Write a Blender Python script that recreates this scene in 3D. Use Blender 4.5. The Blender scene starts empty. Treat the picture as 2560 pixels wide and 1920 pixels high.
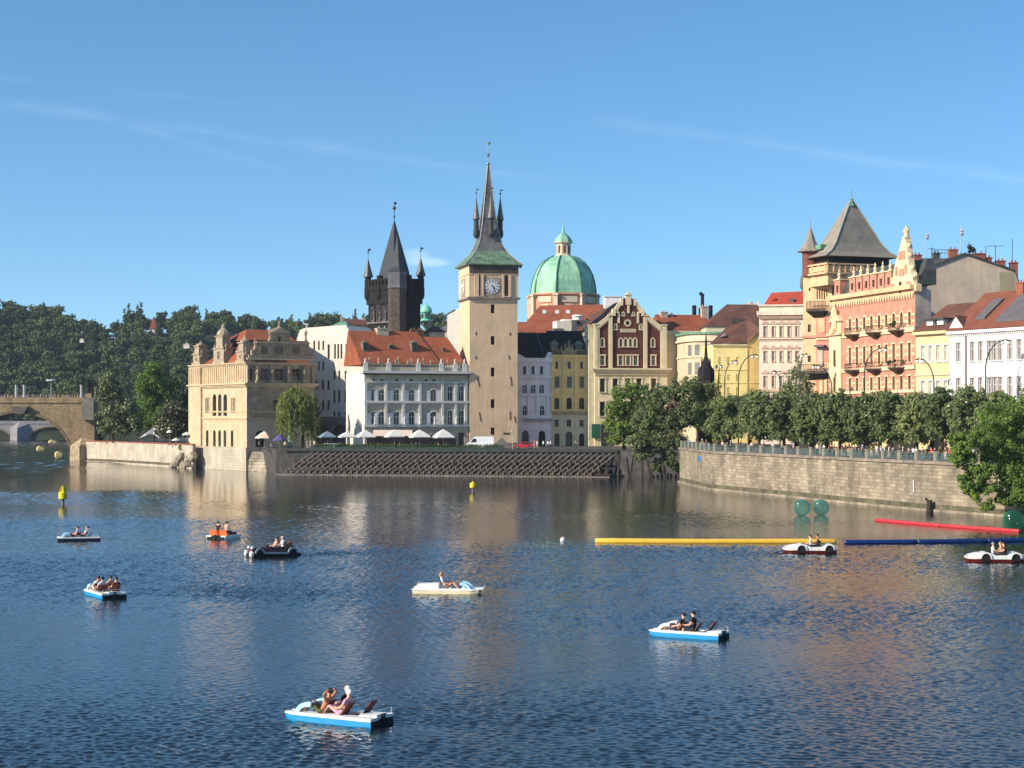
import bpy, bmesh, math, random
from mathutils import Vector, Matrix
R = math.radians
C = bpy.context.scene.collection
rnd = random.Random(7)
# ---------------------------------------------------------------- camera, sky, sun, exposure
FPX, HOR, EYE = 4400.0, 1040.0, 12.0          # focal length in photo pixels, horizon row, eye height over the river
sc = bpy.context.scene
cam = bpy.data.cameras.new("camera"); co = bpy.data.objects.new("camera", cam); C.objects.link(co); sc.camera = co
co.location = (0, 0, EYE); co.rotation_euler = (R(90), 0, 0)
cam.sensor_width = 36; cam.lens = 36 * FPX / 2560; cam.shift_y = (HOR - 960) / 2560
cam.clip_start = 0.5; cam.clip_end = 20000
SUN_EL, SUN_A = 27.0, 28.0                    # elevation; degrees the sun stands in front of the picture's left
S = Vector((-math.cos(R(SUN_EL)) * math.cos(R(SUN_A)), -math.cos(R(SUN_EL)) * math.sin(R(SUN_A)), math.sin(R(SUN_EL))))
w = bpy.data.worlds.new("World"); sc.world = w; w.use_nodes = True
nt = w.node_tree; N = nt.nodes; L = nt.links
for n in list(N): N.remove(n)
out = N.new("ShaderNodeOutputWorld"); bg = N.new("ShaderNodeBackground"); L.new(bg.outputs[0], out.inputs[0])
sky = N.new("ShaderNodeTexSky"); sky.sky_type = 'NISHITA'; sky.sun_disc = False
sky.sun_elevation = R(SUN_EL); sky.sun_rotation = math.atan2(S.x, S.y); sky.altitude = 0
sky.air_density = 1.0; sky.dust_density = 0.4; sky.ozone_density = 3.0
def dirpx(x, y): return Vector(((x - 1280) / FPX, 1, (HOR - y) / FPX)).normalized()
geo = N.new("ShaderNodeTexCoord")
def M(op, a, b=None, c=None, tree=None):
    n = (tree or nt).nodes.new("ShaderNodeMath"); n.operation = op
    for i, s in enumerate((a, b, c)):
        if s is None: continue
        if isinstance(s, (int, float)): n.inputs[i].default_value = s
        else: (tree or nt).links.new(s, n.inputs[i])
    return n.outputs[0]
def VM(op, a, b, tree=None):
    n = (tree or nt).nodes.new("ShaderNodeVectorMath"); n.operation = op
    (tree or nt).links.new(a, n.inputs[0])
    if hasattr(b, 'node'): (tree or nt).links.new(b, n.inputs[1])
    else: n.inputs[1].default_value = b
    return n
D = geo.outputs['Generated']
lift = VM('ADD', VM('MULTIPLY', D, (1, 1, 1.5)).outputs[0], (0, 0, 0.07)); L.new(VM('NORMALIZE', lift.outputs[0], (0, 0, 0)).outputs[0], sky.inputs['Vector'])
wn = N.new("ShaderNodeTexNoise"); wn.inputs['Scale'].default_value = 26; wn.inputs['Detail'].default_value = 7
wmap = N.new("ShaderNodeMapping"); wmap.inputs['Scale'].default_value = (1, 1, 4.0); L.new(D, wmap.inputs[0]); L.new(wmap.outputs[0], wn.inputs['Vector'])
def streak(p, q, width, x0, x1, amp):
    """a thin cirrus or vapour trail along the great circle through two directions of the sky"""
    a, b = dirpx(*p), dirpx(*q); nn = a.cross(b).normalized()
    dist = M('ABSOLUTE', VM('DOT_PRODUCT', D, tuple(nn)).outputs['Value'])
    dist = M('ADD', dist, M('MULTIPLY', M('SUBTRACT', wn.outputs['Fac'], 0.5), width * 2.2))
    k = M('MAXIMUM', M('SUBTRACT', 1.0, M('DIVIDE', dist, width)), 0.0)
    t = (b - a).normalized(); s = VM('DOT_PRODUCT', D, tuple(t)).outputs['Value']
    s0, s1 = dirpx(*x0).dot(t), dirpx(*x1).dot(t)
    e = M('MULTIPLY', M('MULTIPLY', M('SUBTRACT', s, s0), 14, ), 1.0); e = M('MINIMUM', M('MAXIMUM', e, 0.0), 1.0)
    g = M('MINIMUM', M('MAXIMUM', M('MULTIPLY', M('SUBTRACT', s1, s), 14), 0.0), 1.0)
    return M('MULTIPLY', M('MULTIPLY', M('MULTIPLY', k, k), M('MULTIPLY', e, g)), amp)
def spot(c, rx, rz, amp):
    d = dirpx(*c); r = Vector((d.y, -d.x, 0)).normalized(); u = r.cross(d)
    a = M('DIVIDE', VM('DOT_PRODUCT', D, tuple(r)).outputs['Value'], rx); b = M('DIVIDE', VM('DOT_PRODUCT', D, tuple(u)).outputs['Value'], rz)
    q = M('ADD', M('MULTIPLY', a, a), M('MULTIPLY', b, b))
    q = M('ADD', q, M('MULTIPLY', M('SUBTRACT', wn.outputs['Fac'], 0.5), 2.5))
    k = M('MULTIPLY', M('MAXIMUM', M('SUBTRACT', 1.0, q), 0.0), amp)
    f = M('GREATER_THAN', VM('DOT_PRODUCT', D, tuple(d)).outputs['Value'], 0.5)
    return M('MULTIPLY', k, f)
cl = streak((0, 255), (640, 345), 0.006, (-300, 240), (1500, 420), 0.05)
for s_ in (streak((200, 280), (620, 400), 0.0045, (150, 260), (760, 440), 0.04), streak((1470, 300), (2560, 450), 0.007, (1400, 300), (2900, 480), 0.04),
           streak((0, 195), (620, 260), 0.003, (-300, 190), (800, 280), 0.025), spot((1070, 655), 0.0155, 0.0032, 0.34), spot((1035, 636), 0.010, 0.004, 0.18)):
    cl = M('ADD', cl, s_)
cl = M('MINIMUM', cl, 0.75)
mx = N.new("ShaderNodeMix"); mx.data_type = 'RGBA'; L.new(cl, mx.inputs['Factor'])
hs = N.new("ShaderNodeHueSaturation"); hs.inputs['Saturation'].default_value = 1.19; hs.inputs['Hue'].default_value = 0.493; L.new(sky.outputs[0], hs.inputs['Color'])
L.new(hs.outputs[0], mx.inputs['A']); mx.inputs['B'].default_value = (6.2, 7.0, 7.9, 1)
L.new(mx.outputs['Result'], bg.inputs['Color']); bg.inputs['Strength'].default_value = 0.14
sun = bpy.data.lights.new("sun", 'SUN'); so = bpy.data.objects.new("sun", sun); C.objects.link(so)
so.rotation_euler = S.to_track_quat('Z', 'Y').to_euler(); so.location = (-200, -100, 200)
sun.energy = 4.6; sun.angle = R(0.5); sun.color = (1.0, 0.885, 0.72)
sc.view_settings.view_transform = 'Standard'; sc.view_settings.look = 'None'; sc.view_settings.gamma = 1; sc.view_settings.exposure = 0.54
sc.cycles.max_bounces = 6; sc.cycles.transparent_max_bounces = 16
# ---------------------------------------------------------------- materials
def c(r, g, b):
    f = lambda v: (v / 255 / 12.92) if v / 255 <= 0.04045 else ((v / 255 + 0.055) / 1.055) ** 2.4
    return (f(r), f(g), f(b), 1)
MATS = {}
def mat(name, col, rough=0.8, var=0.12, scale=0.6, bump=0.0, metal=0.0, spec=0.3, dark=None, streaks=0.0, trans=0.0, objvar=0.0):
    """procedural surface: base colour broken up by two noises, optional vertical weather streaks"""
    if name in MATS: return MATS[name]
    if 'render' in name or 'stucco' in name: var *= 1.6; streaks = max(streaks, .16)
    m = bpy.data.materials.new(name); m.use_nodes = True; t = m.node_tree; p = t.nodes["Principled BSDF"]
    p.inputs['Roughness'].default_value = rough; p.inputs['Metallic'].default_value = metal; p.inputs['Specular IOR Level'].default_value = spec
    tc = t.nodes.new("ShaderNodeTexCoord")
    n1 = t.nodes.new("ShaderNodeTexNoise"); n1.inputs['Scale'].default_value = scale; n1.inputs['Detail'].default_value = 8; n1.inputs['Roughness'].default_value = 0.65
    t.links.new(tc.outputs['Object'], n1.inputs['Vector'])
    r = t.nodes.new("ShaderNodeValToRGB"); t.links.new(n1.outputs['Fac'], r.inputs[0])
    dk = dark or tuple(v * (1 - 2.2 * var) for v in col[:3]); lt = tuple(min(1, v * (1 + 1.1 * var)) for v in col[:3])
    r.color_ramp.elements[0].position = 0.3; r.color_ramp.elements[1].position = 0.7
    r.color_ramp.elements[0].color = (*dk[:3], 1); r.color_ramp.elements[1].color = (*lt, 1)
    colr = r.outputs[0]
    if streaks:
        mp = t.nodes.new("ShaderNodeMapping"); mp.inputs['Scale'].default_value = (1.6, 1.6, 0.12); t.links.new(tc.outputs['Object'], mp.inputs[0])
        n2 = t.nodes.new("ShaderNodeTexNoise"); n2.inputs['Scale'].default_value = 1.0; n2.inputs['Detail'].default_value = 5; t.links.new(mp.outputs[0], n2.inputs['Vector'])
        mr = t.nodes.new("ShaderNodeMapRange"); mr.inputs[1].default_value = 0.42; mr.inputs[2].default_value = 0.75; mr.inputs[3].default_value = 1.0; mr.inputs[4].default_value = 1 - streaks
        t.links.new(n2.outputs['Fac'], mr.inputs[0])
        sv = VM('SCALE', colr, (0, 0, 0), t); t.links.new(mr.outputs[0], sv.inputs['Scale']); colr = sv.outputs[0]
    if objvar:
        oi = t.nodes.new("ShaderNodeObjectInfo"); h = t.nodes.new("ShaderNodeHueSaturation")
        t.links.new(colr, h.inputs['Color'])
        t.links.new(M('ADD', M('MULTIPLY', oi.outputs['Random'], objvar * 2, None, t), 1 - objvar, None, t), h.inputs['Value'])
        t.links.new(M('ADD', M('MULTIPLY', oi.outputs['Random'], -0.03, None, t), 0.515, None, t), h.inputs['Hue']); colr = h.outputs[0]
    t.links.new(colr, p.inputs['Base Color'])
    if bump:
        b = t.nodes.new("ShaderNodeBump"); b.inputs['Strength'].default_value = 1; b.inputs['Distance'].default_value = bump
        n3 = t.nodes.new("ShaderNodeTexNoise"); n3.inputs['Scale'].default_value = scale * 6; n3.inputs['Detail'].default_value = 4
        t.links.new(tc.outputs['Object'], n3.inputs['Vector']); t.links.new(n3.outputs['Fac'], b.inputs['Height']); t.links.new(b.outputs[0], p.inputs['Normal'])
    if trans:
        tr = t.nodes.new("ShaderNodeBsdfTranslucent"); t.links.new(colr, tr.inputs[0]); ms = t.nodes.new("ShaderNodeMixShader"); ms.inputs[0].default_value = trans
        t.links.new(p.outputs[0], ms.inputs[1]); t.links.new(tr.outputs[0], ms.inputs[2]); t.links.new(ms.outputs[0], t.nodes['Material Output'].inputs[0])
    MATS[name] = m; return m
def rows_mat(name, c1, c2, mortar, bw, bh, rough=0.85, axis='x', bump=0.03, ms=0.03, var=0.25, stain=0.35):
    """coursed masonry or tiled roof: Brick Texture laid along the surface (x or y of the object) and its height"""
    if name in MATS: return MATS[name]
    m = bpy.data.materials.new(name); m.use_nodes = True; t = m.node_tree; p = t.nodes["Principled BSDF"]; p.inputs['Roughness'].default_value = rough
    p.inputs['Specular IOR Level'].default_value = 0.25
    tc = t.nodes.new("ShaderNodeTexCoord"); sp = t.nodes.new("ShaderNodeSeparateXYZ"); cb = t.nodes.new("ShaderNodeCombineXYZ")
    t.links.new(tc.outputs['Object'], sp.inputs[0])
    u = sp.outputs['X'] if axis == 'x' else (sp.outputs['Y'] if axis == 'y' else M('ADD', sp.outputs['X'], sp.outputs['Y'], None, t))
    t.links.new(u, cb.inputs[0]); t.links.new(sp.outputs['Z'], cb.inputs[1])
    b = t.nodes.new("ShaderNodeTexBrick"); t.links.new(cb.outputs[0], b.inputs['Vector'])
    b.inputs['Color1'].default_value = c1; b.inputs['Color2'].default_value = c2; b.inputs['Mortar'].default_value = mortar
    b.inputs['Scale'].default_value = 1; b.inputs['Brick Width'].default_value = bw; b.inputs['Row Height'].default_value = bh; b.inputs['Mortar Size'].default_value = ms
    n1 = t.nodes.new("ShaderNodeTexNoise"); n1.inputs['Scale'].default_value = 0.35; n1.inputs['Detail'].default_value = 9; n1.inputs['Roughness'].default_value = 0.7
    mp = t.nodes.new("ShaderNodeMapping"); mp.inputs['Scale'].default_value = (1, 1, 0.45); t.links.new(tc.outputs['Object'], mp.inputs[0]); t.links.new(mp.outputs[0], n1.inputs['Vector'])
    mr = t.nodes.new("ShaderNodeMapRange"); mr.inputs[1].default_value = 0.35; mr.inputs[2].default_value = 0.68; mr.inputs[3].default_value = 1 - stain; mr.inputs[4].default_value = 1.12
    t.links.new(n1.outputs['Fac'], mr.inputs[0]); sv = VM('SCALE', b.outputs['Color'], (0, 0, 0), t); t.links.new(mr.outputs[0], sv.inputs['Scale'])
    t.links.new(sv.outputs[0], p.inputs['Base Color'])
    if bump:
        bp = t.nodes.new("ShaderNodeBump"); bp.inputs['Distance'].default_value = bump; bp.invert = True; t.links.new(b.outputs['Fac'], bp.inputs['Height']); t.links.new(bp.outputs[0], p.inputs['Normal'])
    MATS[name] = m; return m
# ---------------------------------------------------------------- geometry helpers
def sig(o, label=None, cat=None, group=None, kind=None):
    if label: o['label'] = label
    if cat: o['category'] = cat
    if group: o['group'] = group
    if kind: o['kind'] = kind
    return o
def empty(name, loc, rz=0.0, **k):
    o = bpy.data.objects.new(name, None); C.objects.link(o); o.location = loc; o.rotation_euler = (0, 0, rz); o.empty_display_size = 0.5
    return sig(o, **k)
def copy_tree(o, parent=None):
    n = o.copy(); C.objects.link(n); n.parent = parent
    for ch in o.children: copy_tree(ch, n)
    return n
class MB:
    def __init__(s): s.v = []; s.f = []; s.m = []; s.mi = 0
    def face(s, pts):
        i = len(s.v); s.v += [tuple(p) for p in pts]; s.f.append(tuple(range(i, i + len(pts)))); s.m.append(s.mi); return s
    def hexa(s, b, t):
        """solid between two matching rings of points"""
        n = len(b); i = len(s.v); s.v += [tuple(p) for p in b] + [tuple(p) for p in t]
        s.f.append(tuple(i + k for k in reversed(range(n)))); s.f.append(tuple(i + n + k for k in range(n)))
        for k in range(n): s.f.append((i + k, i + (k + 1) % n, i + n + (k + 1) % n, i + n + k))
        s.m += [s.mi] * (n + 2); return s
    def box(s, x0, x1, y0, y1, z0, z1):
        b = [(x0, y0, z0), (x1, y0, z0), (x1, y1, z0), (x0, y1, z0)]; return s.hexa(b, [(p[0], p[1], z1) for p in b])
    def lathe(s, cx, cy, prof, n=16, ph=0.0, sx=1, sy=1, cap=True):
        i = len(s.v)
        for r, z in prof:
            for k in range(n):
                a = ph + 2 * math.pi * k / n; s.v.append((cx + sx * r * math.cos(a), cy + sy * r * math.sin(a), z))
        for j in range(len(prof) - 1):
            for k in range(n):
                s.f.append((i + j * n + k, i + j * n + (k + 1) % n, i + (j + 1) * n + (k + 1) % n, i + (j + 1) * n + k)); s.m.append(s.mi)
        if cap:
            s.f.append(tuple(i + k for k in reversed(range(n)))); s.f.append(tuple(i + (len(prof) - 1) * n + k for k in range(n))); s.m += [s.mi] * 2
        return s
    def tube(s, pts, r, n=8, r1=None):
        pts = [Vector(p) for p in pts]; i = len(s.v); q = len(pts); up = Vector((0.3, 0.2, 1)).normalized()
        for j, p in enumerate(pts):
            d = (pts[min(j + 1, q - 1)] - pts[max(j - 1, 0)]).normalized(); a = d.cross(up)
            if a.length < 1e-3: a = d.cross(Vector((1, 0, 0)))
            a.normalize(); b = a.cross(d); rr = r if r1 is None else r + (r1 - r) * j / (q - 1)
            for k in range(n):
                t = 2 * math.pi * k / n; s.v.append(tuple(p + rr * (a * math.cos(t) + b * math.sin(t))))
        for j in range(q - 1):
            for k in range(n): s.f.append((i + j * n + k, i + j * n + (k + 1) % n, i + (j + 1) * n + (k + 1) % n, i + (j + 1) * n + k)); s.m.append(s.mi)
        s.f.append(tuple(i + k for k in range(n))); s.f.append(tuple(i + (q - 1) * n + k for k in reversed(range(n)))); s.m += [s.mi] * 2
        return s
    def ball(s, p, r, n=10, m=6, sx=1, sy=1, sz=1):
        prof = [(r * math.cos(-math.pi / 2 + math.pi * j / m) + 1e-4, r * sz * math.sin(-math.pi / 2 + math.pi * j / m)) for j in range(m + 1)]
        return s.lathe(p[0], p[1], [(a, b + p[2]) for a, b in prof], n, 0, sx, sy)
    def build(s, name, m, parent=None, z0=0.0, smooth=False, obj=True):
        me = bpy.data.meshes.new(name)
        me.from_pydata([(a, b, d - z0) for a, b, d in s.v], [], s.f)
        for q in (m if isinstance(m, (list, tuple)) else [m]): me.materials.append(q)
        me.polygons.foreach_set('material_index', s.m)
        if smooth: me.polygons.foreach_set('use_smooth', [True] * len(me.polygons))
        bm = bmesh.new(); bm.from_mesh(me)
        if len(bm.verts) < 60000: bmesh.ops.remove_doubles(bm, verts=bm.verts, dist=1e-4) if smooth else None
        bm.to_mesh(me); bm.free(); me.update()
        if not obj: return me
        o = bpy.data.objects.new(name, me); C.objects.link(o)
        if parent: o.parent = parent
        return o
def X(px, Y): return (px - 1280) / FPX * Y
def Z(py, Y): return EYE - (py - HOR) / FPX * Y
def YW(py, z=0.0): return (EYE - z) * FPX / (py - HOR)       # distance at which height z shows on row py
class Bld:
    """a building: Empty at the foot of its front left corner, local x along the front, y into depth"""
    def __init__(s, name, px, Y, t, z0, **k):
        s.x, s.y, s.t, s.z0 = X(px, Y), Y, R(t), z0
        s.o = empty(name, (s.x, s.y, z0), s.t, **k)
    def world(s, a, b): return (s.x + a * math.cos(s.t) - b * math.sin(s.t), s.y + a * math.sin(s.t) + b * math.cos(s.t))
    def part(s, mb, name, m, parent=None, smooth=False): return mb.build(name, m, parent or s.o, s.z0, smooth)
    def front(s, off=0.0): return Face(s, (0, off), (1, 0), (0, 1))
    def left(s, off=0.0): return Face(s, (off, 0), (0, 1), (1, 0))
    def right(s, W): return Face(s, (W, 0), (0, 1), (-1, 0))
    def zc(s, py, a, b):
        return Z(py, s.world(a, b)[1])
class Face:
    def __init__(s, B, p0, d, inn): s.B, s.p0, s.d, s.i = B, p0, d, inn
    def u(s, px):
        p = (px - 1280) / FPX; x0, y0 = s.B.world(*s.p0); x1, y1 = s.B.world(s.p0[0] + s.d[0], s.p0[1] + s.d[1])
        dx, dy = x1 - x0, y1 - y0
        return (p * y0 - x0) / (dx - p * dy)
    def z(s, py, u=0.0):
        return Z(py, s.B.world(s.p0[0] + u * s.d[0], s.p0[1] + u * s.d[1])[1])
    def P(s, u, z, d=0.0): return (s.p0[0] + u * s.d[0] + d * s.i[0], s.p0[1] + u * s.d[1] + d * s.i[1], z)
    def hole(s, px, wpx, yt, yb, arch=0):
        u0, u1 = sorted((s.u(px - wpx / 2), s.u(px + wpx / 2))); um = (u0 + u1) / 2; return (u0, u1, s.z(yb, um), s.z(yt, um), arch)
    def box(s, mb, u0, u1, z0, z1, d0, d1):
        b = [s.P(u0, z0, d0), s.P(u1, z0, d0), s.P(u1, z0, d1), s.P(u0, z0, d1)]; return mb.hexa(b, [(p[0], p[1], z1) for p in b])
    def poly(s, mb, pts, d0, d1): return mb.hexa([s.P(u, z, d0) for u, z in pts], [s.P(u, z, d1) for u, z in pts])
    def arc(s, h, n=8):
        u0, u1, z0, z1, a = h; r = (u1 - u0) / 2; um = (u0 + u1) / 2; out = []
        for k in range(n + 1):
            t = math.pi * k / n
            if a == 2: q = abs(math.cos(t)); zz = z1 - 1.5 * r * (1 - math.sqrt(max(0, 1 - q ** 1.6)))   # pointed
            elif a == 3: zz = z1 - 0.35 * r * (1 - math.sin(t))                                          # segmental
            else: zz = z1 - r + r * math.sin(t)
            out.append((um - r * math.cos(t), min(z1, zz)))
        return out
    def wall(s, mb, u0, u1, z0, z1, holes=(), rev=0.35, top=None):
        us = sorted({u0, u1, *[q for h in holes for q in h[:2] if u0 < q < u1]}); zs = sorted({z0, z1, *[q for h in holes for q in h[2:4] if z0 < q < z1]})
        for a, b in zip(us, us[1:]):
            run = None
            for e, g in zip(zs, zs[1:]):
                um, zm = (a + b) / 2, (e + g) / 2
                if any(h[0] < um < h[1] and h[2] < zm < h[3] for h in holes):
                    if run: mb.face([s.P(a, run[0]), s.P(b, run[0]), s.P(b, run[1]), s.P(a, run[1])]); run = None
                else: run = (run[0], g) if run else (e, g)
            if run: mb.face([s.P(a, run[0]), s.P(b, run[0]), s.P(b, run[1]), s.P(a, run[1])])
        for h in holes:
            a, b, e, g, ar = h
            mb.face([s.P(a, e), s.P(a, e, rev), s.P(b, e, rev), s.P(b, e)])
            if ar:
                pts = s.arc(h)
                for (ua, za), (ub, zb) in zip(pts, pts[1:]):
                    mb.face([s.P(ua, za), s.P(ub, zb), s.P(ub, g + 1e-3), s.P(ua, g + 1e-3)]); mb.face([s.P(ua, za), s.P(ua, za, rev), s.P(ub, zb, rev), s.P(ub, zb)])
                zl = pts[0][1]
            else: zl = g; mb.face([s.P(a, g), s.P(b, g), s.P(b, g, rev), s.P(a, g, rev)])
            mb.face([s.P(a, e), s.P(a, zl), s.P(a, zl, rev), s.P(a, e, rev)]); mb.face([s.P(b, e), s.P(b, e, rev), s.P(b, zl, rev), s.P(b, zl)])
        return mb
    def window(s, h, fr, glass, sur=None, rev=0.35, style=1, name='window', sw=0.18, parent=None, proud=0.07):
        """glazed opening: surround (or bare frame) > frame, pane"""
        a, b, e, g, ar = h; B = s.B; w_ = b - a; fm = MB(); k = 0.07 if w_ < 1.0 else 0.1; D0, D1 = rev - 0.1, rev
        s.box(fm, a, a + k, e, g, D0, D1); s.box(fm, b - k, b, e, g, D0, D1); s.box(fm, a + k, b - k, e, e + k, D0, D1); s.box(fm, a + k, b - k, g - k, g, D0, D1)
        if style:
            s.box(fm, (a + b) / 2 - k / 2, (a + b) / 2 + k / 2, e + k, g - k, D0 + .02, D1)
            zt = e + (g - e) * (0.62 if ar else 0.66); s.box(fm, a + k, (a + b) / 2 - k / 2, zt - k / 2, zt + k / 2, D0 + .02, D1); s.box(fm, (a + b) / 2 + k / 2, b - k, zt - k / 2, zt + k / 2, D0 + .02, D1)
        if sur:
            sm = MB(); q = -proud
            if ar and ar != 3:
                pts = s.arc(h, 10); um = (a + b) / 2; zl = pts[0][1]
                s.box(sm, a - sw, a, e, zl, q, 0.02); s.box(sm, b, b + sw, e, zl, q, 0.02)
                zc_ = zl
                ou = [(um + (p[0] - um) * (1 + sw / (w_ / 2)), zc_ + (p[1] - zc_) * (1 + sw / max(.2, (g - zl)))) for p in pts]
                for (p0, p1, o0, o1) in zip(pts, pts[1:], ou, ou[1:]): s.poly(sm, [p0, p1, o1, o0], q, 0.02)
            else:
                s.box(sm, a - sw, a, e, g, q, 0.02); s.box(sm, b, b + sw, e, g, q, 0.02); s.box(sm, a - sw * 1.4, b + sw * 1.4, g, g + sw, q * 1.6, 0.02)
            s.box(sm, a - sw * 1.3, b + sw * 1.3, e - 0.14, e, q * 2.2, 0.02)
            W_ = B.part(sm, name, sur, parent); F_ = B.part(fm, 'frame', fr, W_)
        else: W_ = B.part(fm, name, fr, parent); F_ = W_
        if glass is GL and rnd.random() < .3: glass = GLC
        pm = MB(); pm.face([s.P(a, e, rev), s.P(b, e, rev), s.P(b, g, rev), s.P(a, g, rev)]); B.part(pm, 'pane', glass, W_)
        return W_
    def windows(s, hs, fr, glass, **k):
        for h in hs: s.window(h, fr, glass, **k)
    def cornice(s, u0, u1, z, h, proud, m, name='cornice', steps=3, parent=None, dd=0.02):
        mb = MB()
        for i in range(steps): s.box(mb, u0 - proud * (i + 1) / steps, u1 + proud * (i + 1) / steps, z + h * i / steps, z + h * (i + 1) / steps, -proud * (i + 1) / steps, dd)
        return s.B.part(mb, name, m, parent)
    def bar(s, name, m, u0, u1, z0, z1, d0, d1=0.02, parent=None):
        mb = MB(); s.box(mb, u0, u1, z0, z1, d0, d1); return s.B.part(mb, name, m, parent)
# common materials
GL = mat('window glass', (0.018, 0.022, 0.026, 1), 0.12, 0.2, 0.4, spec=0.5)
GLC = mat('half curtained glass', (0.13, 0.12, 0.10, 1), 0.2, 0.35, 0.9, spec=0.5)
GLW = mat('pale curtained glass', (0.32, 0.30, 0.26, 1), 0.3, 0.2, 0.8, spec=0.5)
WHITE = mat('white joinery', (0.74, 0.73, 0.69, 1), 0.5, 0.05)
DARKF = mat('dark joinery', (0.06, 0.045, 0.035, 1), 0.6, 0.1)
IRON = mat('dark iron', (0.03, 0.033, 0.035, 1), 0.5, 0.1)
GILT = mat('gilded metal', (0.6, 0.42, 0.12, 1), 0.35, 0.05, metal=0.8)
COPPER = mat('green copper', c(112, 156, 132), 0.6, 0.2, 1.2, streaks=0.35)
REDTILE = rows_mat('red roof tiles', (0.47, 0.145, 0.07, 1), (0.38, 0.115, 0.055, 1), (0.22, 0.06, 0.03, 1), 0.35, 0.28, axis='xy', bump=0.04, stain=0.3)
BROWNTILE = rows_mat('brown weathered roof tiles', (0.23, 0.10, 0.065, 1), (0.17, 0.08, 0.055, 1), (0.09, 0.045, 0.035, 1), 0.35, 0.28, axis='xy', bump=0.04, stain=0.35)
# ---------------------------------------------------------------- water
def water_mat():
    m = bpy.data.materials.new('river water'); m.use_nodes = True; t = m.node_tree; p = t.nodes["Principled BSDF"]
    p.inputs['Base Color'].default_value = (0.010, 0.017, 0.022, 1); p.inputs['Roughness'].default_value = 0.06; p.inputs['IOR'].default_value = 1.33
    g = t.nodes.new("ShaderNodeNewGeometry"); pos = g.outputs['Position']
    def noise(sx, sy, scale, det, rough=0.55):
        mp = t.nodes.new("ShaderNodeMapping"); mp.inputs['Scale'].default_value = (sx, sy, 1); mp.inputs['Rotation'].default_value = (0, 0, R(8)); t.links.new(pos, mp.inputs[0])
        n = t.nodes.new("ShaderNodeTexNoise"); n.inputs['Scale'].default_value = scale; n.inputs['Detail'].default_value = det; n.inputs['Roughness'].default_value = rough
        t.links.new(mp.outputs[0], n.inputs['Vector']); return n.outputs['Fac']
    sp = t.nodes.new("ShaderNodeSeparateXYZ"); t.links.new(pos, sp.inputs[0])
    near = t.nodes.new("ShaderNodeMapRange"); t.links.new(sp.outputs['Y'], near.inputs[0]); near.inputs[1].default_value = 225; near.inputs[2].default_value = 300; near.inputs[3].default_value = 0.10; near.inputs[4].default_value = 0.05
    h = M('ADD', M('MULTIPLY', noise(0.75, 1.15, 1.0, 3), 0.34, None, t), M('MULTIPLY', noise(1.0, 1.4, 3.1, 4, 0.6), 0.13, None, t), None, t)
    h = M('MULTIPLY', h, near.outputs[0], None, t)
    b = t.nodes.new("ShaderNodeBump"); b.inputs['Strength'].default_value = 1; b.inputs['Distance'].default_value = 1.0
    t.links.new(h, b.inputs['Height']); t.links.new(b.outputs[0], p.inputs['Normal']); return m
import numpy as np
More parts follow.
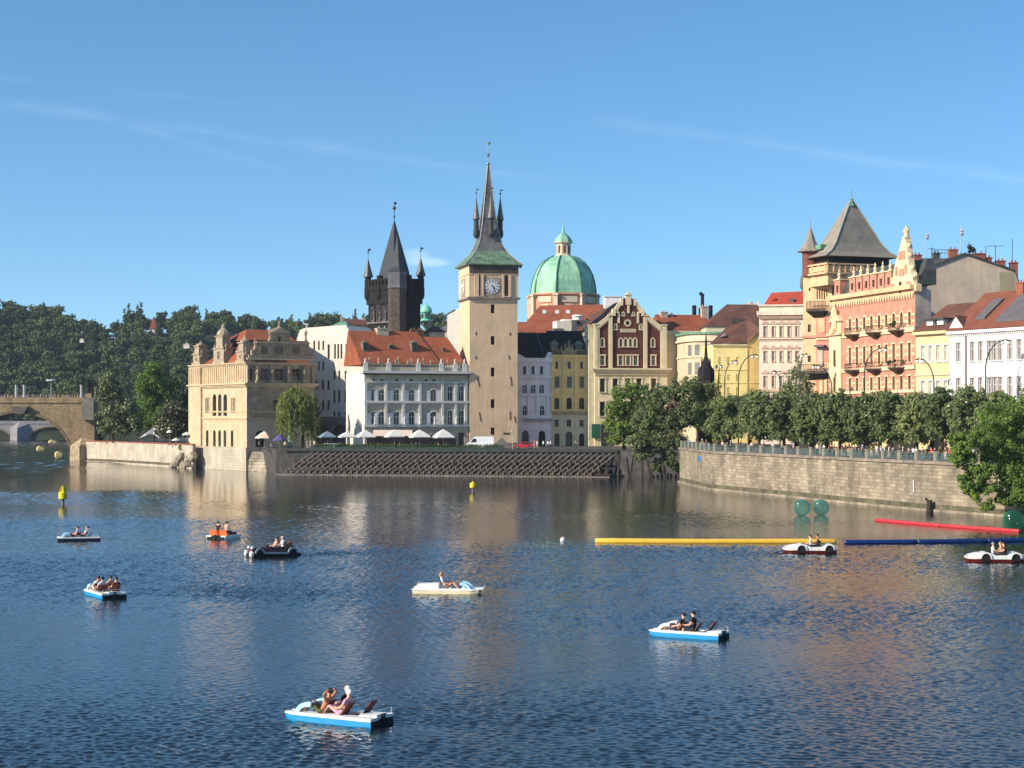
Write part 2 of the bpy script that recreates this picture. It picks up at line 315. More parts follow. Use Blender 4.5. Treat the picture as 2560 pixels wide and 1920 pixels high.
def river():
    """the river: a wind ruffled surface, calm near the far banks, flat beyond"""
    rs = np.random.RandomState(3); ys = [48.0]
    while ys[-1] < 300: ys.append(ys[-1] + 0.08 + 0.0010 * (ys[-1] - 48))
    ys = np.array(ys); nx = 580; hw = 0.325 * ys + 4
    Xg = np.linspace(-1, 1, nx)[None, :] * hw[:, None]; Yg = np.repeat(ys[:, None], nx, 1); H = np.zeros_like(Xg)
    for i in range(56):
        lam = 0.24 * (0.68 / 0.24) ** rs.rand(); th = R(72) + rs.randn() * 0.85; k = 2 * math.pi / lam
        slope = 0.029 * (lam / 1.0) ** -0.05; H += slope / k * np.sin(k * (Xg * math.cos(th) + Yg * math.sin(th)) + rs.rand() * 6.28) * (1 + .5 * np.sin(Xg * (.11 + .1 * rs.rand()) + Yg * (.07 + .1 * rs.rand()) + rs.rand() * 6))
    lo = sum(np.sin(Xg * a + Yg * b + p_) * w_ for a, b, p_, w_ in ((.021, .05, 1.0, .5), (-.034, .083, 2.2, .4), (.06, .12, .4, .3), (.013, -.14, 4.0, .25), (-.08, .22, 5.0, .2)))
    amp = np.clip(0.95 + 0.55 * lo, 0.28, 1.5)
    edge = Yg + np.maximum(Xg, 0) * 1.15 - np.clip(-Xg - 40, 0, 14) * 3 + 9 * np.sin(Xg * .09 + 1) + 5 * np.sin(Xg * .23)
    amp *= 0.24 + 0.76 / (1 + np.exp((edge - 243) / 5.5)); amp *= np.clip((300 - Yg) / 25, 0, 1)
    amp *= np.clip((Yg - 48) / 2, 0, 1) * np.clip((hw[:, None] - np.abs(Xg)) / 2.5, 0, 1)
    for px0, py0, px1, py1, w_, k_ in ((750, 1388, 930, 1378, 1.3, 2.2), (252, 1350, 345, 1344, 1.5, -.6), (985, 1822, 1420, 1858, 1.3, -.75), (985, 1812, 1300, 1800, .7, .9), (560, 1478, 900, 1500, 3.0, .9), (330, 1500, 640, 1520, 1.8, -.6), (1205, 1478, 1500, 1500, 2.2, -.5), (600, 1350, 760, 1352, 1.6, -.4), (1960, 1384, 1880, 1386, 1.2, 1.4), (1820, 1600, 2100, 1640, 1.6, -.5)):
        (ax, ay), (bx, by) = [(X(p_, YW(q_)), YW(q_)) for p_, q_ in ((px0, py0), (px1, py1))]; dx, dy = bx - ax, by - ay; t_ = np.clip(((Xg - ax) * dx + (Yg - ay) * dy) / (dx * dx + dy * dy), 0, 1)
        amp *= 1 + k_ * (1 - t_ * .8) * np.exp(-((Xg - ax - t_ * dx) ** 2 + (Yg - ay - t_ * dy) ** 2) / (w_ * (1 + 2 * t_)) ** 2)
    H *= amp; n, m = Xg.shape; V = np.stack([Xg, Yg, H], -1).reshape(-1, 3)
    i = (np.arange(n - 1)[:, None] * m + np.arange(m - 1)[None, :]).ravel(); Fq = np.stack([i, i + 1, i + m + 1, i + m], 1)
    b0 = len(V); ext = [(-3000, -120, 0), (3000, -120, 0), (3000, 6000, 0), (-3000, 6000, 0)]; V = np.vstack([V, np.array(ext)])
    c00, c01, c10, c11 = 0, m - 1, (n - 1) * m, n * m - 1
    me = bpy.data.meshes.new('water'); quads = np.vstack([Fq, [[b0, b0 + 1, c01, c00], [b0 + 1, b0 + 2, c11, c01], [b0 + 2, b0 + 3, c10, c11], [b0 + 3, b0, c00, c10]]])
    me.vertices.add(len(V)); me.vertices.foreach_set('co', V.ravel()); me.loops.add(quads.size); me.loops.foreach_set('vertex_index', quads.ravel().astype(np.int32))
    me.polygons.add(len(quads)); me.polygons.foreach_set('loop_start', np.arange(0, quads.size, 4, dtype=np.int32)); me.polygons.foreach_set('loop_total', np.full(len(quads), 4, dtype=np.int32))
    sm = np.ones(len(quads), bool); sm[-4:] = False; me.polygons.foreach_set('use_smooth', sm); me.update(calc_edges=True); me.validate(); me.materials.append(water_mat())
    xs, y2 = np.arange(-300, -86, 1.0), np.arange(300, 885, 1.05); XX, YY = np.meshgrid(xs, y2); H2 = np.zeros_like(XX)
    for i in range(30):
        lam = 2.3 * (4.6 / 2.3) ** rs.rand(); th = R(75) + rs.randn() * .5; k = 2 * math.pi / lam; H2 += .015 / k * np.sin(k * (XX * math.cos(th) + YY * math.sin(th)) + rs.rand() * 6.28)
    ms = np.clip((-92 - XX) / 10, 0, 1) * np.clip((YY - 302) / 40, 0, 1) * np.clip((880 - YY) / 10, 0, 1); H2 = H2 * ms + .28 * ms - .12 * (1 - ms); r_, q_ = XX.shape
    V2 = np.stack([XX, YY, H2], -1).reshape(-1, 3); i = (np.arange(r_ - 1)[:, None] * q_ + np.arange(q_ - 1)[None, :]).ravel(); F2 = np.stack([i, i + 1, i + q_ + 1, i + q_], 1)
    bm = bmesh.new(); bm.from_mesh(me); vs = [bm.verts.new(v) for v in V2.tolist()]
    for f in F2.tolist(): g_ = bm.faces.new([vs[k] for k in f]); g_.smooth = True
    bm.to_mesh(me); bm.free()
    o = bpy.data.objects.new('water', me); C.objects.link(o); sig(o, kind='structure')
river()
STONEC = (0.34, 0.27, 0.18, 1)
PAVE = mat('granite paving', (0.16, 0.15, 0.14, 1), 0.9, 0.2, 1.5)
# terrace edge of the island, the embankment and the ground of the old town behind
ZI, ZE = 5.2, 6.3
tx0, tx1 = (X(690, 364), 364), (X(1545, 349), 349)
def slab(name, pts, z, m, z0=-1.0):
    mb = MB(); mb.hexa([(a, b, z0) for a, b in pts], [(a, b, z) for a, b in pts]); return sig(mb.build(name, m), kind='structure')
slab('island_ground', [(X(640, 388) + 1, 388), tx0, tx1, (X(1700, 345), 345), (X(1700, 345) + 60, 500), (-150, 900), (X(222, 459) + 6, 500), (X(222, 459) + 4, 466), (X(400, 421) + 3, 424), (X(478, 402) + 3, 407)], ZI, mat('dark quay ground', (.085, .08, .072, 1), .9, .25, .8, streaks=.3))  # ground colour darkened to paint the shade on the quay's front face
WALLP = [(X(1699, 318), 318), (X(1777, 285), 285), (X(1948, 262), 262), (X(2098, 243), 243), (X(2310, 222), 222), (X(2504, 209), 209), (X(2700, 198), 198), (X(3100, 178), 178)]
EMBSTONE = rows_mat('embankment stone', (0.43, 0.355, 0.25, 1), (0.27, 0.22, 0.155, 1), (0.30, 0.245, 0.175, 1), 0.95, 0.46, axis='xy', bump=0.05, stain=0.52)
bp = [(a + 0.6, b + 0.4) for a, b in WALLP]
slab('embankment_ground', bp + [(X(3100, 178) + 200, 178), (300, 1000), (X(1700, 345) + 60.5, 500), (X(1700, 345) + .5, 345)], ZE - 0.02, PAVE)
def wallrun(name, pts, z0, z1, thick, m, copm, label, coph=0.4, over=0.25, inner=None):
    """a retaining wall following a line: course of stone with its coping"""
    o = empty(name, (pts[0][0], pts[0][1], 0), label=label, cat='wall'); ox, oy = pts[0]
    def run(off0, off1, za, zb, nm, mm):
        mb = MB(); q = [Vector((a - ox, b - oy)) for a, b in pts]; ns = []
        for i in range(len(q)):
            d = (q[min(i + 1, len(q) - 1)] - q[max(i - 1, 0)]).normalized(); ns.append(Vector((d.y, -d.x)))
        for i in range(len(q) - 1):
            A, B_, C_, D_ = q[i] + ns[i] * off0, q[i + 1] + ns[i + 1] * off0, q[i + 1] + ns[i + 1] * off1, q[i] + ns[i] * off1
            mb.hexa([(*A, za), (*B_, za), (*C_, za), (*D_, za)], [(*A, zb), (*B_, zb), (*C_, zb), (*D_, zb)])
        return mb.build(nm, mm, o)
    run(0, -thick, z0, z1, 'stonework', m); run(over, -thick - 0.05, z1, z1 + coph, 'coping', copm); run(0.35, 0.0, z0, 0.35, 'footing', m); run(0.03, -.05, .36, .95, 'tide_band', mat('damp algae stone', (.13, .115, .07, 1), .9, .3, .6))
    return o
COPE = mat('weathered coping stone', (0.27, 0.22, 0.17, 1), 0.9, 0.25, 0.8)
wallrun('embankment_wall', [(a, b) for a, b in reversed(WALLP)][::-1], -1.5, ZE - 0.35, 0.7, EMBSTONE, COPE, 'long curving embankment wall of weathered stone blocks on the right bank', over=0.22)
# ---------------------------------------------------------------- buildings, left half
def statue_mb(mb, x, y, z, h, w=0.35):
    """a small draped stone figure on a block"""
    mb.box(x - w * .8, x + w * .8, y - w * .8, y + w * .8, z, z + h * .15)
    mb.lathe(x, y, [(w * .7, z + h * .15), (w * .55, z + h * .4), (w * .62, z + h * .55), (w * .75, z + h * .72), (w * .3, z + h * .8), (w * .2, z + h * .83), (w * .32, z + h * .9), (w * .1, z + h)], 7)
    mb.tube([(x - w * .6, y, z + h * .7), (x - w * 1.0, y - w * .3, z + h * .55), (x - w * .6, y - w * .6, z + h * .5)], w * .17, 5)
    mb.tube([(x + w * .6, y, z + h * .7), (x + w * 1.1, y - w * .2, z + h * .62), (x + w * 1.0, y - w * .3, z + h * .8)], w * .17, 5)
def hip(mb, F, u0, u1, z0, z1, d0, d1, in0, in1, over=0.4):
    """hipped roof with thickness over a rectangle in face coordinates; ridge runs along u"""
    P = F.P; dm = (d0 + d1) / 2; a0, a1, b0, b1 = u0 - over, u1 + over, d0 - over, d1 + over
    e = [P(a0, z0, b0), P(a1, z0, b0), P(a1, z0, b1), P(a0, z0, b1)]; r0, r1 = P(u0 + in0, z1, dm), P(u1 - in1, z1, dm)
    mb.face([e[0], e[1], r1, r0]); mb.face([e[2], e[3], r0, r1]); mb.face([e[1], e[2], r1]); mb.face([e[3], e[0], r0])
    mb.hexa([P(a0, z0 - .18, b0), P(a1, z0 - .18, b0), P(a1, z0 - .18, b1), P(a0, z0 - .18, b1)], [(q[0], q[1], z0 - 0.004) for q in e])
def chimney(F, u, d, z0, z1, w, m, cap, parent):
    mb = MB(); F.box(mb, u - w / 2, u + w / 2, z0, z1, d - w / 2.6, d + w / 2.6); F.box(mb, u - w / 2 - .12, u + w / 2 + .12, z1 + .003, z1 + .2, d - w / 2.6 - .12, d + w / 2.6 + .12)
    for q in (-.25, .25): mb.lathe(*F.P(u + q * w, 0, d)[:2], [(.16, z1 + .2), (.13, z1 + .65)], 7)
    return F.B.part(mb, 'chimney', m, parent)
def body(B, W, Dp, z0, z1, m, sides='lbr', name='side_walls'):
    mb = MB(); F = B.front()
    for k_, (a, b) in zip('lbr', ((F.P(0, 0), F.P(0, 0, Dp)), (F.P(0, 0, Dp), F.P(W, 0, Dp)), (F.P(W, 0, Dp), F.P(W, 0)))):
        if k_ not in sides: continue
        mb.face([(a[0], a[1], z0), (b[0], b[1], z0), (b[0], b[1], z1), (a[0], a[1], z1)])
    mb.face([F.P(0, z1 - .05), F.P(W, z1 - .05), F.P(W, z1 - .05, Dp), F.P(0, z1 - .05, Dp)])
    return B.part(mb, name, m)
# --- museum on the river
MUS = mat('ochre rendered stone', (0.60, 0.455, 0.285, 1), 0.85, 0.07, 0.5, streaks=0.15)
MUSD = mat('grey brown sgraffito render', (0.41, 0.31, 0.20, 1), 0.85, 0.14, 0.8, streaks=0.2)  # ochre darkened in the colour to paint the shaded south front
MUSB = rows_mat('pale ashlar base', (0.55, 0.48, 0.37, 1), (0.50, 0.43, 0.33, 1), (0.36, 0.3, 0.23, 1), 1.1, 0.55, axis='xy', bump=0.03, stain=0.3)
STATM = mat('weathered statue stone', (0.40, 0.33, 0.23, 1), 0.9, 0.25, 1.5)
B = Bld('museum_building', 617, 384, 33, 0.0, label='ochre riverside museum with stepped gables and small stone spires beside the willow', cat='museum')
F, Lf = B.front(), B.left(); W, DP = F.u(785), Lf.u(477); z = lambda p: F.z(p, 0)
zl, zc, zb, zs = z(957), z(905), z(1045), z(1119)
holes = [Lf.hole(p, 9, 985, 1040, 1) for p in (536, 549.5, 563)] + [Lf.hole(p, 6.5, 1075, 1117, 1) for p in (518, 536, 549, 562, 580)]
blind = [Lf.hole(p, 9, 995, 1030, 0) for p in (493, 518.5, 583)]
mb = MB(); Lf.wall(mb, 0, DP, zs, zc, holes, 0.55)
B.part(mb, 'west_wall', MUS)
Lf.windows(holes, DARKF, GL, rev=0.55)
for h in blind: Lf.window((h[0], h[1], h[2], h[3], 0), MUSD, mat('painted blind panel', (0.42, 0.36, 0.27, 1), 0.9, 0.2, 2), sur=MUSD, rev=0.0, style=1, name='blind_window', sw=.15)
fh = [F.hole(689, 12, 1000, 1029, 0), F.hole(651, 24, 1076, 1118, 1)] + [F.hole(p, w_, 922, 951, 0) for p, w_ in ((627, 8), (660, 20), (698, 22), (741, 22), (764, 8))]
mb = MB(); F.wall(mb, 0, W, zb, zc, [h for h in fh if h[2] > zb], 0.6); B.part(mb, 'south_wall', MUSD); mb = MB(); F.wall(mb, 0, W, z(1132), zb - .002, fh[1:2], 0.6); F.wall(mb, 0, W, -1, z(1132) - .01); B.part(mb, 'south_base_wall', mat('beige ashlar base', (.52, .43, .31, 1), .88, .1, .6))
F.windows(fh, mat('grey joinery', (0.3, 0.29, 0.26, 1), 0.6, 0.1), GL, rev=0.6)
for p in (712, 752):
    F.window(F.hole(p, 12, 1000, 1029, 0), WHITE, GL, sur=MUSD, rev=-0.03)
body(B, W, DP, 0, zc, MUSD, 'br')
mb = MB(); Lf.box(mb, -0.35, DP, -1, zs, -0.35, 0.0); B.part(mb, 'stone_base', MUSB)
for nm, zz, h, pr in (('cornice', zl, 0.9, 0.8), ('cornice', zc, 0.6, 0.6), ('belt_course', zb, 0.45, 0.3), ('belt_course', z(1027), 0.35, 0.15)):
    mb = MB()
    for i in range(3):
        q = pr * (i + 1) / 3
        Lf.box(mb, -q, DP + q, zz - h + h * i / 3, zz - h + h * (i + 1) / 3, -q, 0.02); F.box(mb, 0.02, W + q, zz - h + h * i / 3, zz - h + h * (i + 1) / 3, -q, 0.02)
    B.part(mb, nm, MUS)
mb = MB(); Lf.box(mb, Lf.u(506), DP + .3, zs, zc - .6, -0.45, 0.0); B.part(mb, 'corner_tower', MUS)
mb = MB()
for i in range(26):
    u = DP * (i + .5) / 26; Lf.box(mb, u - .13, u + .13, zl + .2, zc - .75, -0.18 - (.47 if u > Lf.u(506) else 0), 0.01)
B.part(mb, 'frieze', MUS)
for p in (617.8, 641, 677, 719, 760, 783): F.bar('pilaster', MUSD, F.u(p) - .45 if p > 620 else 0.02, F.u(p) + .45, zl + .1, zc - .65, -0.35)
for p in (640, 677, 718, 757):
    mb = MB(); q = F.P(F.u(p), 0, -0.75); statue_mb(mb, q[0], q[1], zl + .02, 3.6, .5); B.part(mb, 'statue', STATM)
# stepped south gable
g = [(630, 897), (630, 875), (640, 874), (642, 853), (676, 852), (680, 828), (684, 824), (701, 817), (718, 824), (722, 828), (725, 852), (772, 853), (775, 875), (783, 876), (783, 897)]
gp = [(F.u(a), F.z(b, F.u(a))) for a, b in g]
mb = MB(); F.poly(mb, gp, 0.15, 1.2); B.part(mb, 'gable', MUSD)
mb = MB(); F.poly(mb, [(F.u(678), z(829)), (F.u(701), z(815)), (F.u(724), z(829))], -0.25, 0.14); F.box(mb, F.u(641), F.u(775), z(856), z(853), -0.2, 0.14); F.box(mb, F.u(617), F.u(785), z(899), z(894), -0.3, 0.14)
for i in range(34):
    u = F.u(622) + (F.u(782) - F.u(622)) * i / 33; F.box(mb, u - .12, u + .12, z(894), z(889), -0.25, -0.02)
F.box(mb, F.u(620), F.u(784), z(889), z(887.4), -0.3, 0.1); B.part(mb, 'balustrade', MUS)
F.window(F.hole(699, 6, 842, 853, 3), DARKF, GL, rev=0.10, style=0)
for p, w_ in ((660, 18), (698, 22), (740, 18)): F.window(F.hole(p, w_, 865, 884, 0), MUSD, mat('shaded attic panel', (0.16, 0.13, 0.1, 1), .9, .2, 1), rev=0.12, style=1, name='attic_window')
for p, y0, h in ((677, 852, 3.0), (724, 852, 3.0), (640, 874, 2.6), (767, 853, 3.4), (701, 816, 1.6), (783, 890, 2.2)):
    mb = MB(); q = F.P(F.u(p), 0, 0.5); statue_mb(mb, q[0], q[1], z(y0) - .05, h, .42); B.part(mb, 'statue', STATM)
# the three spired dormers over the river front
for p, w_, yt, ytip in ((492, 20, 866, 851), (548, 30, 842, 805), (602, 22, 858, 838)):
    a, b = sorted((Lf.u(p - w_ / 2), Lf.u(p + w_ / 2))); um = (a + b) / 2; cx, cy, _ = Lf.P(um, 0, 1.0)
    zt, ztp = Lf.z(yt, um), Lf.z(ytip, um); zm = zc + (zt - zc) * .55; mb = MB()
    Lf.box(mb, a, b, zc - .02, zc + .5, -.3, 2.3); Lf.box(mb, a + .5, b - .5, zc + .5, zm, -.15, 2.1); Lf.box(mb, a + .2, b - .2, zm, zm + .3, -.35, 2.3)
    Lf.box(mb, um - (b - a) * .27, um + (b - a) * .27, zm + .3, zt, 0, 2.0); Lf.box(mb, um - (b - a) * .34, um + (b - a) * .34, zt, zt + .25, -.2, 2.2)
    r = (b - a) * .22; mb.lathe(cx, cy, [(r, zt + .25), (r * 1.05, zt + .6), (r * .8, zt + (ztp - zt) * .4), (r * .35, zt + (ztp - zt) * .6), (r * .4, zt + (ztp - zt) * .68), (.12, zt + (ztp - zt) * .82), (.16, ztp - .4), (.02, ztp)], 10)
    D_ = B.part(mb, 'dormer_spire', STATM)
    for s_ in (a + .25, b - .25):
        m2 = MB(); q = Lf.P(s_, 0, .3); statue_mb(m2, q[0], q[1], zm - .6 if s_ else zc, 1.9, .3); B.part(m2, 'finial', STATM, D_)
    m2 = MB(); h = (um - .55, um + .55, zc + .9, zm - .5, 1); Lf.window(h, MUS, GL, rev=-0.2, style=1, parent=D_)
mb = MB(); hip(mb, F, .5, W, zc + .05, z(826), 1.2, DP * .8, 5.5, 6, 0)
RF = B.part(mb, 'roof', REDTILE)
mb = MB(); hip(mb, F, 3, W - .5, z(845), z(815), DP * .25, DP * .62, 3, 1, 0); B.part(mb, 'rear_roof', REDTILE)
# stone slope and quay wall at the museum's foot
mb = MB(); q = [(X(622, 384), 384), (X(723, 372), 372), (X(690, 392), 392), (X(640, 394), 394)]
mb.hexa([(q[0][0], q[0][1] - 1, -1), (X(735, 369), 369, -1), (X(735, 392), 392, -1), (X(640, 394), 394, -1)], [(q[0][0], q[0][1] + .3, Z(1128, 384)), (X(658, 384), 384, Z(1130, 384)), (X(700, 394), 394, 4.8), (X(640, 394), 394, 4.9)])
RUBB = rows_mat('rubble masonry', (0.50, 0.43, 0.32, 1), (0.30, 0.25, 0.18, 1), (0.20, 0.17, 0.13, 1), 0.9, 0.7, axis='xy', bump=0.08, stain=0.3)
sig(mb.build('stone_slope', RUBB), 'sloping rubble stone buttress at the foot of the ochre museum', 'stone buttress')
# --- white stepped building behind
WHT = mat('bright white render', (0.80, 0.74, 0.62, 1), 0.85, 0.04, 0.5, streaks=0.06)
B = Bld('white_building', 742, 406, -16, ZI, label='bright white building with a rounded stepped gable and slit windows right of the museum', cat='building')
F = B.front(); W = F.u(911); z = lambda p: F.z(p, 7)
sl = [F.hole(p, 4.5, 852, 875) for p in (785.5, 797, 808)] + [F.hole(p, 4.5, 904, 926) for p in (797, 808)] + [F.hole(821.5, 5.5, 861, 897)] + [F.hole(p, 4.5, 860, 897) for p in (837.5, 845.5, 853.5, 865.5)]
sl += [F.hole(p, 6, 951, 974) for p in (790, 807, 821)] + [F.hole(p, 6, 1001, 1024) for p in (790, 807, 821)]
sl += [F.hole(p, 5, 976, 1007) for p in (836, 848, 864)] + [F.hole(p, 5, 927, 949) for p in (836, 848, 864)] + [F.hole(p, 5, 1029, 1041) for p in (836, 848, 864)] + [F.hole(p, 6, 951, 974) for p in (770,)]
mb = MB(); F.wall(mb, 0, F.u(886), ZI, z(846), sl, .4); F.wall(mb, F.u(886), F.u(898), ZI, z(880)); F.wall(mb, F.u(898), W, ZI, z(906))
F.poly(mb, [(0, z(846)), (F.u(750), z(824)), (F.u(762), z(819)), (F.u(864), z(813)), (F.u(875), z(831)), (F.u(886), z(846))], 0, .5)
B.part(mb, 'wall', WHT); F.windows(sl, DARKF, GLW if 0 else mat('brown slit glass', (0.16, 0.11, 0.07, 1), .3, .2), rev=.4, style=0)
mb = MB()
for a, b, zt in ((0, F.u(886), z(846)), (F.u(886), F.u(898), z(880)), (F.u(898), W, z(906))): F.box(mb, a, b, ZI, zt - .02, .5, 16 if a < 5 else 12)
F.poly(mb, [(0.05, z(846)), (F.u(750), z(824) - .05), (F.u(762), z(819) - .05), (F.u(864), z(813) - .05), (F.u(875), z(831)), (F.u(886), z(846))], .5, 16); B.part(mb, 'rear_walls', WHT)
mb = MB(); F.box(mb, F.u(872), W, ZI, z(1043), -1.5, 0); F.box(mb, F.u(878), W, z(1043), z(946), -1.5, 0); B.part(mb, 'stair_wing', WHT)
mb = MB(); hip(mb, F, F.u(805), F.u(850), z(815), z(800), 5, 10, 1.5, 1.5, .3); B.part(mb, 'copper_roof', COPPER)
mb = MB(); q = F.P(F.u(762.5), 0, 1); mb.lathe(q[0], q[1], [(.12, z(819) - .1), (.12, z(813)), (.6, z(809)), (.6, z(808))], 8); B.part(mb, 'vent_pipe', WHITE)
AR = mat('grey arcade stone', (0.24, 0.21, 0.18, 1), .9, .2, .7, streaks=.3)
hs = [(F.u(a), F.u(b), ZI, z(1062), 1) for a, b in ((803, 838), (850, 884), (893, 911))]
mb = MB(); F2 = Face(B, (0, -4), (1, 0), (0, 1)); F2.wall(mb, F2.u(795), W + 1.2, ZI, z(1048), hs, 1.5); F2.box(mb, F2.u(793), W + 1.3, z(1048), z(1042), -.3, 4); F2.box(mb, F2.u(795), W + 1.2, ZI, z(1048) - .01, 1.6, 3.9)
B.part(mb, 'arcade', AR)
# --- grey and white riverside hall with the red roof
CAF = mat('grey cream render', (0.50, 0.44, 0.33, 1), .85, .08, .6, streaks=.2); CAFW = mat('white stone dressings', (0.66, 0.64, 0.58, 1), .8, .06)
SHUT = mat('white shutters', (0.74, 0.74, 0.72, 1), .6, .04)
B = Bld('riverside_hall', 911, 378, 20.5, ZI, label='grey and white riverside hall with arched windows, roof statues and a red tiled roof', cat='building')
F = B.front(); W = F.u(1171); z = lambda p: F.z(p, W * .5); um = F.u(1108)
ups = [F.hole(p, 14.5, 973, 1003, 1) for p in (935.5, 954, 991.5, 1029.5, 1084)]; los = [F.hole(p, 14.5, 1029, 1063, 1) for p in (935.5, 954, 991.5, 1029.5, 1084)]
wr = [F.hole(p, 13.5, 965, 1003, 1) for p in (1125.5, 1153)] + [F.hole(p, 13.5, 1026, 1065, 1) for p in (1125.5, 1153)]
ov = [F.hole(p, 8, 948, 953, 0) for p in (935, 955.5, 991.5, 1028.5, 1065, 1085)]; door = [F.hole(1153, 15, 1082, 1117, 0)] + [F.hole(p, 22, 1085, 1119, 1) for p in (945, 980, 1015, 1050, 1085)]
zt = z(931); mb = MB(); F.wall(mb, 0, W, ZI, zt, ups + los + wr + ov + door, .5); B.part(mb, 'facade', CAF); body(B, W, 15, ZI, zt, CAFW)
for h in ups + los + wr: F.window(h, WHITE, GL, sur=CAFW, rev=.4, sw=.22)
for h in ov: F.window(h, DARKF, GL, rev=.4, style=0, name='attic_vent')
for h in door: F.window(h, DARKF, GL, rev=.5, style=1, name='door')
for h in ups + los:
    if h[0] > F.u(950) or h[1] < F.u(946): pass
    for a, b in ((h[0] - .95, h[0] - .24), (h[1] + .24, h[1] + .95)):
        if a < F.u(948) < b or F.u(943) < a < F.u(950): continue
        F.bar('shutter', SHUT, a, b, h[2], h[3] - .3, -.1)
F.bar('shop_front', mat('dark cafe front', (.045, .04, .032, 1), .6, .5, .8), .5, F.u(1140), ZI, z(1092), -.12)  # dark sheet added to darken the band below the parasols
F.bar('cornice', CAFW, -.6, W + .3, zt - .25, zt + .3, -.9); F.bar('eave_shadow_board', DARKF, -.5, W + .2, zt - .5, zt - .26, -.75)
for zz in (1008, 1067): F.bar('belt_course', CAFW, -.1, W + .1, z(zz), z(zz) + .5, -.35)
F.bar('belt_course', CAFW, -.1, W + .1, z(957), z(957) + .3, -.2)
for p in (914, 965, 1008, 1050, 1106, 1139, 1164): F.bar('pilaster', CAFW, F.u(p) - .28, F.u(p) + .28, z(1067) + .5, z(957), -.28)
mb = MB(); F.box(mb, 0, W, zt + .3, z(918), .1, .5)
for i in range(60): F.box(mb, W * (i + .2) / 60, W * (i + .6) / 60, z(918) + .002, z(912), .18, .42)
F.box(mb, 0, W, z(912) + .002, z(910), .05, .55); B.part(mb, 'parapet', CAF)
for p in (914, 972, 1046, 1104, 1138, 1162):
    F.bar('pedestal', CAFW, F.u(p) - .5, F.u(p) + .5, zt + .3, z(908), -.15)
    mb = MB(); q = F.P(F.u(p), 0, .2); statue_mb(mb, q[0], q[1], z(908), 1.1, .3); B.part(mb, 'urn', CAFW)
for p in (925, 948, 990, 997, 1021, 1030, 1060, 1078, 1120, 1150):
    mb = MB(); q = F.P(F.u(p), 0, .3); statue_mb(mb, q[0], q[1], z(911.5), rnd.uniform(1.0, 1.9), .33); B.part(mb, 'statue', STATM)
for p in (936, 973, 1010, 1048, 1085, 1106, 1139):
    mb = MB(); q = F.P(F.u(p), 0, -.55); statue_mb(mb, q[0], q[1], z(1067) + .5, 1.9, .3); B.part(mb, 'balcony_statue', CAFW)
mb = MB(); P = F.P; zr, ze = z(825), z(908)
a0, a1, r0, r1 = F.u(905), F.u(1104), F.u(893), F.u(1066)
mb.hexa([P(a0, ze - .4, .8), P(a1, ze - .4, .8), P(a1, ze - .4, 15), P(a0, ze - .4, 15)], [P(a0, ze, .8), P(a1, ze, .8), P(a1, ze, 15), P(a0, ze, 15)])
mb.face([P(a0, ze, .8), P(a1, ze, .8), P(r1, zr, 7.5), P(r0, zr, 7.5)]); mb.face([P(a1, ze, 15), P(a0, ze, 15), P(r0, zr, 7.5), P(r1, zr, 7.5)]); mb.face([P(a0, ze, .8), P(r0, zr, 7.5), P(a0, ze, 15)])
mb.face([P(a1, ze, .8), P(a1, ze, 15), P(r1, zr, 7.5)])
RF = B.part(mb, 'roof', REDTILE)
mb = MB(); zr2 = z(838); b0, b1, s0, s1 = F.u(1101), F.u(1167), F.u(1070), F.u(1141)
mb.face([P(b0, ze, .85), P(b1, ze, .85), P(s1, zr2, 6.6), P(s0, zr2, 6.6)]); mb.face([P(b1, ze, .85), P(b1, ze, 14), P(s1, zr2, 6.6)]); mb.face([P(s0, zr2, 6.6), P(s1, zr2, 6.6), P(b1, ze, 14), P(b0, ze, 14)]); mb.face([P(b0, ze, .85), P(s0, zr2, 6.6), P(b0, ze, 14)])
B.part(mb, 'wing_roof', REDTILE)
mb = MB(); mb.tube([P(a1, ze + .1, .8), P(r1, zr + .1, 7.5)], .2, 5); B.part(mb, 'valley_ridge', BROWNTILE)
sl_ = 6.7 / (zr - ze)
for p, y0, y1, w_ in ((924, 878, 852, 15), (990, 872, 858, 13), (1047, 878, 850, 15), (1121, 876, 866, 7)):
    u = F.u(p); za, zb = z(y0), z(y1); hw = w_ / 22; d = .8 + (za - ze) * sl_; d2 = .8 + (zb - ze) * sl_; mb = MB()
    F.box(mb, u - hw, u + hw, za - .3, zb - hw * .7, d - .1, d2 + .8); D_ = B.part(mb, 'dormer', AR, RF)
    mb = MB(); mb.hexa([P(u - hw - .2, zb - hw * .7 + .01, d - .35), P(u + hw + .2, zb - hw * .7 + .01, d - .35), P(u, zb, d - .35)], [P(u - hw - .2, zb - hw * .7 + .01, d2 + 1), P(u + hw + .2, zb - hw * .7 + .01, d2 + 1), P(u, zb, d2 + 1)]); o = B.part(mb, 'dormer_roof', AR); o.parent = RF
    F.window((u - hw * .6, u + hw * .6, za + .2, zb - hw * .9, 0), DARKF, GL, rev=d - .13, style=1, parent=RF, name='dormer_window')
chimney(F, F.u(979), 7.5, zr - 1, z(820), 2.6, CAF, CAF, RF)
for p in (1060, 1078): chimney(F, F.u(p), 8, zr - 1.5, z(822), 1.3, mat('old brick', (0.22, 0.12, 0.08, 1), .9, .2), CAF, RF)
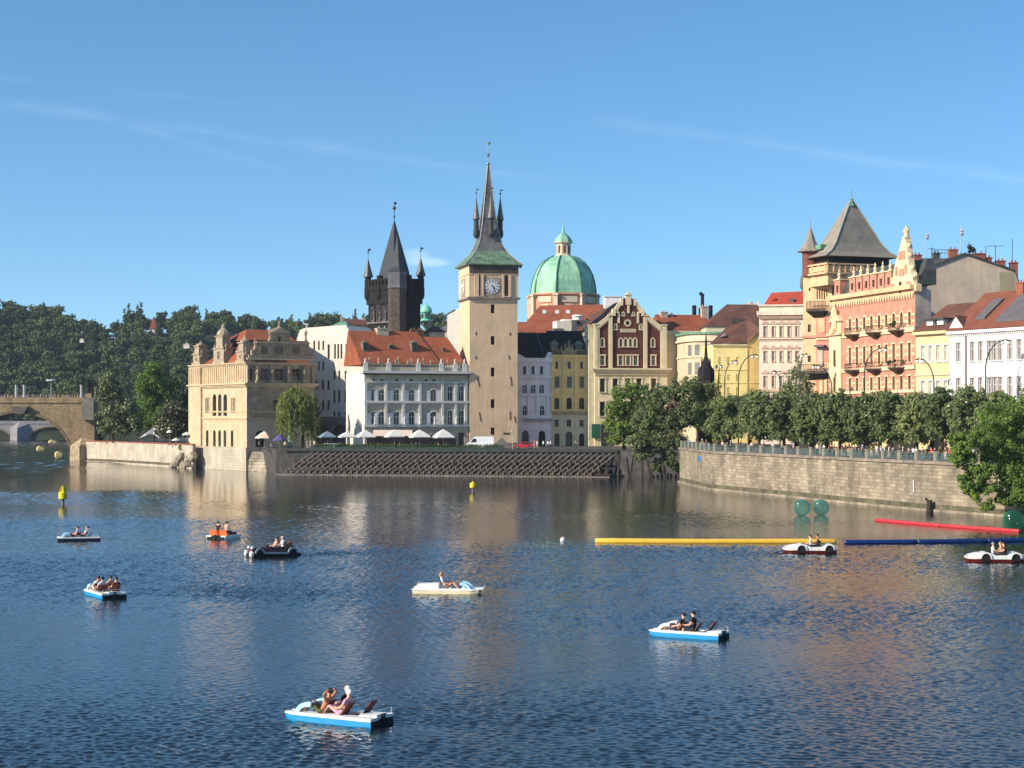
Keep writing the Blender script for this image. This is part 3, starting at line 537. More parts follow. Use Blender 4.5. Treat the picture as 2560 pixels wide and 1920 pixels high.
# --- water tower
TW = mat('warm peach render', (0.70, 0.505, 0.33, 1), .88, .05, .35, streaks=.10); SLT = mat('slate and lead', (0.15, 0.155, 0.15, 1), .55, .3, .9, spec=.4)
B = Bld('water_tower', 1174, 386, 13.5, ZI, label='tall peach water tower with a clock and a pointed green and grey spire', cat='tower')
F, Lf = B.front(), B.left(); W = F.u(1294); z = lambda p: F.z(p, 3); P = F.P; zk, ze = z(745), z(662)
ws = [F.hole(1232, 10, a, b) for a, b in ((761, 783), (840, 862), (919, 941), (998, 1020), (1069, 1087))]
mb = MB(); F.wall(mb, 0, W, ZI, zk, ws, .9); B.part(mb, 'south_wall', TW); F.windows(ws, DARKF, mat('dark shutter', (0.035, 0.028, 0.02, 1), .9, .1), rev=.9, style=0)
body(B, W, W, ZI, zk, TW)
F.bar('base_course', AR, -.1, W + .1, ZI, ZI + .9, -.12); F.bar('plaque', mat('bronze plaque', (.05, .035, .02, 1), .5), F.u(1258), F.u(1273), z(1085.5), z(1082), -.1)
for p, y0, y1, s_ in ((1190, 830, 838, 0), (1275, 830, 838, 0), (1190, 890, 898, 0), (1272, 888, 898, .2), (1193, 943, 966, .55), (1277, 941, 964, .2), (1198, 1031, 1053, .4), (1275, 1028, 1050, .1), (1286, 1041, 1057, .3)):
    mb = MB(); u = F.u(p); F.poly(mb, [(u - .12, z(y0)), (u + .12, z(y0)), (u + .12 + s_, z(y1)), (u - .12 + s_, z(y1))], -.06, .02); B.part(mb, 'wall_anchor', mat('rusty iron', (.14, .07, .045, 1), .8, .3))
e = .12; mb = MB(); F.box(mb, -e, W + e, zk, ze, -e, W + e); CLK = B.part(mb, 'clock_storey', TW)
for zz, h, pr, mm in ((zk, .45, .5, AR), (ze - 2.0, .35, .25, TW)):
    mb = MB(); F.box(mb, -pr, W + pr, zz - h / 2, zz + h / 2, -pr, W + pr); B.part(mb, 'cornice', mm)
mb = MB()
for i in range(26): u = W * (i + .5) / 26; F.box(mb, u - .1, u + .1, ze - 1.8, ze - .3, -e - .28, -e)
mb2 = MB(); F.box(mb2, -e - .02, W + e + .02, ze - 1.82, ze, -e - .14, -e - .003); B.part(mb2, 'painted_frieze', mat('dark frieze', (.14, .11, .085, 1), .9, .3, 1.5)); B.part(mb, 'brackets', mat('dark frieze', None))
for a, b in ((1190, 1196), (1204, 1208), (1255, 1259), (1272, 1277)): F.bar('pilaster', TW, F.u(a), F.u(b), zk + .25, ze - 2.1, -e - .3, -e + .01)
for a, b in ((1188, 1201), (1260, 1272)): F.window((F.u(a), F.u(b), zk + .4, z(684), 1), TW, mat('dark louvre', (.10, .06, .04, 1), .9), rev=-e - .03, style=0, sur=TW, proud=e + .15)
def clock(Fc, u, zc_, r, d0):
    mb = MB(); Fc.box(mb, u - r * 1.25, u + r * 1.25, zc_ - r * 1.25, zc_ + r * 1.25, d0 - .12, d0 + .05); cf = B.part(mb, 'clock', mat('clock panel', (.35, .27, .2, 1), .8, .15))
    mb = MB(); n = 32; mb.hexa([Fc.P(u + r * math.cos(2 * math.pi * k / n), zc_ + r * math.sin(2 * math.pi * k / n), d0 - .22) for k in range(n)], [Fc.P(u + r * math.cos(2 * math.pi * k / n), zc_ + r * math.sin(2 * math.pi * k / n), d0 - .12) for k in range(n)])
    B.part(mb, 'clock_face', mat('clock face white', (.62, .62, .62, 1), .6, .05), cf)
    mb = MB()
    for k in range(12):
        t = math.pi * k / 6; q = lambda rr, dt: (u + rr * math.sin(t + dt), zc_ + rr * math.cos(t + dt))
        Fc.poly(mb, [q(r * .62, -.05), q(r * .62, .05), q(r * .95, .075), q(r * .95, -.075)], d0 - .25, d0 - .222)
    B.part(mb, 'numerals', mat('blue black enamel', (.03, .04, .07, 1), .5), cf)
    mb = MB()
    for t, ln, wd in ((R(245 - 180 + 65), .55, .09), (R(160), .85, .06)):
        s_, c_ = math.sin(t), math.cos(t); Fc.poly(mb, [(u - wd * c_ - .2 * r * s_, zc_ + wd * s_ - .2 * r * c_), (u + wd * c_ - .2 * r * s_, zc_ - wd * s_ - .2 * r * c_), (u + wd * .5 * c_ + ln * r * s_, zc_ - wd * .5 * s_ + ln * r * c_), (u - wd * .5 * c_ + ln * r * s_, zc_ + wd * .5 * s_ + ln * r * c_)], d0 - .3, d0 - .255)
    B.part(mb, 'clock_hands', mat('black hands', (.015, .015, .015, 1), .5), cf)
clock(F, F.u(1230.8), z(716), 1.6, -e); clock(Lf, W * .55, z(716), 1.6, -e)
cx = W / 2; h = lambda px: px / 11.25
def sq(hw, zz): return [P(cx - hw, zz, cx - hw), P(cx + hw, zz, cx - hw), P(cx + hw, zz, cx + hw), P(cx - hw, zz, cx + hw)]
prof = [(6.35, ze), (6.35, ze + .25), (5.4, z(650)), (4.3, z(637)), (3.45, z(625)), (2.8, z(611)), (2.35, z(597)), (2.1, z(583)), (1.75, z(560)), (1.4, z(530)), (.95, z(485)), (.5, z(440)), (.16, z(404))]
mb = MB()
for i, ((a, za), (b, zb)) in enumerate(zip(prof, prof[1:])):
    mb.mi = 1 if za < z(628) else 0; ra, rb = sq(a, za), sq(b, zb)
    for k in range(4): mb.face([ra[k], ra[(k + 1) % 4], rb[(k + 1) % 4], rb[k]])
mb.face(sq(6.35, ze - .003)); SPI = B.part(mb, 'spire', [SLT, mat('mottled green copper', c(108, 140, 112), .55, .25, .8, dark=c(84, 92, 80), streaks=.4)])
mb = MB()
for sx, sy in ((1, 1), (1, -1), (-1, 1), (-1, -1)): mb.tube([P(cx + sx * (a + .03), zz, cx + sy * (a + .03)) for a, zz in prof[1:]], .09, 5)
B.part(mb, 'hip_ridges', mat('lead flashing', (.32, .34, .31, 1), .45, .15, spec=.6), SPI)
for dx, dy in ((0, -1), (1, 0), (-1, 0), (0, 1)):
    q = P(cx + dx * 2.75, 0, cx + dy * 2.75); mb = MB(); mb.lathe(q[0], q[1], [(.3, z(590)), (.62, z(584)), (.68, z(582)), (.68, z(570)), (.56, z(568)), (.56, z(545)), (.72, z(543)), (.72, z(541))], 8, R(22.5)); T = B.part(mb, 'turret', mat('dark timber turret', (.05, .05, .055, 1), .7, .2), SPI)
    mb = MB(); mb.lathe(q[0], q[1], [(.82, z(541)), (.6, z(528)), (.3, z(504)), (.06, z(484))], 8, R(22.5)); mb.tube([(q[0], q[1], z(485)), (q[0], q[1], z(464))], .05, 5); mb.ball((q[0], q[1], z(475)), .24, 8, 6)
    mb.face([(q[0], q[1] , z(468)), (q[0] + .7, q[1] + .05, z(467)), (q[0] + .7, q[1] + .05, z(465)), (q[0], q[1], z(464))]); o = B.part(mb, 'turret_spire', SLT); o.parent = SPI
    for k in range(4):
        a = R(45 + 90 * k); mb = MB(); mb.box(q[0] + .52 * math.cos(a) - .12, q[0] + .52 * math.cos(a) + .12, q[1] + .52 * math.sin(a) - .12, q[1] + .52 * math.sin(a) + .12, z(566), z(547)); 
mb = MB(); q = P(cx, 0, cx); mb.ball((q[0], q[1], z(400)), .42, 10, 8); mb.tube([(q[0], q[1], z(404)), (q[0], q[1], z(343))], .07, 5); mb.ball((q[0], q[1], z(378)), .36, 8, 6, 1, 1, 1.3)
mb.face([(q[0], q[1], z(352)), (q[0] + .5, q[1], z(351)), (q[0] + .55, q[1], z(345)), (q[0], q[1], z(343))]); B.part(mb, 'weather_vane', mat('tarnished brass', (.22, .25, .22, 1), .4, .1, metal=.5), SPI)
for p in (1192, 1268):
    u = F.u(p); mb = MB(); F.box(mb, u - .45, u + .45, z(650), z(644), 0.2, 1.4); o = B.part(mb, 'roof_hatch', SLT); o.parent = SPI
mb = MB(); F.box(mb, W + e + .3, W + e + .42, z(668), z(655), -.5, .1); mb.lathe(*P(W + .6, 0, -.2)[:2], [(.35, z(668)), (.4, z(663)), (.35, z(661))], 8); B.part(mb, 'gargoyle', SLT)
# --- narrow white house behind the tower
B = Bld('white_gable_house', 1118, 425, -8, ZI, label='narrow plain white gable rising between the red roofed hall and the water tower', cat='house')
F = B.front(); z = lambda p: F.z(p, 1); W = F.u(1150); mb = MB(); F.poly(mb, [(0, ZI), (W, ZI), (W, z(770)), (F.u(1136), z(775)), (0, z(786))], 0, 8); B.part(mb, 'wall', WHT)
mb = MB(); F.poly(mb, [(-.2, z(786)), (F.u(1136), z(775)), (F.u(1136), z(773)), (-.2, z(784))], -.2, 8.2); B.part(mb, 'roof', mat('grey sheet roof', (.25, .25, .25, 1), .6))
# --- gothic bridge tower
GTH = rows_mat('blackened sandstone', (0.024, 0.021, 0.019, 1), (0.016, 0.014, 0.014, 1), (0.012, 0.011, 0.01, 1), .9, .5, axis='xy', bump=.06, stain=.5)
GTL = mat('patchy brown sandstone', (0.10, 0.076, 0.056, 1), .9, .3, 1.4, dark=(.03, .024, .02)); GSL = mat('dark slate spire', (0.045, 0.045, 0.047, 1), .5, .25, 1.2, spec=.5)
B = Bld('gothic_bridge_tower', 982, 462, 38, 10.0, label='blackened gothic bridge tower with a steep slate roof and corner pinnacles', cat='tower')
F, Lf = B.front(), B.left(); z = lambda p: F.z(p, 0); W, DP = F.u(1051), Lf.u(921); P = F.P
mb = MB(); F.box(mb, 0, W, 10, z(757), 0, DP); B.part(mb, 'shaft', GTH)
mb = MB(); F.box(mb, -.4, W + .4, z(757), z(722), -.4, DP + .4); B.part(mb, 'upper_stage', GTH)
mb = MB(); F.box(mb, -.7, W + .7, z(722), z(718), -.7, DP + .7)
for i in range(9):
    for fc, n_ in ((F, W), (Lf, DP)): u = -.3 + (n_ + .6) * i / 8; fc.box(mb, u - .4, u + .4, z(718), z(698), -.75, -.5)
F.box(mb, -.7, W + .7, z(718), z(710), -.7, -.4); Lf.box(mb, -.4, DP + .7, z(718), z(710), -.7, -.4); F.box(mb, -.75, W + .75, z(698), z(694), -.75, DP + .75); B.part(mb, 'battlements', GTH)
mb = MB(); F.box(mb, -.35, W + .35, z(718), z(697), -.35, DP + .35); B.part(mb, 'gallery', GTH)
for fc, n_ in ((Lf, DP),):
    for k, (a, b) in enumerate(((.08, .2), (.3, .42), (.52, .64), (.76, .88))):
        fc.window((n_ * a, n_ * b, z(800), z(765) if k % 2 else z(740), 1), mat('grey tracery', (.16, .14, .13, 1), .9, .2), mat('black niche', (.012, .011, .012, 1), .9), rev=-.14 if k % 2 == 0 else -.05, style=1, sur=GTL, name='tracery_window')
    fc.bar('string_course', mat('grey tracery', None), -.1, n_ + .1, z(806), z(802), -.5)
    for u in (n_ * .25, n_ * .48, n_ * .72):
        mb = MB(); q = fc.P(u, 0, -.3); statue_mb(mb, q[0], q[1], z(800), 3.0, .4); B.part(mb, 'statue', mat('grey tracery', None))
for k, a in enumerate((.55, .25)): F.window((W * a, W * a + .9, z(770) - k, z(757) - k, 0), GTH, mat('black niche', None), rev=-.06, style=0)
mb = MB(); q = P(1.2, 0, -1.0); s_ = 2.45; tx, ty = q[0] - .2, q[1] + .4   # stair turret on the near corner
mb.lathe(tx, ty, [(s_, 10), (s_, z(722))], 6, R(10)); ST = B.part(mb, 'stair_turret', GTL)
mb = MB(); mb.lathe(tx, ty, [(s_ + .1, z(722)), (s_ + .25, z(720)), (s_ + .1, z(714)), (s_ + .1, z(681)), (s_ + .3, z(679))], 6, R(10)); B.part(mb, 'lantern', mat('lead cladding', (.10, .105, .11, 1), .5, .2), ST)
mb = MB(); mb.lathe(tx, ty, [(s_ + .3, z(679)), (s_ * .75, z(668)), (s_ * .5, z(648)), (.05, z(588))], 6, R(10)); mb.tube([(tx, ty, z(590)), (tx, ty, z(578))], .08, 5); B.part(mb, 'turret_roof', GSL, ST)
mb = MB(); wq = lambda f: [P(W / 2 - (W / 2 + .3) * f, 0, DP / 2 - (DP / 2 + .3) * f), P(W / 2 + (W / 2 + .3) * f, 0, DP / 2 - (DP / 2 + .3) * f), P(W / 2 + (W / 2 + .3) * f, 0, DP / 2 + (DP / 2 + .3) * f), P(W / 2 - (W / 2 + .3) * f, 0, DP / 2 + (DP / 2 + .3) * f)]
pr = [(.60, z(697)), (.53, z(672)), (.02, z(545))]
for (fa, za), (fb, zb) in zip(pr, pr[1:]):
    A, B_ = wq(fa), wq(fb)
    for k in range(4): mb.face([(*A[k][:2], za), (*A[(k + 1) % 4][:2], za), (*B_[(k + 1) % 4][:2], zb), (*B_[k][:2], zb)])
mb.face([(*q_[:2], z(545)) for q_ in wq(.02)]); MR = B.part(mb, 'main_roof', GSL)
q = P(W / 2, 0, DP / 2); mb = MB(); mb.tube([(q[0], q[1], z(546)), (q[0], q[1], z(496))], .1, 5); mb.ball((q[0], q[1], z(512)), .5, 8, 6); mb.ball((q[0], q[1], z(534)), .3, 8, 6); mb.face([(q[0], q[1], z(503)), (q[0] + .8, q[1], z(502)), (q[0] + .8, q[1], z(497)), (q[0], q[1], z(496))]); B.part(mb, 'weather_vane', IRON, MR)
for u, d in ((-.05, DP + .05), (W + .05, -.05), (W + .05, DP + .05), (-.2, DP * .5), (W * .55, -.3)):
    q = P(u, 0, d); mb = MB(); mb.lathe(q[0], q[1], [(.7, z(745)), (1.05, z(737)), (1.05, z(716)), (.85, z(714)), (.85, z(688)), (1.0, z(686))], 8); PN = B.part(mb, 'pinnacle', GTH)
    if u in (W * .55,) or d == DP * .5: continue
    mb = MB(); mb.lathe(q[0], q[1], [(1.4, z(686)), (.85, z(668)), (.05, z(638))], 8); mb.tube([(q[0], q[1], z(644)), (q[0], q[1], z(614))], .05, 5); mb.ball((q[0], q[1], z(622)), .28, 8, 6); mb.face([(q[0], q[1], z(619)), (q[0] + .9, q[1], z(618)), (q[0] + .9, q[1], z(614)), (q[0], q[1], z(613))]); B.part(mb, 'pinnacle_roof', GSL, PN)
# --- small mint green cupola
B = Bld('green_cupola', 1065, 520, 0, 20, label='small mint green domed cupola right of the black gothic tower', cat='cupola')
MINT = mat('mint copper', c(132, 205, 178), .5, .08)
z = lambda p: Z(p, 520); mb = MB(); mb.lathe(0, 0, [(1.9, z(802)), (1.9, z(800)), (1.45, z(799)), (1.4, z(782)), (1.9, z(781)), (2.0, z(779))], 8, R(22)); B.part(mb, 'drum', MINT)
mb = MB(); mb.lathe(0, 0, [(1.75, z(779)), (1.7, z(774)), (1.3, z(768)), (.7, z(764)), (.25, z(762)), (.1, z(755))], 14); mb.tube([(0, 0, z(756)), (0, 0, z(748))], .06, 5); B.part(mb, 'dome', MINT, smooth=False)
for k in range(8):
    a = R(270 + 45 * k); mb = MB(); mb.box(1.36 * math.cos(a) - .3, 1.36 * math.cos(a) + .3, 1.36 * math.sin(a) - .3, 1.36 * math.sin(a) + .3, z(796), z(784)) if k in (0, 1, 7) else None
    if mb.v: B.part(mb, 'opening', mat('cupola opening', (.06, .12, .1, 1), .8))
# --- roofscape between the hall and the tower
def simple_house(name, label, px0, px1, Y, t, ye, yr, wallm, roofm, dep=10, z0=ZI, in0=1.5, in1=1.5, cat='house', chim=(), wins=(), ywall=None):
    B = Bld(name, px0, Y, t, z0, label=label, cat=cat); F = B.front(); W = F.u(px1); z = lambda p: F.z(p, W / 2)
    mb = MB(); F.wall(mb, 0, W, z0, z(ye), list(wins and [F.hole(*h) for h in wins]), .3); B.part(mb, 'facade', wallm); body(B, W, dep, z0, z(ye), wallm)
    F.windows([F.hole(*h) for h in wins], WHITE, GL, rev=.3)
    mb = MB(); hip(mb, F, 0, W, z(ye) + .02, z(yr), 0, dep, in0, in1); RF = B.part(mb, 'roof', roofm)
    for p, yt, w_ in chim: chimney(F, F.u(p), dep * .45, z(yr) - 2.5, z(yt), w_, mat('buff chimney', (.5, .4, .32, 1), .9, .15), None, RF)
    return B, F, RF
simple_house('brown_roof_house', 'low brown roofed house with chimneys left of the black gothic tower', 850, 925, 470, 10, 812, 795, CAF, BROWNTILE, chim=((862, 800, 1.2), (875, 803, .9), (884, 801, 1.2), (905, 801, 1.0), (913, 799, .9), (858, 793, .7)))
simple_house('grey_red_roof_house', 'small house with a dull red roof between the mint cupola and white gable', 1072, 1112, 470, 10, 829, 814, CAF, BROWNTILE, chim=((1078, 809, 1.2),))
simple_house('slate_roof_house', 'slate roofed house just left of the narrow white gable', 1096, 1119, 500, -20, 825, 806, CAF, SLT, chim=())
# ---------------------------------------------------------------- buildings, right half
# --- domed church
DOME = mat('verdigris dome copper', c(160, 205, 176), .6, .14, .25, dark=c(112, 166, 136), streaks=.38)
PINK = mat('salmon church render', c(214, 150, 120), .85, .08); CRM = mat('cream stone', (.62, .52, .38, 1), .85, .07)
B = Bld('domed_church', 1408, 485, 0, ZI, label='church with a large pale green copper dome and small lantern behind the red roofs', cat='church')
z = lambda p: Z(p, 485); k = FPX / 485; r8 = R(22.5 + 9)
mb = MB(); mb.lathe(0, 0, [(9.4, ZI), (9.4, z(742)), (10.1, z(741)), (10.1, z(737))], 8, r8); B.part(mb, 'drum', PINK)
for q in range(8):
    a = r8 + math.pi / 4 * q
    mb = MB(); cx_, cy_ = 9.55 * math.cos(a), 9.55 * math.sin(a); mb.lathe(cx_, cy_, [(.75, z(800)), (.75, z(746)), (1.1, z(744)), (1.1, z(739))], 4, a + R(45)); B.part(mb, 'buttress', CRM)
    a2 = a + math.pi / 8; nx, ny = math.cos(a2), math.sin(a2); tx_, ty_ = -ny, nx; d_ = 8.75
    mb = MB(); pq = lambda u, dd: (nx * (d_ + dd) + tx_ * u, ny * (d_ + dd) + ty_ * u)
    for u0, u1, y0, y1, dd in ((-2.2, 2.2, 760, 745, .25), (-1.2, 1.2, 790, 764, .12)):
        mb.hexa([(*pq(u0, -.3), z(y0)), (*pq(u1, -.3), z(y0)), (*pq(u1, dd), z(y0)), (*pq(u0, dd), z(y0))], [(*pq(u0, -.3), z(y1)), (*pq(u1, -.3), z(y1)), (*pq(u1, dd), z(y1)), (*pq(u0, dd), z(y1))])
    B.part(mb, 'panel', CRM)
dp = [(83, 737), (82.5, 725), (80, 708), (75, 690), (66, 672), (54, 657), (40, 647), (27, 641)]
mb = MB(); mb.lathe(0, 0, [(a / k, z(b)) for a, b in dp], 8, r8); B.part(mb, 'dome', DOME)
for q in range(8):
    a = r8 + math.pi / 4 * q; mb = MB(); mb.tube([((x_ / k + .02) * math.cos(a), (x_ / k + .02) * math.sin(a), z(y_)) for x_, y_ in dp], .24, 5); B.part(mb, 'rib', mat('dark copper rib', c(70, 110, 92), .6, .2))
mb = MB(); mb.lathe(0, 0, [(2.7, z(643)), (2.5, z(640)), (2.1, z(638)), (2.1, z(609)), (2.7, z(608)), (2.7, z(606))], 8, r8); LN = B.part(mb, 'lantern', CRM)
for q in range(8):
    a = r8 + math.pi / 8 + math.pi / 4 * q; mb = MB(); nx, ny = math.cos(a), math.sin(a); b_ = [(nx * 1.99 - ny * u, ny * 1.99 + nx * u) for u in (-.35, .35)] + [(nx * 1.6 - ny * u, ny * 1.6 + nx * u) for u in (.35, -.35)]
    mb.hexa([(*p_, z(634)) for p_ in b_], [(*p_, z(615)) for p_ in b_]); B.part(mb, 'lantern_window', mat('lantern opening', (.16, .07, .05, 1), .9), LN)
mb = MB(); mb.lathe(0, 0, [(2.6, z(606)), (2.4, z(600)), (1.9, z(593)), (1.0, z(586)), (.5, z(582)), (.35, z(576)), (.3, z(571)), (.05, z(563))], 8, r8); mb.tube([(0, 0, z(566)), (0, 0, z(552))], .07, 5); mb.box(-.5, .5, -.05, .05, z(557), z(556)); B.part(mb, 'lantern_dome', DOME)
# --- big red roofs below the dome
def roof_house(name, label, eave, ridge, Y, dY, wallm, roofm, ybase=1000, cat='house', z0=ZI, over=None, extra=None):
    """house given by its front eaves line and ridge line (rows at left and right)"""
    (ax, ay, bx, by), (cx_, cy_, dx, dy) = eave, ridge; B = Bld(name, ax, Y, 0, z0, label=label, cat=cat); x0 = X(ax, Y)
    g = lambda px, py, YY: (X(px, YY) - x0, YY - Y, Z(py, YY)); a, b = g(ax, ay, Y), g(bx, by, Y); r0, r1 = g(cx_, cy_, Y + dY), g(dx, dy, Y + dY)
    a2, b2 = (a[0], 2 * dY, a[2]), (b[0], 2 * dY, b[2])
    mb = MB()
    for p, q in ((a, b), (b, b2), (b2, a2), (a2, a)): mb.face([(p[0], p[1], z0), (q[0], q[1], z0), (q[0], q[1], q[2]), (p[0], p[1], p[2])])
    B.part(mb, 'walls', wallm)
    up = lambda p, e=.12: (p[0], p[1], p[2] + e); mb = MB(); mb.face([up(a), up(b), up(r1), up(r0)]); mb.face([up(b2), up(a2), up(r0), up(r1)]); mb.face([up(b), up(b2), up(r1)]); mb.face([up(a2), up(a), up(r0)])
    mb.hexa([(a[0] - .3, -.35, a[2] - .15), (b[0] + .3, -.35, b[2] - .15), (b2[0] + .3, 2 * dY + .3, b2[2] - .15), (a2[0] - .3, 2 * dY + .3, a2[2] - .15)], [(a[0] - .3, -.35, a[2] + .1), (b[0] + .3, -.35, b[2] + .1), (b2[0] + .3, 2 * dY + .3, b2[2] + .1), (a2[0] - .3, 2 * dY + .3, a2[2] + .1)])
    RF = B.part(mb, 'roof', roofm); B.RF = RF; B.g = g; B.pl = (a, b, r0, r1); return B
def on_roof(B, px, py):
    """local point of the front roof slope seen at a pixel"""
    a, b, r0, r1 = [Vector(q) for q in B.pl]; n = (b - a).cross(r0 - a); o = Vector((-X(0, 0) - B.x, -B.y, EYE)); d = Vector(((px - 1280) / FPX, 1, (HOR - py) / FPX))
    return o + d * ((a - o).dot(n) / d.dot(n))
def rooflight(B, px, py, w_=1.0, h=.9, m=None):
    q = on_roof(B, px, py); mb = MB(); a, b, r0, r1 = [Vector(v) for v in B.pl]; up = (r0 - a); up.x = 0; up.normalize(); n = Vector((0, -up.z, up.y))
    P4 = [q + Vector((s * w_ / 2, 0, 0)) + up * t * h for s, t in ((-1, -1), (1, -1), (1, 1), (-1, 1))]; mb.hexa([p_ + n * -.1 for p_ in P4], [p_ + n * .32 for p_ in P4]); B.part(mb, 'rooflight', m or mat('pale rooflight', (.6, .62, .6, 1), .3), B.RF)
B = roof_house('red_roof_hall', 'broad hipped red roof with three small pale rooflights below the green dome', (1294, 832, 1500, 832), (1350, 765, 1520, 762), 440, 12, CRM, REDTILE)
for p in (1361, 1393, 1420): rooflight(B, p, 782)
roof_house('red_lean_roof_house', 'red roofed low house wedged between the water tower and the broad hipped roof', (1283, 829, 1334, 829), (1296, 806, 1318, 806), 425, 7, CRM, REDTILE)
roof_house('second_red_roof_house', 'dull red roof in front of the hipped roof under the dome', (1336, 832, 1420, 832), (1345, 806, 1405, 803), 425, 7, CRM, REDTILE)
B = roof_house('long_dark_ridge_house', 'long brown roof with a dark ridge rising from left to the gabled brick house', (1440, 832, 1540, 790), (1470, 793, 1545, 752), 415, 6, CRM, BROWNTILE)
B = Bld('roof_terrace_house', 1392, 417, 10, 20, label='small white and slate rooftop storeys with a round white vent below the dome', cat='house'); F = B.front(); z = lambda p: F.z(p, 3)
mb = MB(); F.box(mb, 0, F.u(1430), 20, z(802), 0, 5); F.box(mb, F.u(1412), F.u(1450), 20, z(797), 1, 6); B.part(mb, 'white_walls', WHT)
mb = MB(); F.box(mb, F.u(1428), F.u(1475), 20, z(800), -1, 4); F.box(mb, F.u(1380), F.u(1405), 20, z(822), -2, 0); B.part(mb, 'slate_storey', SLT)
mb = MB(); q = F.P(F.u(1446), 0, 1); mb.lathe(q[0], q[1], [(1.2, z(802)), (1.2, z(793)), (1.5, z(790)), (1.2, z(787)), (.9, z(786))], 12); B.part(mb, 'vent', WHITE)
F.window(F.hole(1443, 8, 803, 812, 0), DARKF, GL, rev=-1.1, style=0)
B = Bld('white_chimney_block', 1513, 420, 5, 30, label='flat topped lilac white chimney block left of the brick gable', cat='chimney'); F = B.front(); z = lambda p: F.z(p, 3)
mb = MB(); F.box(mb, 0, F.u(1555), 30, z(742), 0, 3); F.box(mb, -.3, F.u(1556), z(742), z(740), -.2, 3.2); B.part(mb, 'stack', mat('lilac white render', c(236, 228, 228), .85, .05))
# --- lilac house
LIL = mat('lilac white render', None); DSL = mat('black brown roof', (.022, .017, .018, 1), .8, .3, 1.2); YEL = mat('yellow ochre render', (.84, .60, .25, 1), .85, .06, .5, streaks=.12)
B = Bld('lilac_house', 1294, 396, 8, ZI, label='narrow lilac white house with arched windows beside the peach tower', cat='house')
F = B.front(); W = F.u(1378.5); z = lambda p: F.z(p, 3)
g1 = [F.hole(p, 8, 916, 936, 0) for p in (1311.5, 1332.5, 1353.5)]; g2 = [F.hole(p, 13, 962, 984, 1) for p in (1312, 1333, 1354.5)]; g3 = [F.hole(p, 12, 1014, 1040, 1) for p in (1312.5, 1355.5)]; g4 = [F.hole(p, 17, 1077, 1119, 1) for p in (1313.5, 1355)]
mb = MB(); F.wall(mb, 0, W, ZI, z(902), g1 + g2 + g3 + g4, .5); F.poly(mb, [(0, z(902)), (F.u(1317), z(902)), (F.u(1311), z(893)), (F.u(1300), z(886)), (0, z(885))], 0, .5); F.poly(mb, [(F.u(1350), z(902)), (W, z(902)), (W, z(880)), (F.u(1370), z(880)), (F.u(1364), z(893))], 0, .5); B.part(mb, 'facade', LIL); body(B, W, 12, ZI, z(902), LIL)
for h in g1 + g2 + g3: F.window(h, WHITE if h in g2 + g3 else DARKF, GL, sur=LIL, rev=.45, sw=.2, proud=.12)
for h in g4: F.window(h, DARKF, GL, rev=.5, style=0, name='archway')
for p, h, pr in ((905, .9, .45), (945, .5, .4), (990, .45, .4), (1046, .7, .35), (1075, .25, .2)): F.bar('cornice', LIL, -.05, W, z(p), z(p) + h, -pr)
F.bar('balcony', mat('grey stone balcony', (.33, .32, .36, 1), .9, .1), F.u(1314), W, z(1052), z(1046), -.9)
for p in (1296.5, 1322, 1343.5, 1370): F.bar('pilaster', LIL, F.u(p) - .25, F.u(p) + .25, z(1040), z(990), -.22)
mb = MB(); P = F.P; zr, ze = z(829), z(893); mb.hexa([P(-.2, ze, .6), P(F.u(1380), ze, .6), P(F.u(1380), ze, 12), P(-.2, ze, 12)], [P(-.2, zr, 6), P(F.u(1385), zr, 6), P(F.u(1385), zr, 8), P(-.2, zr, 8)]); B.part(mb, 'roof', DSL)
mb = MB(); mb.tube([P(F.u(1363), ze + .5, 1.1), P(F.u(1352), zr, 6)], .08, 5); B.part(mb, 'lightning_rod', SLT)
# --- yellow house with statues
B = Bld('yellow_pilaster_house', 1379, 397, 8, ZI, label='narrow yellow house with four pilasters, roof statues and two green dormers', cat='house')
F = B.front(); W = F.u(1476); z = lambda p: F.z(p, 4)
a1 = [F.hole(p, 7.5, 904, 922, 0) for p in (1392, 1423, 1454)]; a2 = [F.hole(p, 12, 941, 970, 0) for p in (1392.5, 1423.5, 1455)]; a3 = [F.hole(p, 13, 994, 1023, 1) for p in (1392, 1423, 1454.5)]; a4 = [F.hole(p, 11, 1049, 1067, 3) for p in (1391.5, 1422.5, 1454)]; a5 = [F.hole(p, w_, y, 1119, 1) for p, w_, y in ((1392.5, 13, 1083), (1422.5, 17, 1079), (1454.5, 13, 1083))]
CREAMY = mat('pale yellow stucco', (.62, .55, .36, 1), .85, .06)
mb = MB(); F.wall(mb, 0, W, z(1034), z(892), a1 + a2 + a3, .5); B.part(mb, 'upper_facade', YEL); mb = MB(); F.wall(mb, 0, W, ZI, z(1034) - .003, a4 + a5, .5); B.part(mb, 'ground_facade', CREAMY); body(B, W, 12, ZI, z(892), YEL)
for h in a1 + a2 + a3 + a4: F.window(h, mat('brown joinery', (.2, .12, .07, 1), .6) if h in a1 + a3 else GLW, GL if h not in a2 else mat('dim pane', (.12, .12, .14, 1), .2), sur=YEL if h not in a4 else CREAMY, rev=.42, sw=.18)
for h in a5: F.window(h, DARKF, GL, rev=.5, style=0, name='archway')
for p in (1381.5, 1409.5, 1440, 1472): F.bar('pilaster', YEL, F.u(p) - .32, F.u(p) + .32, z(1034), z(893), -.3)
for p, h, pr in ((893, .5, .5), (1034, .5, .6), (929, .25, .12), (985, .25, .12)): F.bar('cornice', YEL if p < 1000 else MUSD, 0, W, z(p), z(p) + h, -pr)
GST = mat('grey brown stone', (.30, .24, .15, 1), .9, .2, 1.5)
mb = MB(); F.box(mb, 0, W, z(889), z(886), 0, .5); F.box(mb, 0, W, z(876), z(874), -.1, .6)
for i in range(22): u = W * (i + .5) / 22; F.box(mb, u - .1, u + .1, z(886), z(876), .1, .4)
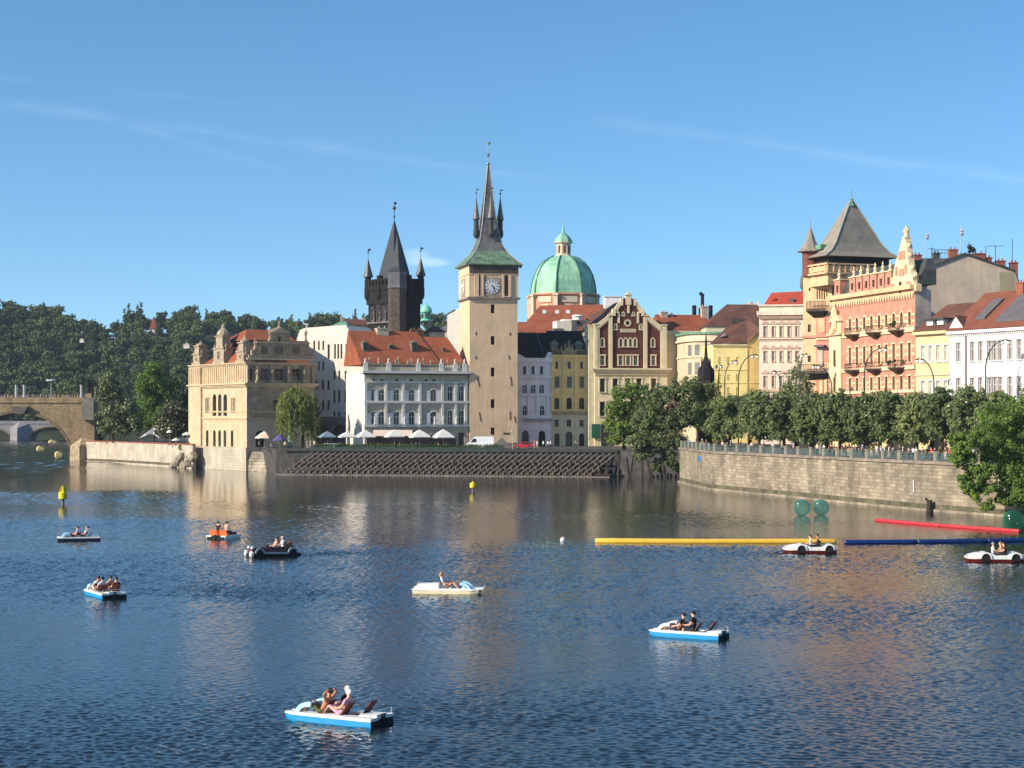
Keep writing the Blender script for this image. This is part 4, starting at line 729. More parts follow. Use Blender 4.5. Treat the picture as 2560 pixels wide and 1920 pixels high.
F.poly(mb, [(F.u(1403), z(889)), (F.u(1404), z(878)), (F.u(1412), z(874)), (F.u(1423), z(864)), (F.u(1434), z(874)), (F.u(1442), z(878)), (F.u(1443), z(889))], -.2, .3); B.part(mb, 'parapet', GST)
for p, y0, h in ((1423, 864, 1.4), (1414, 873, 1.5), (1431, 872, 1.2), (1382, 876, 1.0), (1466, 876, 1.6), (1475, 877, 1.4), (1404, 878, 1.3)):
    mb = MB(); q = F.P(F.u(p), 0, .2); statue_mb(mb, q[0], q[1], z(y0) - .02, h, .33); B.part(mb, 'statue', GST)
mb = MB(); P = F.P; zr, ze = z(824), z(886); mb.hexa([P(-.05, ze, .9), P(W - .3, ze, .9), P(W - .3, ze, 12), P(-.05, ze, 12)], [P(0, zr, 6), P(F.u(1465), zr, 6), P(F.u(1465), zr, 8), P(0, zr, 8)]); RF = B.part(mb, 'roof', DSL)
for p in (1388, 1449.5):
    u = F.u(p); mb = MB(); F.box(mb, u - .8, u + .8, z(877), z(861), .8, 4); D_ = B.part(mb, 'dormer', mat('green grey dormer', c(110, 125, 112), .7, .1), RF)
    mb = MB(); F.poly(mb, [(u - 1.05, z(861)), (u + 1.05, z(861)), (u, z(850))], .5, 4.5); o = B.part(mb, 'dormer_roof', mat('green grey dormer', None)); o.parent = RF; F.window((u - .45, u + .45, z(876), z(862), 1), DARKF, GL, rev=.77, style=0, parent=RF, name='dormer_window')
# --- brick gabled mill house
BRK = rows_mat('dark red brick', (.15, .045, .033, 1), (.12, .038, .028, 1), (.10, .04, .03, 1), .5, .16, axis='x', bump=.01, stain=.2); CST = mat('cream gable stone', (.68, .58, .38, 1), .85, .06, .6, streaks=.12)
B = Bld('brick_gabled_house', 1487, 396, 10, ZI, label='tall house with a stepped dark red brick gable and cream stone pilasters', cat='house')
F, Lf = B.front(), B.left(); W = F.u(1668); z = lambda p: F.z(p, 8); Dp = Lf.u(1473)
u_ = F.u; rows1 = [F.hole(p, 9, 889, 913, 3) for p in (1506, 1551, 1570, 1588.5, 1633)]; rows2 = [F.hole(p, 7, 846, 867, 2) for p in (1506, 1552, 1564, 1576, 1587.5, 1632)]
mb = MB(); F.wall(mb, 0, W, z(926), z(840), rows1 + rows2, .45)
gab = [(1490, 840), (1490, 826), (1535, 788), (1540, 783), (1547, 783), (1547, 762), (1553, 762), (1561, 745), (1580, 745), (1588, 762), (1594, 762), (1594, 783), (1601, 783), (1606, 788), (1652, 826), (1652, 840)]
F.poly(mb, [(u_(a), z(b)) for a, b in gab], 0.001, 1.2); B.part(mb, 'brick_gable', BRK)
lo1 = [F.hole(p, 13, 946, 980, 3) for p in (1506, 1538, 1569, 1597, 1634)] + [F.hole(p, 13, 1004, 1040, 3) for p in (1506, 1538, 1569, 1597, 1634)] + [F.hole(1520, 34, 1058, 1119, 0)]
mb = MB(); F.wall(mb, 0, W, ZI, z(926) - .003, lo1, .5); B.part(mb, 'lower_facade', CST); body(B, W, max(Dp, 6), ZI, z(840), CST)
for h in rows1 + lo1[:-1]: F.window(h, WHITE if h in rows1 else DARKF, mat('yellow brown pane', (.10, .08, .04, 1), .25) if h in rows1 else GL, sur=CST, rev=.35, sw=.28, proud=.14)
for h in rows2: F.window(h, CST, GL, sur=CST, rev=.35, style=0, sw=.22, proud=.14)
F.window(lo1[-1], DARKF, GL, rev=.5, style=0, name='shop_front'); F.bar('green_banner', mat('dark green banner', (.01, .10, .05, 1), .7), F.u(1478) + .1, F.u(1499), z(1095), z(1060), -.5)
for p, w_, yt in ((1489, 8, 813), (1526, 9, 790), (1613, 9, 790), (1660, 13, 813)):
    mb = MB(); F.box(mb, u_(p - w_ / 2), u_(p + w_ / 2), z(926), z(yt), -.35, .3); F.box(mb, u_(p - w_ / 2) - .15, u_(p + w_ / 2) + .15, z(yt), z(yt - 3), -.5, .6); B.part(mb, 'pilaster', CST)
for p in (1494, 1655): 
    mb = MB(); F.box(mb, u_(p) - .4, u_(p) + .4, z(926), z(824), -.25, .2); B.part(mb, 'pilaster', CST)
F.cornice(-.1, W + .1, z(926) - .5, 1.0, .8, CST, dd=.02)
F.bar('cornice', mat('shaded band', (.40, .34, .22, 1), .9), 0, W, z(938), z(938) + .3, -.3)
st = mat('cream gable stone', None)
for side in (-1, 1):
    m_ = lambda p: 1570.5 + side * (p - 1570.5); mb = MB()
    F.poly(mb, [(u_(m_(1652)), z(826)), (u_(m_(1652)), z(813)), (u_(m_(1606)), z(776)), (u_(m_(1606)), z(788))], -.35, .2)
    for i in range(9):
        p = 1611 + i * 4.6; y0 = 788 + (p - 1606) * .826; F.box(mb, *sorted((u_(m_(p)), u_(m_(p + 2.6)))), z(y0 + 5), z(y0 - 1), -.3, .02)
    B.part(mb, 'bargeboard', st)
    mb = MB(); F.box(mb, *sorted((u_(m_(1594)), u_(m_(1609)))), z(783), z(779), -.4, 1); F.box(mb, *sorted((u_(m_(1603)), u_(m_(1610)))), z(790), z(773), -.5, 1)
    F.poly(mb, [(u_(m_(1606)), z(779)), (u_(m_(1603)), z(768)), (u_(m_(1594)), z(756)), (u_(m_(1588)), z(752)), (u_(m_(1588)), z(760)), (u_(m_(1598)), z(779))], -.3, .6)
    F.box(mb, *sorted((u_(m_(1584)), u_(m_(1590)))), z(764), z(746), -.4, .8); F.box(mb, *sorted((u_(m_(1592)), u_(m_(1597)))), z(808), z(781), -.25, .02)
    B.part(mb, 'gable_shoulder', st)
    F.window(F.hole(m_(1602), 5, 811, 824, 1), CST, GL, rev=-.01, style=0, sur=CST, sw=.22); F.window(F.hole(m_(1583), 5, 781, 789, 2), CST, GL, rev=-.01, style=0, sur=CST, sw=.2)
mb = MB(); F.box(mb, u_(1564), u_(1577), z(762), z(737), -.4, .9); F.poly(mb, [(u_(1561), z(738)), (u_(1580), z(738)), (u_(1570.5), z(730))], -.6, 1.1); F.box(mb, u_(1568), u_(1573), z(783), z(760), -.3, .02); B.part(mb, 'gable_crown', st)
n = 20; mb = MB(); cu, cz, ro, ri = u_(1569), z(807.5), .8, .5
for i in range(n):
    t0, t1 = 2 * math.pi * i / n, 2 * math.pi * (i + 1) / n; F.poly(mb, [(cu + ri * math.cos(t0), cz + ri * math.sin(t0)), (cu + ri * math.cos(t1), cz + ri * math.sin(t1)), (cu + ro * math.cos(t1), cz + ro * math.sin(t1)), (cu + ro * math.cos(t0), cz + ro * math.sin(t0))], -.15, .01)
OC = B.part(mb, 'round_window', st); mb = MB(); mb.hexa([F.P(cu + ri * math.cos(2 * math.pi * i / n), cz + ri * math.sin(2 * math.pi * i / n), -.02) for i in range(n)], [F.P(cu + ri * math.cos(2 * math.pi * i / n), cz + ri * math.sin(2 * math.pi * i / n), .05) for i in range(n)]); B.part(mb, 'pane', GL, OC)
F.bar('nameplate', mat('pale plaque', (.5, .42, .3, 1), .8, .1), u_(1550), u_(1590), z(831), z(822), -.12)
mb = MB(); P = F.P
for a, b, zc_ in ((1487, 1570, 1), (1654, 1570, -1)): mb.hexa([P(u_(a), z(822) - .2, .9), P(u_(b), z(750) - .2, .9), P(u_(b), z(750) - .2, 14), P(u_(a), z(822) - .2, 14)], [P(u_(a), z(822) + .1, .9), P(u_(b), z(750) + .1, .9), P(u_(b), z(750) + .1, 14), P(u_(a), z(822) + .1, 14)])
B.part(mb, 'roof', BROWNTILE); mb = MB(); F.poly(mb, [(0, z(840)), (W, z(840)), (u_(1570), z(752))], 13, 14); B.part(mb, 'rear_gable', CST)
mb = MB(); F.box(mb, -1.25, -.02, ZI, z(815), .6, 5); F.box(mb, -1.35, 0, z(815), z(812), .5, 5.1); B.part(mb, 'side_turret', CREAMY)
# --- beige house with the red roof, curved corner house, brown roof
BEI = mat('beige render', (.62, .50, .33, 1), .85, .07, .5, streaks=.12); BEID = mat('dusty brown render', (.33, .25, .17, 1), .9, .12)
B, F, RF = simple_house('beige_red_roof_house', 'beige house under a broad plain red roof right of the brick gable', 1655, 1786, 400, 12, 832, 783, BEI, REDTILE, 12, z0=ZE, in0=.2, in1=.3, wins=((1700, 13, 862, 889), (1740, 14, 862, 889)), chim=((1677, 779, 1.6), (1696, 785, .6), (1779, 764, 1.5)))
F.bar('cornice', CREAMY, 0, F.u(1750), F.z(838, 5), F.z(838, 5) + 1, -.5)
B = Bld('curved_corner_house', 1733, 385, 8, ZE, label='cream corner house with a rounded front under a green copper edge', cat='house'); F = B.front(); z = lambda p: F.z(p, 4); R_ = 7.5
def arcw(z0, z1, rr, m, nm, par=None):
    mb = MB(); c0 = (R_, R_); pts = [(c0[0] + rr * math.cos(t), c0[1] + rr * math.sin(t)) for t in [math.pi + math.pi / 2 * i / 10 for i in range(11)]] + [(22, R_ - rr), (22, R_ + 8), (R_ - rr, R_ + 8)]
    mb.hexa([(a, b, z0) for a, b in pts], [(a, b, z1) for a, b in pts]); return B.part(mb, nm, m, par)
arcw(ZE, z(852), R_, mat('cream corner render', (.62, .50, .34, 1), .85, .06), 'wall'); arcw(z(852), z(847), R_ + .5, CRM, 'cornice'); arcw(z(893), z(889), R_ + .25, CRM, 'belt_course'); arcw(z(847), z(834), R_ + .1, CRM, 'attic_wall'); arcw(z(834), z(829), R_ + .6, COPPER, 'copper_edge')
for t in (200, 218, 240, 258):
    for y0, y1 in ((887, 860), (935, 905)):
        a = R(t); q = (R_ + (R_ + .02) * math.cos(a), R_ + (R_ + .02) * math.sin(a)); mb = MB(); tx_, ty_ = -math.sin(a), math.cos(a); nx, ny = math.cos(a), math.sin(a)
        pp = [(q[0] + tx_ * s_ * .6 + nx * e, q[1] + ty_ * s_ * .6 + ny * e) for s_, e in ((-1, .0), (1, .0), (1, .06), (-1, .06))]; mb.hexa([(*v, z(y0)) for v in pp], [(*v, z(y1)) for v in pp]); B.part(mb, 'window', mat('faint glass', (.2, .2, .19, 1), .3, .15))
B = roof_house('weathered_brown_roof_house', 'large weathered brown roof with many small chimneys behind the yellow house', (1765, 815, 1905, 815), (1817, 762, 1900, 763), 392, 10, CRM, BROWNTILE, z0=ZE)
for p, y, w_ in ((1840, 764, .8), (1856, 762, .8), (1870, 757, .7), (1878, 755, .7), (1885, 756, .8), (1893, 755, .8), (1864, 759, .6)):
    q = B.g(p, y, 403); mb = MB(); mb.box(q[0] - w_ / 2, q[0] + w_ / 2, q[1] - .4, q[1] + .4, q[2] - 3, q[2]); B.part(mb, 'chimney', WHITE if p in (1870, 1885, 1893) else BEI, B.RF)
rooflight(B, 1845, 805, 3, 1.2, DARKF)
B = Bld('bright_yellow_house', 1783, 372, 7, ZE, label='plain bright yellow house with a brown lean-to roof sloping down to the left', cat='house'); F = B.front(); W = F.u(1869); z = lambda p: F.z(p, 4)
YB = mat('lemon yellow render', (.80, .67, .30, 1), .85, .04); YB2 = mat('buttercup render', (.78, .55, .20, 1), .85, .05)
yh = [F.hole(p, 8, a, b, 0) for p in (1800, 1822, 1844) for a, b in ((893, 912), (936, 952), (968, 990))]
mb = MB(); F.wall(mb, 0, W, ZE, z(861), yh, .18); B.part(mb, 'front_wall', YB); F.windows(yh, YB, mat('yellow washed pane', (.60, .52, .30, 1), .4, .1), rev=.18, style=1)
mb = MB(); F.wall(mb, W, F.u(1902), ZE, z(852)); F.poly(mb, [(W, z(852)), (F.u(1902), z(852)), (F.u(1902), z(826)), (W, z(852) + .02)], 0, .3); B.part(mb, 'side_wall', YB2); body(B, F.u(1902), 10, ZE, z(861), YB)
F.bar('cornice', CREAMY, -.2, W, z(864), z(861), -.4); F.bar('belt_course', YB, 0, W, z(925), z(923), -.15); F.bar('belt_course', YB, 0, F.u(1900), z(958), z(957), -.12); F.bar('downpipe', MUSD, W - .08, W + .05, ZE, z(861), -.12)
mb = MB(); P = F.P; mb.hexa([P(-.9, z(862), -.4), P(W, z(855), -.4), P(F.u(1902), z(828), -.3), P(F.u(1902), z(793), 10), P(F.u(1843), z(816), 10)], [P(-.9, z(861), -.4), P(W, z(854), -.4), P(F.u(1902), z(826), -.3), P(F.u(1902), z(791), 10), P(F.u(1843), z(814), 10)]); RF = B.part(mb, 'roof', BROWNTILE)
mb = MB()
for i in range(3):
    f = .3 + .22 * i; a = Vector(P(W * f, 0, 0)); mb.face([P(W * (f - .04), z(852) + .35 - i * .25 + .5, 2), P(W * (f + .12), z(851) + .55 - i * .25 + .5, 2), P(W * (f + .36), z(835) + .6, 6), P(W * (f + .2), z(835) + .5, 6)])
B.part(mb, 'rooflight', mat('grey lilac sheet', (.3, .25, .27, 1), .4), RF)
# --- white ornate house
WOR = mat('creamy white stucco', (.80, .70, .56, 1), .85, .05, .5); PKT = mat('pinkish stucco trim', (.66, .44, .33, 1), .85, .08)
B = Bld('white_ornate_house', 1898, 358, -9, ZE, label='white and pink stucco house with five window columns under a bright red roof', cat='house'); F = B.front(); W = F.u(2012); z = lambda p: F.z(p, 5)
cols = (1912, 1933, 1952.5, 1972.5, 1991.5)
wz = [F.hole(p, 6.5, 816, 843, 0) for p in cols] + [F.hole(p, 6.5, 878, 904, 0) for p in cols] + [F.hole(p, 6.5, 940, 968, 0) for p in cols]
mb = MB(); F.wall(mb, 0, W, ZE, z(763), wz, .35); B.part(mb, 'facade', WOR); body(B, W, 12, ZE, z(763), WOR)
for i, h in enumerate(wz):
    Wn = F.window(h, WHITE, mat('pink tinted pane', (.34, .25, .2, 1), .3, .1), sur=PKT, rev=.25, sw=.14, proud=.08); u = (h[0] + h[1]) / 2; zt = h[3]
    mb = MB(); F.poly(mb, [(u - .75, zt + .5), (u + .75, zt + .5), (u + .5, zt + .95), (u, zt + 1.3), (u - .5, zt + .95)], -.18, .02); B.part(mb, 'pediment', PKT, Wn)
for p, h, pr, mm in ((765, .3, .35, WOR), (788, .8, .8, WOR), (792, .3, .5, PKT), (852, .8, .12, PKT), (848, .2, .3, WOR), (979, .5, .3, PKT)): F.bar('cornice', mm, -.1 - pr * .5, W, z(p), z(p) + h, -pr)
mb = MB(); [F.box(mb, W * i / 30, W * i / 30 + .2, z(793) - .3, z(790), -.45, .02) for i in range(30)]; B.part(mb, 'dentils', PKT)
mb = MB(); P = F.P; u0, u1 = F.u(1908), F.u(2016); mb.hexa([P(u0, z(763), .8), P(u1, z(763), .8), P(u1, z(763), 11), P(u0, z(763), 11)], [P(F.u(1928), z(727), 5), P(u1, z(724), 5), P(u1, z(724), 7), P(F.u(1928), z(727), 7)]); RF = B.part(mb, 'roof', rows_mat('bright new red tiles', (.55, .09, .05, 1), (.5, .08, .045, 1), (.35, .06, .04, 1), .35, .28, axis='xy', bump=.03, stain=.1))
for p in (1933, 1973): mb = MB(); F.box(mb, F.u(p) - .4, F.u(p) + .4, z(748), z(742), 2, 4); o = B.part(mb, 'dormer', mat('bright new red tiles', None)); o.parent = RF
mb = MB(); F.box(mb, F.u(1972), F.u(1985), z(757), z(745), 1.6, 3); B.part(mb, 'rooflight', SLT, RF)
# --- fountain monument
B = Bld('gothic_fountain_monument', 1765, 345, 0, ZE, label='black gothic fountain monument with a thin spire in front of the cream corner house', cat='monument')
z = lambda p: Z(p, 345); BLK = mat('soot black stone', (.02, .018, .018, 1), .9, .3, 1.5)
mb = MB(); mb.lathe(0, 0, [(2.0, ZE), (1.7, z(960)), (1.75, z(940)), (1.6, z(925)), (1.0, z(913)), (.7, z(905))], 8, R(22)); B.part(mb, 'canopy', BLK)
mb = MB(); mb.lathe(0, 0, [(.65, z(906)), (.4, z(898)), (.3, z(880)), (.18, z(850)), (.05, z(832))], 8, R(22))
for a in range(4): mb.lathe(.9 * math.cos(a * 1.57 + .4), .9 * math.sin(a * 1.57 + .4), [(.2, z(912)), (.15, z(900)), (.02, z(893))], 6)
B.part(mb, 'spire', BLK); mb = MB()
for a in range(8): t = a * math.pi / 4; mb.lathe(1.45 * math.cos(t), 1.45 * math.sin(t), [(.25, ZE), (.2, z(930)), (.02, z(918))], 5)
B.part(mb, 'pinnacles', BLK)
B = Bld('tall_black_chimney', 1756, 410, 0, 25, label='tall black chimney with a bent cowl between two low pots on the beige house ridge', cat='chimney'); z = lambda p: Z(p, 410)
mb = MB(); mb.lathe(0, 0, [(.9, 25), (.9, z(772)), (.42, z(766)), (.38, z(742)), (.5, z(738)), (.35, z(735))], 10); mb.tube([(0, 0, z(737)), (-.2, 0, z(735)), (-.7, 0, z(733))], .4, 7); B.part(mb, 'stack', BLK)
for dx in (-1.9, 1.9): mb = MB(); mb.lathe(dx, 0, [(.5, 25), (.5, z(768)), (.6, z(766)), (.3, z(763))], 8); B.part(mb, 'pot', BLK)
# --- red and cream corner palace
PR = mat('rose red render', (.60, .265, .185, 1), .85, .09, .6, streaks=.08); PC = mat('golden cream stucco', (.76, .49, .28, 1), .85, .07, .6); PCL = mat('light cream stucco', (.78, .60, .37, 1), .85, .06)
SLG = mat('grey slate roof', (.27, .235, .19, 1), .8, .14, .7, spec=.4); BALM = mat('brown balcony iron', (.09, .055, .04, 1), .7, .2)
B = Bld('red_cream_palace', 2079, 330, -74.5, ZE, label='ornate red and cream corner palace with a grey slate pyramid tower and curved gable', cat='palace')
F = B.front(); W = F.u(2288); z = lambda p: F.z(p, 0)
cols = [2126, 2143.6, 2162, 2180, 2199, 2217, 2235.5, 2255, 2275]; u0 = F.u(2126)
hz = lambda p: F.z(p, u0)
wins = []
for yb, yt, ar in ((828, 795, 2), (915, 869, 0), (981, 946, 0),):
    for p in cols: uu = F.u(p); wins.append((uu - .5, uu + .5, hz(yb), hz(yt), ar))
zt = z(752); mb = MB(); F.wall(mb, 0, W, ZE, zt, wins, .35); B.part(mb, 'facade', PR); body(B, W, 3, ZE, zt, mat('side render grey', (.42, .38, .34, 1), .9, .1))
F.bar('ground_floor', mat('bright ochre ground floor', (.76, .58, .26, 1), .85, .08), 0, W, ZE, hz(1000), -.25)
for i, h in enumerate(wins):
    F.window(h, DARKF, mat('warm brown pane', (.10, .065, .035, 1), .25, .1), sur=PCL, rev=.3, style=0, sw=.22 if i < 27 else .3, proud=.14)
    F.bar('side_panel', PC, h[1] + .3, h[1] + .62, h[2], h[3] - .4, -.10) if i % 9 < 8 else None
for p, h, pr, mm in ((752, .8, 1.0, PC), (762, 1.2, .35, PC), (844, .9, .3, PCL), (931, .7, .3, PCL), (985, .5, .3, PCL)): F.bar('cornice', mm, -.1, W + .1, z(p) if p < 800 else hz(p), (z(p) if p < 800 else hz(p)) + h, -pr)
for i in range(10):
    ua = F.u(2117) if i == 0 else F.u(cols[i - 1]) + .75; ub = F.u(cols[i]) - .75 if i < 9 else W
    for yb, yt in ((822, 816), (806, 801), (898, 893), (880, 875), (972, 968), (960, 956), (1040, 1034), (1022, 1016)): F.bar('stone_band', PCL, ua, ub, hz(yb), hz(yt), -.09)
mb = MB()
for i in range(34): u = W * (i + .5) / 34; F.poly(mb, [(u - .32, z(762)), (u + .32, z(762)), (u + .12, z(762) - .7), (u - .12, z(762) - .7)], -.4, .01)
B.part(mb, 'arcaded_frieze', PCL)
mb = MB(); uc = F.u(2108); F.box(mb, 0, uc, ZE, hz(835), -.5, .0); F.box(mb, -.2, uc + .3, hz(835), hz(831), -1.0, 0); F.box(mb, .3, uc - .3, hz(831), hz(800), -.3, 0); q = F.P(uc / 2, 0, -.6)
statue_mb(mb, q[0], q[1], hz(831), 6.0, .9); F.poly(mb, [(.2, hz(800)), (uc, hz(800)), (uc / 2, hz(775))], -.8, 0); B.part(mb, 'corner_bay', PCL)
F.window((uc / 2 - .45, uc / 2 + .45, hz(915), hz(872), 0), PC, GL, rev=-.55, style=0, sur=PC); F.window((uc / 2 - .45, uc / 2 + .45, hz(980), hz(942), 0), PC, GL, rev=-.55, style=0, sur=PC)
for yb in (838, 926):
    for pc_ in (2138, 2192, 2249):
        u = F.u(pc_); zb = hz(yb); w_ = 2.6; mb = MB(); pts = [(u - w_, 0), (u - w_ * .55, -1.5), (u + w_ * .55, -1.5), (u + w_, 0)]
        ring = lambda sc_, zz: [F.P(u + (a - u) * sc_, zz, d * sc_) for a, d in pts]
        mb.hexa(ring(.35, zb - 1.0), ring(1, zb - .15)); mb.hexa(ring(1.03, zb - .15), ring(1.03, zb + .05)); BA = B.part(mb, 'balcony', mat('cream balcony slab', (.5, .38, .25, 1), .9, .1) if 0 else BALM)
        mb = MB(); r = ring(1, zb + .05); r2 = [(a, b, zb + 1.15) for a, b, _ in r]
        for a, b in zip(range(3), range(1, 4)):
            mb.tube([r2[a], r2[b]], .06, 4)
            for k_ in range(7): t = k_ / 6; mb.tube([tuple(r[a][j] + (r[b][j] - r[a][j]) * t for j in range(3)), tuple(r2[a][j] + (r2[b][j] - r2[a][j]) * t for j in range(3))], .035, 4)
        B.part(mb, 'balcony_rail', BALM, BA)
        
        for _ in range(5 if pc_ == 2249 else 0): mb = MB(); mb.ball(tuple(Vector(r2[1]).lerp(Vector(r2[2]), rnd.random()) + Vector((0, 0, rnd.uniform(-.3, .2)))), rnd.uniform(.25, .42), 7, 5); B.part(mb, 'balcony_plant', mat('dark potted leaves', (.03, .05, .02, 1), .9, .3), BA)
# mansard with its dormers
mb = MB(); zm, P = F.z(707, 0), F.P
mb.hexa([P(0, zt + .8, .2), P(W, zt + .8, .2), P(W, zt + .8, 4), P(0, zt + .8, 4)], [P(.4, zm, 1.6), P(W, zm, 1.6), P(W, zm, 4), P(.4, zm, 4)]); mb.hexa([P(.4, zm, 1.6), P(W, zm, 1.6), P(W, zm, 4), P(.4, zm, 4)], [P(2, zm + 2, 3), P(W - 1, zm + 2, 3), P(W - 1, zm + 2, 4), P(2, zm + 2, 4)]); RF = B.part(mb, 'mansard_roof', mat('dark weathered metal', (.07, .075, .07, 1), .6, .25))
for p in (2093, 2130, 2147.5, 2165, 2183, 2202, 2221):
    u = F.u(p); mb = MB(); w_ = 1.15; F.box(mb, u - w_, u - .5, zt + .8, zm + .3, .0, 3); F.box(mb, u + .5, u + w_, zt + .8, zm + .3, .0, 3); F.box(mb, u - .5, u + .5, zm - .7, zm + .3, .0, 3); F.box(mb, u - .5, u + .5, zt + .8, zt + 1.4, 0, 3); D_ = B.part(mb, 'dormer', PR, RF)
    mb = MB(); F.box(mb, u - w_ - .15, u + w_ + .15, zm + .3, zm + .5, -.2, 3); q = P(u, 0, .4); mb.lathe(q[0], q[1], [(.5, zm + .5), (.2, zm + .9), (.35, zm + 1.4), (.1, zm + 1.7), (.18, zm + 2.0), (.03, zm + 2.4)], 7); o = B.part(mb, 'dormer_cap', PCL); o.parent = RF
    F.window((u - .5, u + .5, zt + 1.4, zm - .7, 0), DARKF, GL, rev=.35, style=0, parent=RF, name='dormer_window')
# curved gable
ug = [F.u(2222), F.u(2294)]; zg = lambda p: F.z(p, (ug[0] + ug[1]) / 2)
gp = [(2222, 742), (2222, 733), (2227, 727), (2229, 712), (2232, 705), (2231, 692), (2236, 690), (2238, 672), (2242, 655), (2247, 640), (2251, 628), (2254, 616), (2257, 604), (2261, 597)]
gr = [(2266, 597), (2269, 604), (2270, 616), (2272, 628), (2273, 640), (2275, 655), (2278, 672), (2282, 690), (2287, 692), (2286, 705), (2288, 712), (2291, 727), (2294, 733), (2294, 742)]
zq = lambda p: F.z(p, F.u(2258)); mb = MB(); F.poly(mb, [(F.u(a), zq(b) if b < 735 else zt + .8) for a, b in gp + gr], -.3, .8); GB = B.part(mb, 'gable', PCL)
mb = MB()
for (x0, x1, y0, y1) in ((2230, 2240, 730, 706), (2268, 2281, 730, 706), (2243, 2248, 686, 664), (2266, 2272, 686, 664), (2252, 2264, 690, 672), (2250, 2267, 648, 628)): F.poly(mb, [(F.u(x0), zq(y0)), (F.u(x1), zq(y0)), (F.u(x1) - .1, zq(y1)), (F.u(x0) + .1, zq(y1))], -.42, -.3)
B.part(mb, 'red_panel', PR, GB); F.window((F.u(2253), F.u(2258), zq(732), zq(704), 0), DARKF, GL, rev=-.35, style=0, parent=GB, sur=PC)
mb = MB()
for p, zz, h in ((2263.5, 597, 2.3),): q = P(F.u(p), 0, .2); statue_mb(mb, q[0], q[1], zq(zz) - .1, h * 1.0, .7)
B.part(mb, 'gable_statue', PCL, GB)
for a, b in gp[4:12:2] + gr[2:10:2]: mb = MB(); q = P(F.u(a), 0, .2); mb.ball((q[0], q[1], zq(b)), .45, 7, 5); B.part(mb, 'gable_scroll', PCL, GB); F_pal = F
# tower of the palace: shaded right face, lit left face
T2 = Bld('tmp', 2070, 333, 21, ZE); bpy.data.objects.remove(T2.o); 
def sub(B0, T):
    """a second frame whose parts belong to the first building"""
    e = bpy.data.objects.new('corner_tower', bpy.data.meshes.new('corner_tower')); C.objects.link(e); e.parent = B0.o
    e.matrix_local = (Matrix.Translation((B0.x, B0.y, B0.z0)) @ Matrix.Rotation(B0.t, 4, 'Z')).inverted() @ (Matrix.Translation((T.x, T.y, T.z0)) @ Matrix.Rotation(T.t, 4, 'Z')); T.o = e; return T
def fill(T, mb, m):
    me = mb.build('corner_tower', m, None, T.z0, obj=False); T.o.data = me
sub(B, T2); F, Lf = T2.front(), T2.left(); W2, D2 = F.u(2232), Lf.u(2026); z = lambda p: F.z(p, 0); P = F.P
mb = MB(); F.box(mb, 0, W2, z(712), z(684), 0, D2); fill(T2, mb, PC)
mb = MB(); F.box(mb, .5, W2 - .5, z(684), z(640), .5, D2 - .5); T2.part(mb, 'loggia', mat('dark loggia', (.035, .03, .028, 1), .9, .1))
mb = MB(); F.box(mb, -.7, W2 * .72, z(684), z(679), -.7, D2 + .7); F.box(mb, -.7, W2 * .72, z(661), z(657), -.7, -.3); Lf.box(mb, -.3, D2 + .7, z(661), z(657), -.7, -.3)
for i in range(9): u = -.5 + W2 * .72 * i / 8; F.box(mb, u, u + .3, z(679), z(661), -.65, -.35)
for i in range(4): u = (D2 + .5) * i / 3; Lf.box(mb, u, u + .3, z(679), z(661), -.65, -.35)
F.box(mb, -.5, W2 * .72, z(677), z(664), -.5, -.4); Lf.box(mb, -.3, D2 + .5, z(677), z(664), -.5, -.4); T2.part(mb, 'balustrade', PC)
cu, cd = W2 / 2, D2 / 2; R_at = lambda f, zz, o: [P(cu - (cu + o) * f, zz, cd - (cd + o) * f), P(cu + (cu + o) * f, zz, cd - (cd + o) * f), P(cu + (cu + o) * f, zz, cd + (cd + o) * f), P(cu - (cu + o) * f, zz, cd + (cd + o) * f)]
pr = [(1.0, z(639.5)), (.80, z(627)), (.63, z(606)), (.455, z(572)), (.28, z(538)), (.09, z(503)), (.012, z(491))]; mb = MB(); mb.face(R_at(1, z(639.5) - .02, 1.0))
for (a, za), (b, zb) in zip(pr, pr[1:]):
    A, B_ = R_at(a, za, 1.0), R_at(b, zb, 1.0)
    for k in range(4): mb.face([A[k], A[(k + 1) % 4], B_[(k + 1) % 4], B_[k]])
RF = T2.part(mb, 'pyramid_roof', SLG)
mb = MB(); [mb.tube([R_at(a, zz + .05, 1.02)[k] for a, zz in pr], .12, 5) for k in (0, 1, 3)]; T2.part(mb, 'hip_ridges', mat('pale lead ridge', (.34, .36, .33, 1), .5, .1), RF)
q = P(cu, 0, cd); mb = MB(); mb.lathe(q[0], q[1], [(.9, z(507)), (.45, z(497)), (.3, z(491)), (.4, z(489)), (.1, z(486))], 8); mb.tube([(q[0], q[1], z(488)), (q[0], q[1], z(466))], .07, 5); T2.part(mb, 'finial', COPPER, RF)
def roofdorm(u, d, py, w_, h):
    mb = MB(); zz = z(py); F.box(mb, u - w_, u + w_, zz, zz + h * .5, d, d + 3); F.poly(mb, [(u - w_ * 1.35, zz + h * .5), (u + w_ * 1.35, zz + h * .5), (u, zz + h)], d - .25, d + 3); T2.part(mb, 'roof_dormer', COPPER, RF)
    mb = MB(); F.box(mb, u - w_ * .7, u + w_ * .7, zz + .1, zz + h * .5, d - .05, d + .1); T2.part(mb, 'dormer_opening', mat('dark loggia', None), RF)
roofdorm(W2 * .53, D2 * .18, 618, .8, 2.5)
mb = MB(); Lf.box(mb, D2 * .55, D2 * .85, z(618), z(606), D2 * .08, D2 * .7); T2.part(mb, 'roof_dormer', COPPER, RF)
mb = MB()
for uu, py in ((W2 * .80, 588), (W2 * .83, 596), (W2 * .92, 600), (W2 * .95, 612)): q = P(uu, 0, cd * 1.2); mb.box(q[0] - .5, q[0] + .5, q[1] - .5, q[1] + .5, z(py + 26), z(py))
